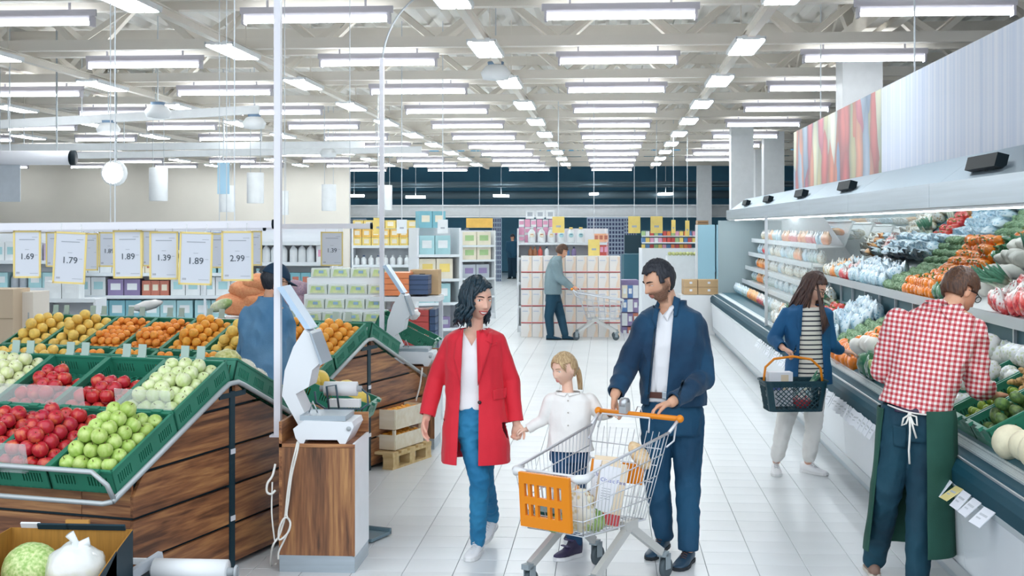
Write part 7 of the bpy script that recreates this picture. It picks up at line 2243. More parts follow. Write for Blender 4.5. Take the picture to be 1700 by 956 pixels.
# ================================================================= the shopper with the basket
def shopper():
	D = 10.88; J = lambda x, y, dd=0: Q(x, y, D + dd)
	f = Vector((.28, -.96, 0)).normalized(); r = Vector((-f.y, f.x, 0))
	H = Head(J(1352, 477, -.02), (.80, -.50, -.42), (.12, -.05, 1), .98, fem=1.0)
	skin = skin_mat('skin_light', '#eec3ac', '#e6b09a')
	mb = MB(); H.add(mb, 44, 34)
	limb(mb, [J(1341, 512, .02), J(1347, 490)], [.052, .046])
	drum(mb, [(1340, 506, .05, .05, 0), (1340, 514, .15, .07, 0), (1341, 550, .14, .085, 0), (1343, 600, .12, .085, 0), (1335, 650, .14, .10, 0)], r, f, D)
	wl = J(1300, 578, -.16); wr = J(1398, 582, .10)
	aL = [J(1306, 522), J(1285, 562, .02), wl]; aR = [J(1371, 522, 0), J(1379, 572, .02), wr]
	for l in (aL, aR): limb(mb, l, [.038, .033, .024])
	hand(mb, wl, (.75, -.25, -.35), (0, -.2, -1), 1, .18, 1.0, .02)
	hand(mb, wr, (.85, .1, -.15), (0, .1, -1), 1, .18, .4, .08)
	toe1 = G(1290, 792); heel1 = toe1 + Vector((.02, .25, 0)); toe2 = G(1374, 790); heel2 = toe2 + Vector((-.17, .16, 0))
	legs = [[J(1318, 645), J(1302, 705, -.02), heel1 + Vector((0, -.05, .10))], [J(1350, 645), J(1351, 705, .0), heel2 + Vector((.03, -.04, .10))]]
	for l in legs: limb(mb, l, [.075, .05, .034])
	me = fuse(mb, 'person', skin, .006, 2)
	P = person('person', me, 'long-haired woman in a blue blazer and striped top carrying a shopping basket', (heel1 + heel2) / 2)
	H.face(P, iris='#3a2c22', brow='#3a2820', lip='#c07a74', look=.3, open_=.7, lipw=.022, glasses=True)
	m_tr = mat('white_trousers', '#eceae6', .75, vary=.03, vscale=4)
	mb = MB(); drum(mb, [(1336, 625, .14, .10, 0), (1335, 650, .175, .125, 0), (1334, 662, .17, .12, 0)], r, f, D)
	for l in legs: limb(mb, [l[0], l[0].lerp(l[1], .5), l[1], l[1].lerp(l[2], .85)], [.098, .085, .068, .056])
	cloth(crumple(fuse(mb, 'trousers', m_tr, .009, 3), .007, (12, 12, 14), 2, .002), P, 'trousers')
	m_st = mat('striped_jersey', '#f0ece2', .75)
	nt = m_st.node_tree; b = nt.nodes['Principled BSDF']; tc = nt.nodes.new('ShaderNodeTexCoord'); sp = nt.nodes.new('ShaderNodeSeparateXYZ')
	nt.links.new(tc.outputs['Object'], sp.inputs[0])
	m1 = nt.nodes.new('ShaderNodeMath'); m1.operation = 'MULTIPLY'; m1.inputs[1].default_value = 1 / .0385
	nt.links.new(sp.outputs[2], m1.inputs[0]); m2 = nt.nodes.new('ShaderNodeMath'); m2.operation = 'FRACT'; nt.links.new(m1.outputs[0], m2.inputs[0])
	m3 = nt.nodes.new('ShaderNodeMath'); m3.operation = 'LESS_THAN'; m3.inputs[1].default_value = .30; nt.links.new(m2.outputs[0], m3.inputs[0])
	mx = nt.nodes.new('ShaderNodeMix'); mx.data_type = 'RGBA'; nt.links.new(m3.outputs[0], mx.inputs[0]); mx.inputs[6].default_value = lin('#f0ece2'); mx.inputs[7].default_value = lin('#3a4048'); nt.links.new(mx.outputs[2], b.inputs['Base Color'])
	mb = MB(); drum(mb, [(1341, 505, .075, .065, 0), (1341, 514, .155, .085, 0), (1342, 545, .165, .12, 0), (1344, 590, .145, .11, 0), (1343, 628, .16, .118, 0)], r, f, D)
	me = crumple(fuse(mb, 'jersey', m_st, .009, 3), .005, (9, 9, 5), 3)
	zt = J(1341, 509).z; trim(me, [((0, 0, zt), (0, 0, 1))], lambda c: c.z > zt, .005)
	cloth(me, P, 'jersey')
	m_b = mat('blue_blazer', '#17527f', .75, color2='#1f6091', vscale=3, bump=.1, bscale=120)
	mb = MB(); drum(mb, [(1340, 501, .08, .075, .02), (1340, 508, .13, .09, .01), (1340, 514, .165, .10, 0), (1340, 521, .185, .11, 0), (1341, 550, .185, .14, 0), (1342, 590, .175, .135, 0), (1341, 640, .20, .15, 0)], r, f, D)
	for l in (aL, aR): limb(mb, [l[0], l[1], l[2].lerp(l[1], .1)], [.058, .052, .043])
	me = crumple(fuse(mb, 'blazer', m_b, .009, 3), .008, (8, 8, 7), 4, .002)
	pl, pr = pplane((1331, 495), (1323, 660)), pplane((1362, 495), (1371, 660)); mid = J(1345, 580)
	sl, sr = side(pl, mid), side(pr, mid); zh, zt = J(1341, 636).z, J(1341, 505).z
	cf = [(l[2].lerp(l[1], .1), (l[2] - l[1]).normalized()) for l in (aL, aR)]
	def drop(c):
		if c.z < zh or c.z > zt: return True
		if any((c - o).dot(n) > 0 and (c - o).length < .12 for o, n in cf): return True
		return depth(c) < D - .01 and side(pl, c) * sl > 0 and side(pr, c) * sr > 0
	trim(me, [pl, pr, ((0, 0, zh), (0, 0, 1)), ((0, 0, zt), (0, 0, 1))] + cf, drop, .010)
	bz = cloth(me, P, 'blazer'); T = tree(me)
	patch([(1327, 507), (1333, 505), (1330, 560), (1322, 540)], T, 'lapel', m_b, bz, .012, .006)
	patch([(1362, 505), (1368, 507), (1372, 540), (1366, 560)], T, 'lapel', m_b, bz, .012, .006)
	m_h = hair_mat('long_brown_hair', '#3a2a2a', '#5b4138', .4)
	def keep(d, c): return d.z > -.7 and not (c.y > -.005 and c.z < .075 - .3 * abs(c.x))
	hair_cap(H, 'hair', m_h, P, keep, .014, .004, seed=3)
	b = MB(); q = random.Random(9)
	for k in range(80):
		az = q.uniform(1.25, 2 * PI - 1.25)
		pts = []; th0 = .25
		for t in range(5):
			th = th0 + (1.7 - th0) * t / 4
			d = Vector((math.sin(az) * math.sin(th), math.cos(az) * math.sin(th), math.cos(th)))
			p = headp(d, **H.kw); pts.append(H.M @ (p + p.normalized() * (.014 + q.uniform(0, .008))))
		base = pts[-1]; L = q.uniform(.16, .27); fx = -.10 if az < PI + .5 else .02
		fx = q.uniform(-.12, -.04) if base.x < H.C.x + .01 else q.uniform(-.01, .05)
		for t in range(1, 6):
			u = t / 5; pts.append(base + Vector((fx * u, .03 * u, -L * u)) + Vector((.006 * math.sin(u * 5 + k), 0, 0)))
		b.tube(pts, [.008, .009, .010, .010, .010, .010, .010, .009, .007, .003], 6)
	for k in range(8):  # the strand over her shoulder
		s0 = H.M @ (headp(Vector((.75, .30, .35)).normalized(), **H.kw) * 1.1)
		b.tube(curve3(s0, s0 + Vector((.015, -.05, -.15)), J(1366 + k * 1.6, 555 - k * 2, -.17), 7), [.008, .010, .010, .010, .009, .008, .006, .003], 6)
	child('hair_locks', b.mesh('hair_locks', m_h), P)
	m_ws, m_sole = MATS['white_leather'], MATS['white_sole']
	shoe(P, heel1 + Vector((0, .03, 0)), toe1, m_ws, m_sole, .044, .085, laces=MATS['lace'])
	shoe(P, heel2 + Vector((-.02, .02, 0)), toe2, m_ws, m_sole, .044, .085, laces=MATS['lace'])
	return wl
shopper()
# ================================================================= the clerk in the gingham shirt
def clerk():
	D = 7.52; J = lambda x, y, dd=0: Q(x, y, D + dd)
	f = Vector((.38, .92, 0)).normalized(); r = Vector((f.y, -f.x, 0))
	H = Head(J(1594, 484, .20), (.80, .38, -.42), (.10, .15, 1), 1.06)
	skin = skin_mat('skin_warm', '#e3b193', '#d79c7e')
	mb = MB(); H.add(mb)
	limb(mb, [J(1566, 530, .06), J(1586, 498, .17)], [.066, .060])
	drum(mb, [(1563, 505, .06, .06, .10), (1560, 520, .18, .09, .06), (1552, 570, .18, .11, .03), (1530, 640, .15, .10, 0), (1513, 700, .16, .11, 0)], r, f, D)
	wr = J(1648, 655, .20); wl = J(1490, 628, .42)
	aL = [J(1492, 535, .10), J(1466, 612, .16), wl]; aR = [J(1615, 552, .02), J(1622, 640, .0), wr]
	for l in (aL, aR): limb(mb, l, [.048, .042, .032])
	hand(mb, wr, (.75, .45, -.1), (.1, -.1, -1), 1, .19, .7, .05)
	hand(mb, wl, (.6, .6, -.3), (0, 0, -1), -1, .19, .6, .05)
	heel1 = G(1452, 958) ; toe1 = heel1 + Vector((.02, .25, 0)); heel2 = G(1524, 985); toe2 = heel2 + Vector((.08, .24, 0))
	legs = [[J(1494, 700, 0), J(1474, 815, .02), heel1 + Vector((.01, .06, .09))], [J(1540, 700, -.04), J(1529, 815, -.05), heel2 + Vector((.01, .06, .09))]]
	for l in legs: limb(mb, l, [.085, .058, .04])
	me = fuse(mb, 'person', skin, .0055, 2)
	P = person('person', me, 'clerk in a red gingham shirt and green apron bending over the case', (heel1 + heel2) / 2)
	H.face(P, iris='#3a2c22', brow='#2a201c', lip='#b87468', look=0, open_=.7, glasses=True)
	# jeans
	m_je = mat('dark_teal_jeans', '#0c3547', .75, color2='#114355', vscale=4, bump=.15, bscale=180)
	mb = MB(); drum(mb, [(1513, 672, .165, .12, 0), (1516, 700, .185, .135, 0), (1517, 728, .18, .13, 0)], r, f, D)
	for l in legs: limb(mb, [l[0], l[0].lerp(l[1], .5), l[1], l[1].lerp(l[2], .5), l[2]], [.105, .094, .078, .07, .062])
	me = crumple(fuse(mb, 'jeans', m_je, .009, 3), .008, (10, 10, 9), 4, .003); cj = cloth(me, P, 'jeans'); TJ = tree(me)
	patch([(1482, 705), (1505, 710), (1504, 745), (1484, 740)], TJ, 'back_pocket', m_je, cj, .006, .004)
	patch([(1485, 673), (1556, 683), (1556, 693), (1485, 683)], TJ, 'belt', mat('purple_belt', '#3a2f48', .5), P, .012, .005, nu=14)
	# shirt
	m_g = bpy.data.materials.new('red_gingham'); m_g.use_nodes = True; nt = m_g.node_tree; b = nt.nodes['Principled BSDF']; b.inputs['Roughness'].default_value = .8
	tc = nt.nodes.new('ShaderNodeTexCoord'); mp = nt.nodes.new('ShaderNodeMapping'); mp.inputs['Rotation'].default_value = (0, -.12, .35)
	nt.links.new(tc.outputs['Object'], mp.inputs[0]); sp = nt.nodes.new('ShaderNodeSeparateXYZ'); nt.links.new(mp.outputs[0], sp.inputs[0])
	outs = []
	for k in (0, 2):
		m1 = nt.nodes.new('ShaderNodeMath'); m1.operation = 'MULTIPLY'; m1.inputs[1].default_value = 1 / .0285; nt.links.new(sp.outputs[k], m1.inputs[0])
		m2 = nt.nodes.new('ShaderNodeMath'); m2.operation = 'FRACT'; nt.links.new(m1.outputs[0], m2.inputs[0])
		m3 = nt.nodes.new('ShaderNodeMath'); m3.operation = 'LESS_THAN'; m3.inputs[1].default_value = .5; nt.links.new(m2.outputs[0], m3.inputs[0]); outs.append(m3)
	ad = nt.nodes.new('ShaderNodeMath'); nt.links.new(outs[0].outputs[0], ad.inputs[0]); nt.links.new(outs[1].outputs[0], ad.inputs[1])
	dv = nt.nodes.new('ShaderNodeMath'); dv.operation = 'MULTIPLY'; dv.inputs[1].default_value = .5; nt.links.new(ad.outputs[0], dv.inputs[0])
	rp = nt.nodes.new('ShaderNodeValToRGB'); rp.color_ramp.interpolation = 'CONSTANT'; rp.color_ramp.elements[0].color = lin('#f3ece8'); rp.color_ramp.elements[1].position = .3; rp.color_ramp.elements[1].color = lin('#dc8f92')
	e = rp.color_ramp.elements.new(.8); e.color = lin('#b8353f'); nt.links.new(dv.outputs[0], rp.inputs[0]); nt.links.new(rp.outputs[0], b.inputs['Base Color'])
	mb = MB(); drum(mb, [(1566, 500, .078, .072, .11), (1563, 512, .12, .095, .09), (1558, 525, .20, .12, .06), (1552, 565, .225, .15, .03), (1538, 620, .20, .145, .0), (1522, 665, .20, .145, 0), (1513, 695, .195, .14, 0)], r, f, D)
	for l in (aL, aR): limb(mb, [l[0], l[0].lerp(l[1], .5), l[1], l[1].lerp(l[2], .55)], [.082, .076, .070, .060])
	me = crumple(fuse(mb, 'shirt', m_g, .008, 3), .011, (8, 8, 7), 8, .004)
	base_pl = pplane((1460, 664), (1552, 694)); up = side(base_pl, J(1540, 600)); zt = J(1563, 503, .1).z
	cf = [(l[1].lerp(l[2], .55), (l[2] - l[1]).normalized()) for l in (aR,)]
	def drop(c):
		if c.z > zt: return True
		if any((c - o).dot(n) > 0 and (c - o).length < .12 for o, n in cf): return True
		return side(base_pl, c) * up < 0
	trim(me, [base_pl, ((0, 0, zt), (0, 0, 1))] + cf, drop, .008)
	sg = cloth(me, P, 'shirt'); TSH = tree(me)
	patch([(1536, 498), (1566, 496), (1560, 511), (1532, 512)], TSH, 'collar', m_g, sg, .012, .006, lift=.006)
	patch([(1566, 496), (1584, 514), (1578, 535), (1559, 511)], TSH, 'collar', m_g, sg, .012, .006, lift=.006)
	# apron
	m_ap = mat('dark_green_apron', '#1e4a3e', .8, color2='#26574a', vscale=3, bump=.12, bscale=150)
	mb = MB(); drum(mb, [(1520, 672, .205, .155, 0), (1522, 690, .212, .165, 0), (1520, 760, .222, .175, 0), (1514, 850, .24, .19, .02), (1506, 960, .255, .20, .03), (1505, 990, .257, .20, .03)], r, f, D, 36)
	me = crumple(fuse(mb, 'apron', m_ap, .010, 4), .008, (7, 7, 3), 2, .001)
	pl, pr = pplane((1468, 660), (1441, 915)), pplane((1538, 660), (1541, 990)); mid = J(1510, 800); sl, sr = side(pl, mid), side(pr, mid)
	zt, zb = J(1520, 676).z, J(1450, 908, .1).z
	def drop(c):
		if c.z > zt or c.z < zb: return True
		return depth(c) < D + .02 and side(pl, c) * sl > 0 and side(pr, c) * sr > 0
	trim(me, [pl, pr, ((0, 0, zt), (0, 0, 1)), ((0, 0, zb), (0, 0, 1))], drop, .006)
	cloth(me, P, 'apron')
	# apron strings
	m_str = mat('white_tape', '#eceae4', .7); b = MB()
	def on(x, y, off=.02):
		h = hit([TJ, TSH], x, y); return (h[0] - h[2] * off) if h else J(x, y, -.16)
	b.tube([on(x, 671 + (x - 1472) * .25 + 4 * math.sin((x - 1472) / 70 * PI)) for x in range(1474, 1545, 8)], .0045, 6)
	k = on(1510, 688, .03)
	b.ball(k, .012, 10, 8)
	s = 1 / 286.
	b.tube([k, k + Vector((-.035, -.01, -.02)), k + Vector((-.045, -.01, -.06)), k + Vector((-.02, -.005, -.05)), k], .0055, 6)
	b.tube([k, k + Vector((.035, -.01, -.01)), k + Vector((.04, -.01, -.06)), k + Vector((.02, -.005, -.05)), k], .0055, 6)
	b.tube([k, k + Vector((.0, -.01, -.10)), k + Vector((-.005, -.005, -.20)), k + Vector((.0, .0, -.275))], .006, 6)
	b.tube([k, k + Vector((.02, -.01, -.08)), k + Vector((.035, -.01, -.13))], .0055, 6)
	child('apron_strings', b.mesh('apron_strings', m_str), P)
	m_h = hair_mat('brown_hair', '#3f2c26', '#664733', .45)
	hair_cap(H, 'hair', m_h, P, lambda d, c: (c.z > .055 if c.y > .045 else (c.z > (.005 if c.y > -.004 else -.055 - c.y * .12))) and d.z > -.72 and not (abs(c.x) > .06 and -.035 < c.y < .012 and c.z < .02), .016, .005, seed=8, extra=lambda d: .012 * max(0, d.z))
	m_bs = mat('brown_shoe', '#8b6f62', .5)
	shoe(P, heel1 + Vector((0, -.02, 0)), toe1, m_bs, mat('pale_sole', '#cfc6ba', .6), .046, .075)
	shoe(P, heel2 + Vector((0, -.02, 0)), toe2, m_bs, MATS['pale_sole'], .046, .075)
clerk()
# ================================================================= the man in denim at the citrus stand
def denim_man():
	D = 9.5; J = lambda x, y, dd=0: Q(x, y, D + dd)
	f = Vector((.45, .9, 0)).normalized(); r = Vector((f.y, -f.x, 0))
	H = Head(J(457, 466, .03), (.75, .55, -.25), (.02, 0.05, 1), 1.03)
	skin = skin_mat('skin_bearded', '#dfae92', '#d39a7d', stubble='#5b4237')
	mb = MB(); H.add(mb, 40, 30)
	limb(mb, [J(448, 508), J(454, 480, .01)], [.062, .056])
	drum(mb, [(446, 500, .06, .06, 0), (444, 510, .17, .08, 0), (442, 550, .18, .11, 0), (440, 620, .15, .11, 0), (440, 680, .16, .11, 0)], r, f, D)
	aL = [J(412, 525, .03), J(408, 585, .10), J(424, 612, .34)]; aR = [J(471, 525, -.05), J(482, 585, .1), J(490, 612, .34)]
	for l in (aL, aR): limb(mb, l, [.048, .042, .032])
	hand(mb, aL[2], (.4, .8, -.2), (0, .1, -1), -1, .19, .5); hand(mb, aR[2], (.1, .9, -.2), (0, .1, -1), 1, .19, .5)
	ft = [Q(432, 375 + F_PX * CAM_H / D, D), Q(452, 375 + F_PX * CAM_H / (D + .1), D + .1)]
	legs = [[J(430, 670), J(430, 740, .02), ft[0] + Vector((0, 0, .1))], [J(452, 670), J(452, 740, .04), ft[1] + Vector((0, 0, .1))]]
	for l in legs: limb(mb, l, [.085, .058, .04])
	me = fuse(mb, 'person', skin, .008, 2); beard(me, H, .7)
	P = person('person', me, 'man in a denim shirt and dark cap behind the apple stand, seen from behind', (ft[0] + ft[1]) / 2)
	H.face(P, browt=.004, glasses=True)
	m_d = mat('denim_shirt', '#4f7fa6', .8, color2='#6d98bb', vscale=4, bump=.2, bscale=160)
	mb = MB(); drum(mb, [(448, 489, .072, .07, 0), (447, 497, .085, .08, 0), (446, 503, .11, .095, 0), (444, 514, .16, .115, 0), (442, 550, .18, .14, 0), (441, 600, .172, .14, 0), (441, 680, .18, .15, 0)], r, f, D)
	for l in (aL, aR): limb(mb, [l[0], l[1], l[2]], [.066, .058, .046])
	me = crumple(fuse(mb, 'shirt', m_d, .010, 3), .015, (8, 8, 6), 3, .003); zt = J(447, 492).z
	trim(me, [((0, 0, zt), (0, 0, 1))], lambda c: c.z > zt and abs(c.x - J(447, 499).x) < .12, .008)
	cloth(me, P, 'shirt'); T = tree(me)
	m_dt = mat('dark_trousers', '#1c3444', .8)
	mb = MB()
	for l in legs: limb(mb, l, [.11, .08, .06])
	cloth(fuse(mb, 'trousers', m_dt, .012, 3), P, 'trousers')
	for l, p in zip(legs, ft): shoe(P, p + Vector((-.02, -.08, 0)), p + Vector((.1, .16, 0)), MATS['dark_trousers'], M_BLACK, .046, .08)
	hair_cap(H, 'hair', hair_mat('dark_hair', '#1c2029', '#33363f'), P, lambda d, c: c.z < .05 and d.z > -.68 and c.y < -.02 and not (abs(c.x) > .06 and c.y > -.03), .007, .003, 50, 36)
	m_cap = mat('dark_blue_cap', '#1d3b55', .8, vary=.08, vscale=6)
	b = MB()
	def cf(d):
		p = headp(d, **H.kw); return p + p.normalized() * .012
	b.ball((0, 0, 0), 1.0, 32, 24, fn=cf)
	me = bpy.data.meshes.new('cap'); me.from_pydata(b.v, [], b.f); me.materials.append(m_cap)
	trim(me, [((0, 0, .03), (0, .12, 1))], lambda c: c.z + .12 * c.y < .03, .006);
	for v in me.vertices: v.co = H.M @ v.co
	child('cap', me, P)
	b = MB(); vs = []
	for k in range(9):
		a = -1.1 + 2.2 * k / 8
		vs += [H.M @ Vector((.086 * math.sin(a), .098 * math.cos(a) * .95, .022)), H.M @ Vector((.080 * math.sin(a), .098 * math.cos(a) + .07 * math.cos(a) ** .5 if abs(a) < 1.57 else 0, .004))]
	fs = [(2 * k, 2 * k + 1, 2 * k + 3, 2 * k + 2) for k in range(8)]
	b.add(vs, fs); me = b.mesh('cap_peak', m_cap)
	trim(me, [], None, .005); child('cap_peak', me, P)
denim_man()
# ================================================================= the man in grey with an empty cart, far down the aisle
def grey_man():
	D = 24.0; J = lambda x, y, dd=0: Q(x, y, D + dd)
	f = Vector((1, -.05, 0)).normalized(); r = Vector((f.y, -f.x, 0))
	H = Head(J(933, 417), (.95, -.2, -.3), (.1, 0, 1), 1.05)
	skin = skin_mat('skin_warm', '#e3b193', '#d79c7e')
	mb = MB(); H.add(mb, 28, 20)
	limb(mb, [J(924, 437), J(930, 425)], [.06, .055])
	drum(mb, [(922, 432, .17, .08, 0), (920, 450, .17, .11, 0), (919, 490, .15, .1, 0)], r, f, D)
	a1 = [J(921, 440, -.2), J(929, 463, -.22), J(948, 477, -.15)]; a2 = [J(921, 440, .2), J(932, 462, .2), J(949, 477, .1)]
	for l in (a1, a2): limb(mb, l, [.05, .042, .035])
	for l in (a1, a2): limb(mb, [l[2], l[2] + Vector((.07, 0, -.02))], [.035, .04])
	f1, f2 = G(914, 564), G(940, 564)
	legs = [[J(917, 492, -.08), J(911, 525, -.08), f1 + Vector((0, 0, .1))], [J(921, 492, .08), J(931, 525, .08), f2 + Vector((-.02, 0, .1))]]
	for l in legs: limb(mb, l, [.09, .065, .045])
	me = fuse(mb, 'person', skin, .014, 2)
	P = person('person', me, 'man in a grey jumper pushing an empty cart past the carton stack', (f1 + f2) / 2)
	H.face(P)
	m_s = mat('grey_jumper', '#7f959c', .8, vary=.08, vscale=4)
	mb = MB(); drum(mb, [(926, 425, .075, .075, 0), (923, 431, .18, .10, 0), (920, 450, .205, .15, 0), (918, 470, .19, .15, 0), (918, 488, .19, .15, 0)], r, f, D)
	for l in (a1, a2): limb(mb, l, [.075, .065, .05])
	cloth(crumple(fuse(mb, 'jumper', m_s, .016, 3), .010, (7, 7, 6), 1), P, 'jumper')
	m_t = mat('teal_trousers', '#153f54', .8)
	mb = MB(); drum(mb, [(918, 484, .17, .13, 0), (918, 500, .18, .14, 0)], r, f, D)
	for l in legs: limb(mb, l, [.11, .085, .065])
	cloth(fuse(mb, 'trousers', m_t, .016, 3), P, 'trousers')
	hair_cap(H, 'hair', hair_mat('brown_hair', '#3f2c26', '#664733'), P, lambda d, c: (c.z > .05 if c.y > .03 else c.z > -.05) and d.z > -.7, .016, .004, 40, 28)
	for p in (f1, f2): shoe(P, p + Vector((-.08, 0, 0)), p + Vector((.2, 0, 0)), m_t, M_BLACK, .05, .09)
grey_man()
def far_man():
	D = 51.5; J = lambda x, y, dd=0: Q(x, y, D + dd)
	f = Vector((-.3, -.95, 0)).normalized(); r = Vector((-f.y, f.x, 0))
	H = Head(J(851, 394), (-.3, -.95, -.2), (0, 0, 1), 1.05)
	skin = skin_mat('skin_warm', '#e3b193', '#d79c7e')
	mb = MB(); H.add(mb, 24, 18)
	limb(mb, [J(850, 403), J(851, 398)], [.06, .055])
	drum(mb, [(850, 401, .19, .09, 0), (850, 412, .18, .12, 0), (850, 427, .16, .11, 0)], r, f, D)
	a1 = [J(843, 403), J(842, 415), J(846, 424, -.2)]; a2 = [J(857, 403), J(859, 415), J(856, 424, -.2)]
	fs = [Q(846, 375 + F_PX * CAM_H / D, D), Q(854, 375 + F_PX * CAM_H / D, D)]
	legs = [[J(847, 428), J(847, 445), fs[0] + Vector((0, 0, .08))], [J(853, 428), J(854, 445), fs[1] + Vector((0, 0, .08))]]
	for l in (a1, a2): limb(mb, l, [.05, .045, .04])
	for l in legs: limb(mb, l, [.09, .065, .05])
	me = fuse(mb, 'person', skin, .02, 2)
	P = person('person', me, 'distant person in dark clothes standing by the exit shutters', (fs[0] + fs[1]) / 2)
	m_s = mat('dark_clothes', '#23506a', .8)
	mb = MB(); drum(mb, [(850, 400, .2, .11, 0), (850, 412, .2, .14, 0), (850, 428, .19, .14, 0)], r, f, D)
	for l in (a1, a2): limb(mb, l, [.075, .065, .055])
	cloth(fuse(mb, 'jacket', m_s, .025, 2), P, 'jacket')
	mb = MB()
	for l in legs: limb(mb, l, [.11, .085, .07])
	cloth(fuse(mb, 'trousers', mat('dark_navy', '#16364a', .8), .025, 2), P, 'trousers')
	hair_cap(H, 'hair', hair_mat('dark_hair', '#1c2029', '#33363f'), P, lambda d, c: (c.z > .05 if c.y > .03 else c.z > -.05) and d.z > -.7, .018, .004, 30, 20)
	for p in fs: shoe(P, p + Vector((.04, .1, 0)), p + Vector((-.05, -.16, 0)), M_BLACK, M_BLACK, .05, .08)
far_man()
# ------------------------------------------------------------------ wire shopping carts
m_wire = mat('cart_wire', '#dfe2e8', .3, metal=.35)
m_leg = mat('cart_leg', '#c9c9c6', .35, metal=.2)
m_orange = mat('cart_orange', '#f0901c', .4)
m_bumper = mat('cart_corner', '#e6e8ea', .4)
m_wheel = mat('castor_rubber', '#4a565c', .6)
def build_cart(label, Hc, fwd, hz, far=False, s=1.0):
	"""local: y forward (away from the handle), x right when pushing, z up; handle at y = 0"""
	rz = math.atan2(-fwd.x, fwd.y)
	t = thing('shopping_cart', label, 'shopping cart', (Hc.x, Hc.y, 0), rz)
	HW = .285
	zr, zf = .85, .71          # rim heights rear and front
	yr, yf = .10, .93
	wr_, wf = .27, .225
	zb = .37; ybr, ybf = .27, .86; wbr, wbf = .215, .185
	rim = [Vector((-wr_, yr, zr)), Vector((-wf, yf, zf)), Vector((wf, yf, zf)), Vector((wr_, yr, zr))]
	bot = [Vector((-wbr, ybr, zb)), Vector((-wbf, ybf, zb + .005)), Vector((wbf, ybf, zb + .005)), Vector((wbr, ybr, zb))]
	n = 6 if not far else 4; k = 1.0 if not far else 1.6
	# rim
	b = MB(); r_ = .0085
	b.tube([rim[0], rim[0].lerp(rim[1], .97), rim[1] + Vector((.03, 0, 0)), rim[2] - Vector((.03, 0, 0)), rim[3].lerp(rim[2], .97), rim[3]], r_ * k, 8); b.build('rim', m_wire, t)
	b = MB(); b.tube([bot[0], bot[1], bot[2], bot[3]], .005 * k, 6, closed=True); b.build('bottom_rim', m_wire, t)
	def panel(name, A, B, C, D_, nv, nh):
		"""A-B along the top, D_-C along the bottom"""
		b = MB()
		for i in range(nv + 1):
			u = i / nv; b.tube([A.lerp(B, u), D_.lerp(C, u)], .0024 * k, n)
		o = b.build(name, m_wire, t); o['kind'] = 'stuff'
		b = MB()
		for j in range(1, nh + 1):
			v = j / (nh + 1); b.tube([A.lerp(D_, v), B.lerp(C, v)], .0034 * k, n)
		o = b.build(name + '_bars', m_wire, t); o['kind'] = 'stuff'
	nn = 20 if not far else 7
	panel('left_wires', rim[0], rim[1], bot[1], bot[0], nn, 3)
	panel('right_wires', rim[3], rim[2], bot[2], bot[3], nn, 3)
	panel('front_wires', rim[1], rim[2], bot[2], bot[1], 11 if not far else 5, 3)
	panel('bottom_wires', bot[0], bot[1], bot[2], bot[3], 16 if not far else 6, 6)
	# rear gate and folded child seat
	g0, g1 = Vector((-wr_ + .015, yr + .01, zr)), Vector((wr_ - .015, yr + .01, zr)); g2, g3 = Vector((wbr - .01, ybr, zb + .02)), Vector((-wbr + .01, ybr, zb + .02))
	panel('gate_wires', g0, g1, g2, g3, 12 if not far else 5, 4)
	b = MB(); b.tube([g0 + Vector((.08, .06, .0)), g0 + Vector((.09, .03, .08)), g1 + Vector((-.09, .03, .08)), g1 + Vector((-.08, .06, .0))], .006 * k, 7); b.build('seat_bar', m_wire, t)
	if not far:
		for sx in (-1, 1): MB().box((sx * .105, yr + .14, zb + .245), (.15, .008, .115), rot=(.25, 0, 0)).build('seat_flap', m_orange, t)
	# handle
	b = MB(); b.tube([(-HW, 0, .92), (HW, 0, .92)], .0165, 12); b.build('handle', m_orange, t)
	for sx in (-1, 1):
		MB().ball((sx * HW, 0, .92), (.024, .024, .024), 12, 8).build('handle_cap', m_orange, t)
		MB().tube([(sx * (HW - .01), .0, .915), (sx * (HW - .01), .045, .885), (sx * wr_, yr, zr)], .010 * k, 7).tube([(sx * (HW - .012), .02, .90), (sx * (HW + .0), .07, .80), (sx * wr_, yr + .03, zr - .08)], .006 * k, 6).build('handle_bracket', m_wire, t)
	if not far:
		b = MB(); b.box((.09, .01, .955), (.05, .05, .065)); b.build('coin_lock', M_GREY, t)
		MB().lathe([(.032, -.02), (.032, .02)], 16, Matrix.Translation((.09, .012, .985)) @ Matrix.Rotation(PI / 2, 4, 'Y')).build('coin_lock_cap', M_ALU, t)
		MB().tube([(.02, -.005, .94), (.005, .0, .97), (-.015, .0, .97), (-.025, -.005, .93)], .0035, 6).build('key_chain', m_wire, t)
	# orange front panel with two rows of five openings
	if not far:
		M = Matrix.Translation((0, yf + .022, .555)) @ Matrix.Rotation(-.08, 4, 'X')
		b = MB(); W, H = .335, .30; xs = [-.167, -.125, -.098, -.082 + .02, -.045, .045, .062, .092, .118, .14, .167]
		xs = [-W / 2, -.115, -.085, -.065, -.035, -.018, .048, .065, .092, .110, .132, W / 2]
		cols_ = [(-.115, -.088), (-.066, -.036), (-.018, .046), (.064, .092), (.108, .132)]
		zr_ = [(.018, .090), (-.088, -.022)]
		edges = [-W / 2] + [e for c in cols_ for e in c] + [W / 2]
		for i in range(0, len(edges) - 1, 2): b.box(((edges[i] + edges[i + 1]) / 2, 0, 0), (edges[i + 1] - edges[i], .022, H))
		zed = [-H / 2, zr_[1][0], zr_[1][1], zr_[0][0], zr_[0][1], H / 2]
		for (x0, x1) in cols_:
			for i in (0, 2, 4): b.box(((x0 + x1) / 2, 0, (zed[i] + zed[i + 1]) / 2), (x1 - x0, .022, zed[i + 1] - zed[i]))
		for i, v in enumerate(b.v): b.v[i] = tuple(M @ Vector(v))
		b.build('front_sign', m_orange, t)
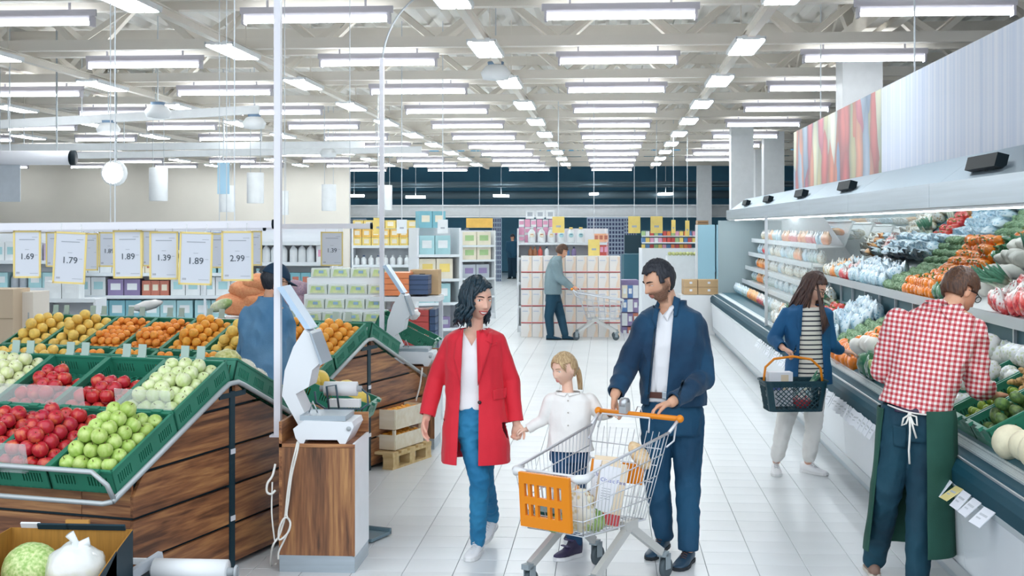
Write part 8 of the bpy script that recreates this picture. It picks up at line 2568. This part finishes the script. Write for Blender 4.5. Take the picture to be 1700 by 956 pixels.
		for sx in (-1, 1):
			p = rim[1 if sx < 0 else 2]
			MB().tube([p + Vector((-sx * .085, .008, -.012)), p + Vector((-sx * .02, .012, -.012)), p + Vector((sx * .004, -.02, -.012)), p + Vector((sx * .010, -.09, .002))], [.012, .026, .026, .012], 10).build('corner_bumper', m_bumper, t)
	# legs and castors
	for sx in (-1, 1):
		x = sx * .20
		hub = Vector((x, .42, zb - .015))
		b = MB(); b.bar(hub, (sx * .215, .80, .15), .034, .045); b.build('front_leg', m_leg, t)
		b = MB(); b.bar(hub, (sx * .235, .13, .16), .034, .045); b.build('rear_leg', m_leg, t)
		MB().box(hub + Vector((0, 0, .01)), (.045, .12, .05)).build('hub', m_leg, t)
		MB().tube([hub + Vector((0, .12, .01)), Vector((sx * wbf, .75, zb))], .006, 6).build('stay', m_leg, t)
		for (yy, xx) in ((.82, sx * .218), (.11, sx * .238)):
			MB().box((xx, yy, .145), (.05, .05, .03)).box((xx - .022, yy - .02, .10), (.006, .05, .09)).box((xx + .022, yy - .02, .10), (.006, .05, .09)).build('castor_fork', mat('castor_grey', '#8f9ba1', .4), t)
			MB().lathe([(.055, -.014), (.06, -.01), (.06, .01), (.055, .014)], 18, Matrix.Translation((xx, yy - .03, .06)) @ Matrix.Rotation(PI / 2, 4, 'Y')).build('castor_wheel', m_wheel, t)
	MB().bar((-.2, .42, zb - .02), (.2, .42, zb - .02), .02).build('cross_bar', m_leg, t)
	return t
Hc = (HL + HR) / 2
wv = (HR - HL); wv.z = 0; wv.normalize()
fw = Vector((wv.y, -wv.x, 0))                  # towards the viewer and to the left
CART = build_cart('near shopping cart with orange handle and front panel, loaded with groceries', Hc, fw, .92)
bpy.context.view_layer.update()
MC = CART.matrix_world.copy()
# groceries in the cart
m_bagp = mat('cream_paper', '#ead9bf', .65, vary=.03, vscale=4); m_bagw = mat('white_print', '#eef0f6', .6); m_bagr = mat('red_print', '#c8484c', .6); m_txt = mat('blue_lettering', '#6f79bd', .6)
def paper_bag(label, loc, rot, text):
	t = thing('paper_bag', label, 'bag', MC @ Vector(loc)); t.rotation_euler = (MC.to_3x3() @ Euler(rot).to_matrix()).to_euler()
	w, d, h = .15, .085, .33
	b = MB(); b.box((0, 0, h / 2), (w, d, h)).box((0, 0, h + .008), (w * .98, d * .35, .03)); b.build('bag', m_bagp, t)
	MB().prism([(w / 2 + .001, .07), (-w * .05, .07), (-w * .22, h * .75), (-w * .22, h - .004), (w / 2 + .001, h - .004)], 'y', d / 2, d / 2 + .0015).build('white_print', m_bagw, t)
	for k in range(6): pass
	MB().box((0, d / 2 + .001, .035), (w * .96, .002, .06)).build('red_print', m_bagr, t)
	me = text_mesh(text, .030, .0006); me.materials.append(m_txt)
	link('lettering', me, t, (0, d / 2 + .0022, h * .74), (PI / 2, 0, PI))
	for k in range(5): MB().box((.03, d / 2 + .0018, h * .60 - .014 * k), (.055, .001, .003)).build('small_print', mat('faint_print', '#a9afb8', .6), t)
paper_bag('white and cream paper bag further back in the cart', (-.02, .42, .375), (.25, -.08, .55), 'Classic Taste')
paper_bag('white and cream paper bag with a red foot at the right side of the cart', (-.12, .55, .372), (.25, -.20, .70), 'Classic Fare')
Q3 = MC.to_3x3()
def inside(name, me, loc, s, rot, lab, cat):
	o = link(name, me, None, MC @ Vector(loc), (Q3 @ Euler(rot).to_matrix()).to_euler(), s); tag(o, lab, cat); return o
m_bread = mat('bread_crust', '#e0bd8e', .7, color2='#efd7b3', vscale=5)
inside('bread_loaf', lump_mesh('bread_loaf', m_bread, (1, .55, .5), .08, 2), (-.17, .26, .73), .095, (.2, -.8, 0), 'long pale loaf standing in the right rear corner of the cart', 'bread')
m_film = two_tone('grocery_film', '#ece6cf', '#f2f0e6', -.5, .6, .3, spots='#e0cf9f')
inside('produce_bag', pouch_mesh('produce_bag', m_film, 1.3), (-.07, .74, .46), .105, (0, 0, .3), 'knotted white produce bag behind the front panel of the cart', 'bag')
inside('produce_bag', lump_mesh('produce_bag', two_tone('veg_film', '#cfc393', '#ece8d4', -.4, .5, .3, spots='#b98f62'), (1, .8, .8), .12, 2.4, seed=3), (.05, .58, .48), .115, (0, 0, .2), 'clear bag of potatoes in the middle of the cart', 'bag')
m_let = two_tone('lettuce_leaf', '#b9cf86', '#83ad58', -.5, .8, .5)
def frill(d): return d * (1 + .20 * math.sin(11 * math.atan2(d.y, d.x)) * (.3 + abs(d.z)) + .12 * nz(d, 6))
let_me = MB().ball((0, 0, 0), 1, 36, 18, fn=frill).mesh('lettuce', m_let)
inside('lettuce', let_me, (-.12, .68, .42), (.07, .075, .055), (0, 0, 0), 'frilly green lettuce on the floor of the cart', 'lettuce')
inside('lettuce', let_me, (.0, .83, .415), (.07, .05, .04), (0, 0, 1), 'yellow green lettuce low behind the front panel', 'lettuce')
inside('carrot', MB().tube([(0, 0, -1), (0, 0, 0), (0, 0, 1)], [.05, .2, .26], 10).mesh('carrot', m_carrot), (-.03, .70, .56), .05, (.6, .3, 0), 'orange carrot top showing above the produce bag', 'carrot')
inside('punnet', MB().box((0, 0, 0), (.20, .16, .09)).mesh('punnet', mat('dark_teal_punnet', '#1f5b58', .4)), (.10, .76, .425), 1.0, (0, 0, 0), 'dark teal punnet in the front left corner of the cart', 'punnet')
inside('milk_carton', MB().box((0, 0, 0), (.10, .10, .22)).mesh('milk_carton', M_WHITE), (.11, .60, .49), 1.0, (0, 0, .3), 'white carton at the left side of the cart', 'carton')
# the far cart
Hf = Q(951, 478, 24.0)
build_cart('empty white cart in front of the carton display', Hf + Vector((-.02, 0, 0)), Vector((1, .03, 0)), .92, True)
# ------------------------------------------------------------------ the shopper's basket
m_bk = mat('dark_teal_plastic', '#123c48', .4)
bk_d = 10.55
bx_c = Q(1316, 655, bk_d)
sB = bk_d / F_PX
WB, HB, DB = 104 * sB, 50 * sB, .30
bk = thing('shopping_basket', 'dark teal basket with an orange handle carried by the striped shopper', 'basket', (bx_c.x, bx_c.y, bx_c.z - HB / 2), .12)
def rect(z, k):
	w, d = WB / 2 * k, DB / 2 * k; r = .05
	pts = []
	for sx, sy, a0 in ((1, 1, 0), (-1, 1, 90), (-1, -1, 180), (1, -1, 270)):
		for a in range(0, 91, 30):
			t = math.radians(a0 + a); pts.append(Vector((sx * (w - r) + r * math.cos(t), sy * (d - r) + r * math.sin(t), z)))
	return pts
R0, R1 = rect(0, .86), rect(HB, 1.0)
b = MB(); b.loft([rect(HB - .045, .985), rect(HB, 1.0), rect(HB + .004, 1.04), rect(HB - .008, 1.045)], caps=False, smooth=False); b.build('rim', m_bk, bk)
b = MB(); b.loft([rect(0, .86), rect(.02, .864)], smooth=False); b.build('bottom', m_bk, bk)
n = len(R0)
# corner walls stay solid
b = MB()
for c in range(4):
	i0 = c * 4; b = MB()
	for i in range(3):
		q4 = [R0[i0 + i], R0[i0 + i + 1], R1[i0 + i + 1], R1[i0 + i]]; b.add(q4, [(0, 1, 2, 3)], smooth=True)
	b.build('corner_wall', m_bk, bk)
for (i, j, nv) in ((3, 4, 9), (7, 8, 6), (11, 12, 9), (15, 0, 6)):
	A, B, C, D_ = R1[i], R1[j], R0[j], R0[i]
	b = MB()
	for k in range(-6, nv + 1):
		u0, u1 = k / nv, (k + 6) / nv
		pts = []
		for m in range(9):
			v = m / 8; u = u0 + (u1 - u0) * (v ** 1.5)
			if 0 <= u <= 1: pts.append(A.lerp(B, u).lerp(D_.lerp(C, u), .08 + .9 * v))
		if len(pts) > 1: b.tube(pts, .0038, 5)
		pts = []
		for m in range(9):
			v = m / 8; u = 1 - (u0 + (u1 - u0) * (v ** .8))
			if 0 <= u <= 1: pts.append(A.lerp(B, u).lerp(D_.lerp(C, u), .08 + .9 * v))
		if len(pts) > 1: b.tube(pts, .0038, 5)
	o = b.build('lattice', m_bk, bk); o['kind'] = 'stuff'
hd = [(-WB / 2 * .94, 0, HB - .02), (-WB / 2 * .88, 0, HB + .10), (-WB / 2 * .6, 0, HB + .165), (0, -.01, HB + .185), (WB / 2 * .6, 0, HB + .16), (WB / 2 * .9, 0, HB + .09), (WB / 2 * .96, 0, HB - .02)]
b = MB()
sm = []
for i in range(len(hd) - 1):
	for t in (0, .5): sm.append(Vector(hd[i]).lerp(Vector(hd[i + 1]), t))
sm.append(Vector(hd[-1])); b.tube(sm, .010, 8); b.build('handle', m_orange, bk)
bpy.context.view_layer.update(); MB_ = bk.matrix_world.copy()
o = thing('boxed_goods', 'white and yellow box standing in the basket', 'box', MB_ @ Vector((-.10, .03, .03)), .12)
MB().box((0, 0, .135), (.19, .11, .27)).build('carton', m_bagw, o); MB().box((.03, -.056, .19), (.06, .002, .12)).build('printed_panel', m_bagp, o); MB().box((-.03, -.056, .14), (.09, .002, .02)).build('blue_print', m_txt, o)
o = link('leek', leek_me, None, MB_ @ Vector((.14, .02, .20)), (0, .75, .1), .10); tag(o, 'leek leaning out of the basket', 'leek')
o = link('radish_pouch', radish_me[0], None, MB_ @ Vector((.06, -.05, .075)), (0, 0, .2), .07); tag(o, 'red radish pouch low in the basket', 'radish bag')
o = link('salad_pouch', salad_me[0], None, MB_ @ Vector((.10, .05, .09)), (0, 0, .4), .08); tag(o, 'green salad pouch in the basket', 'salad bag')
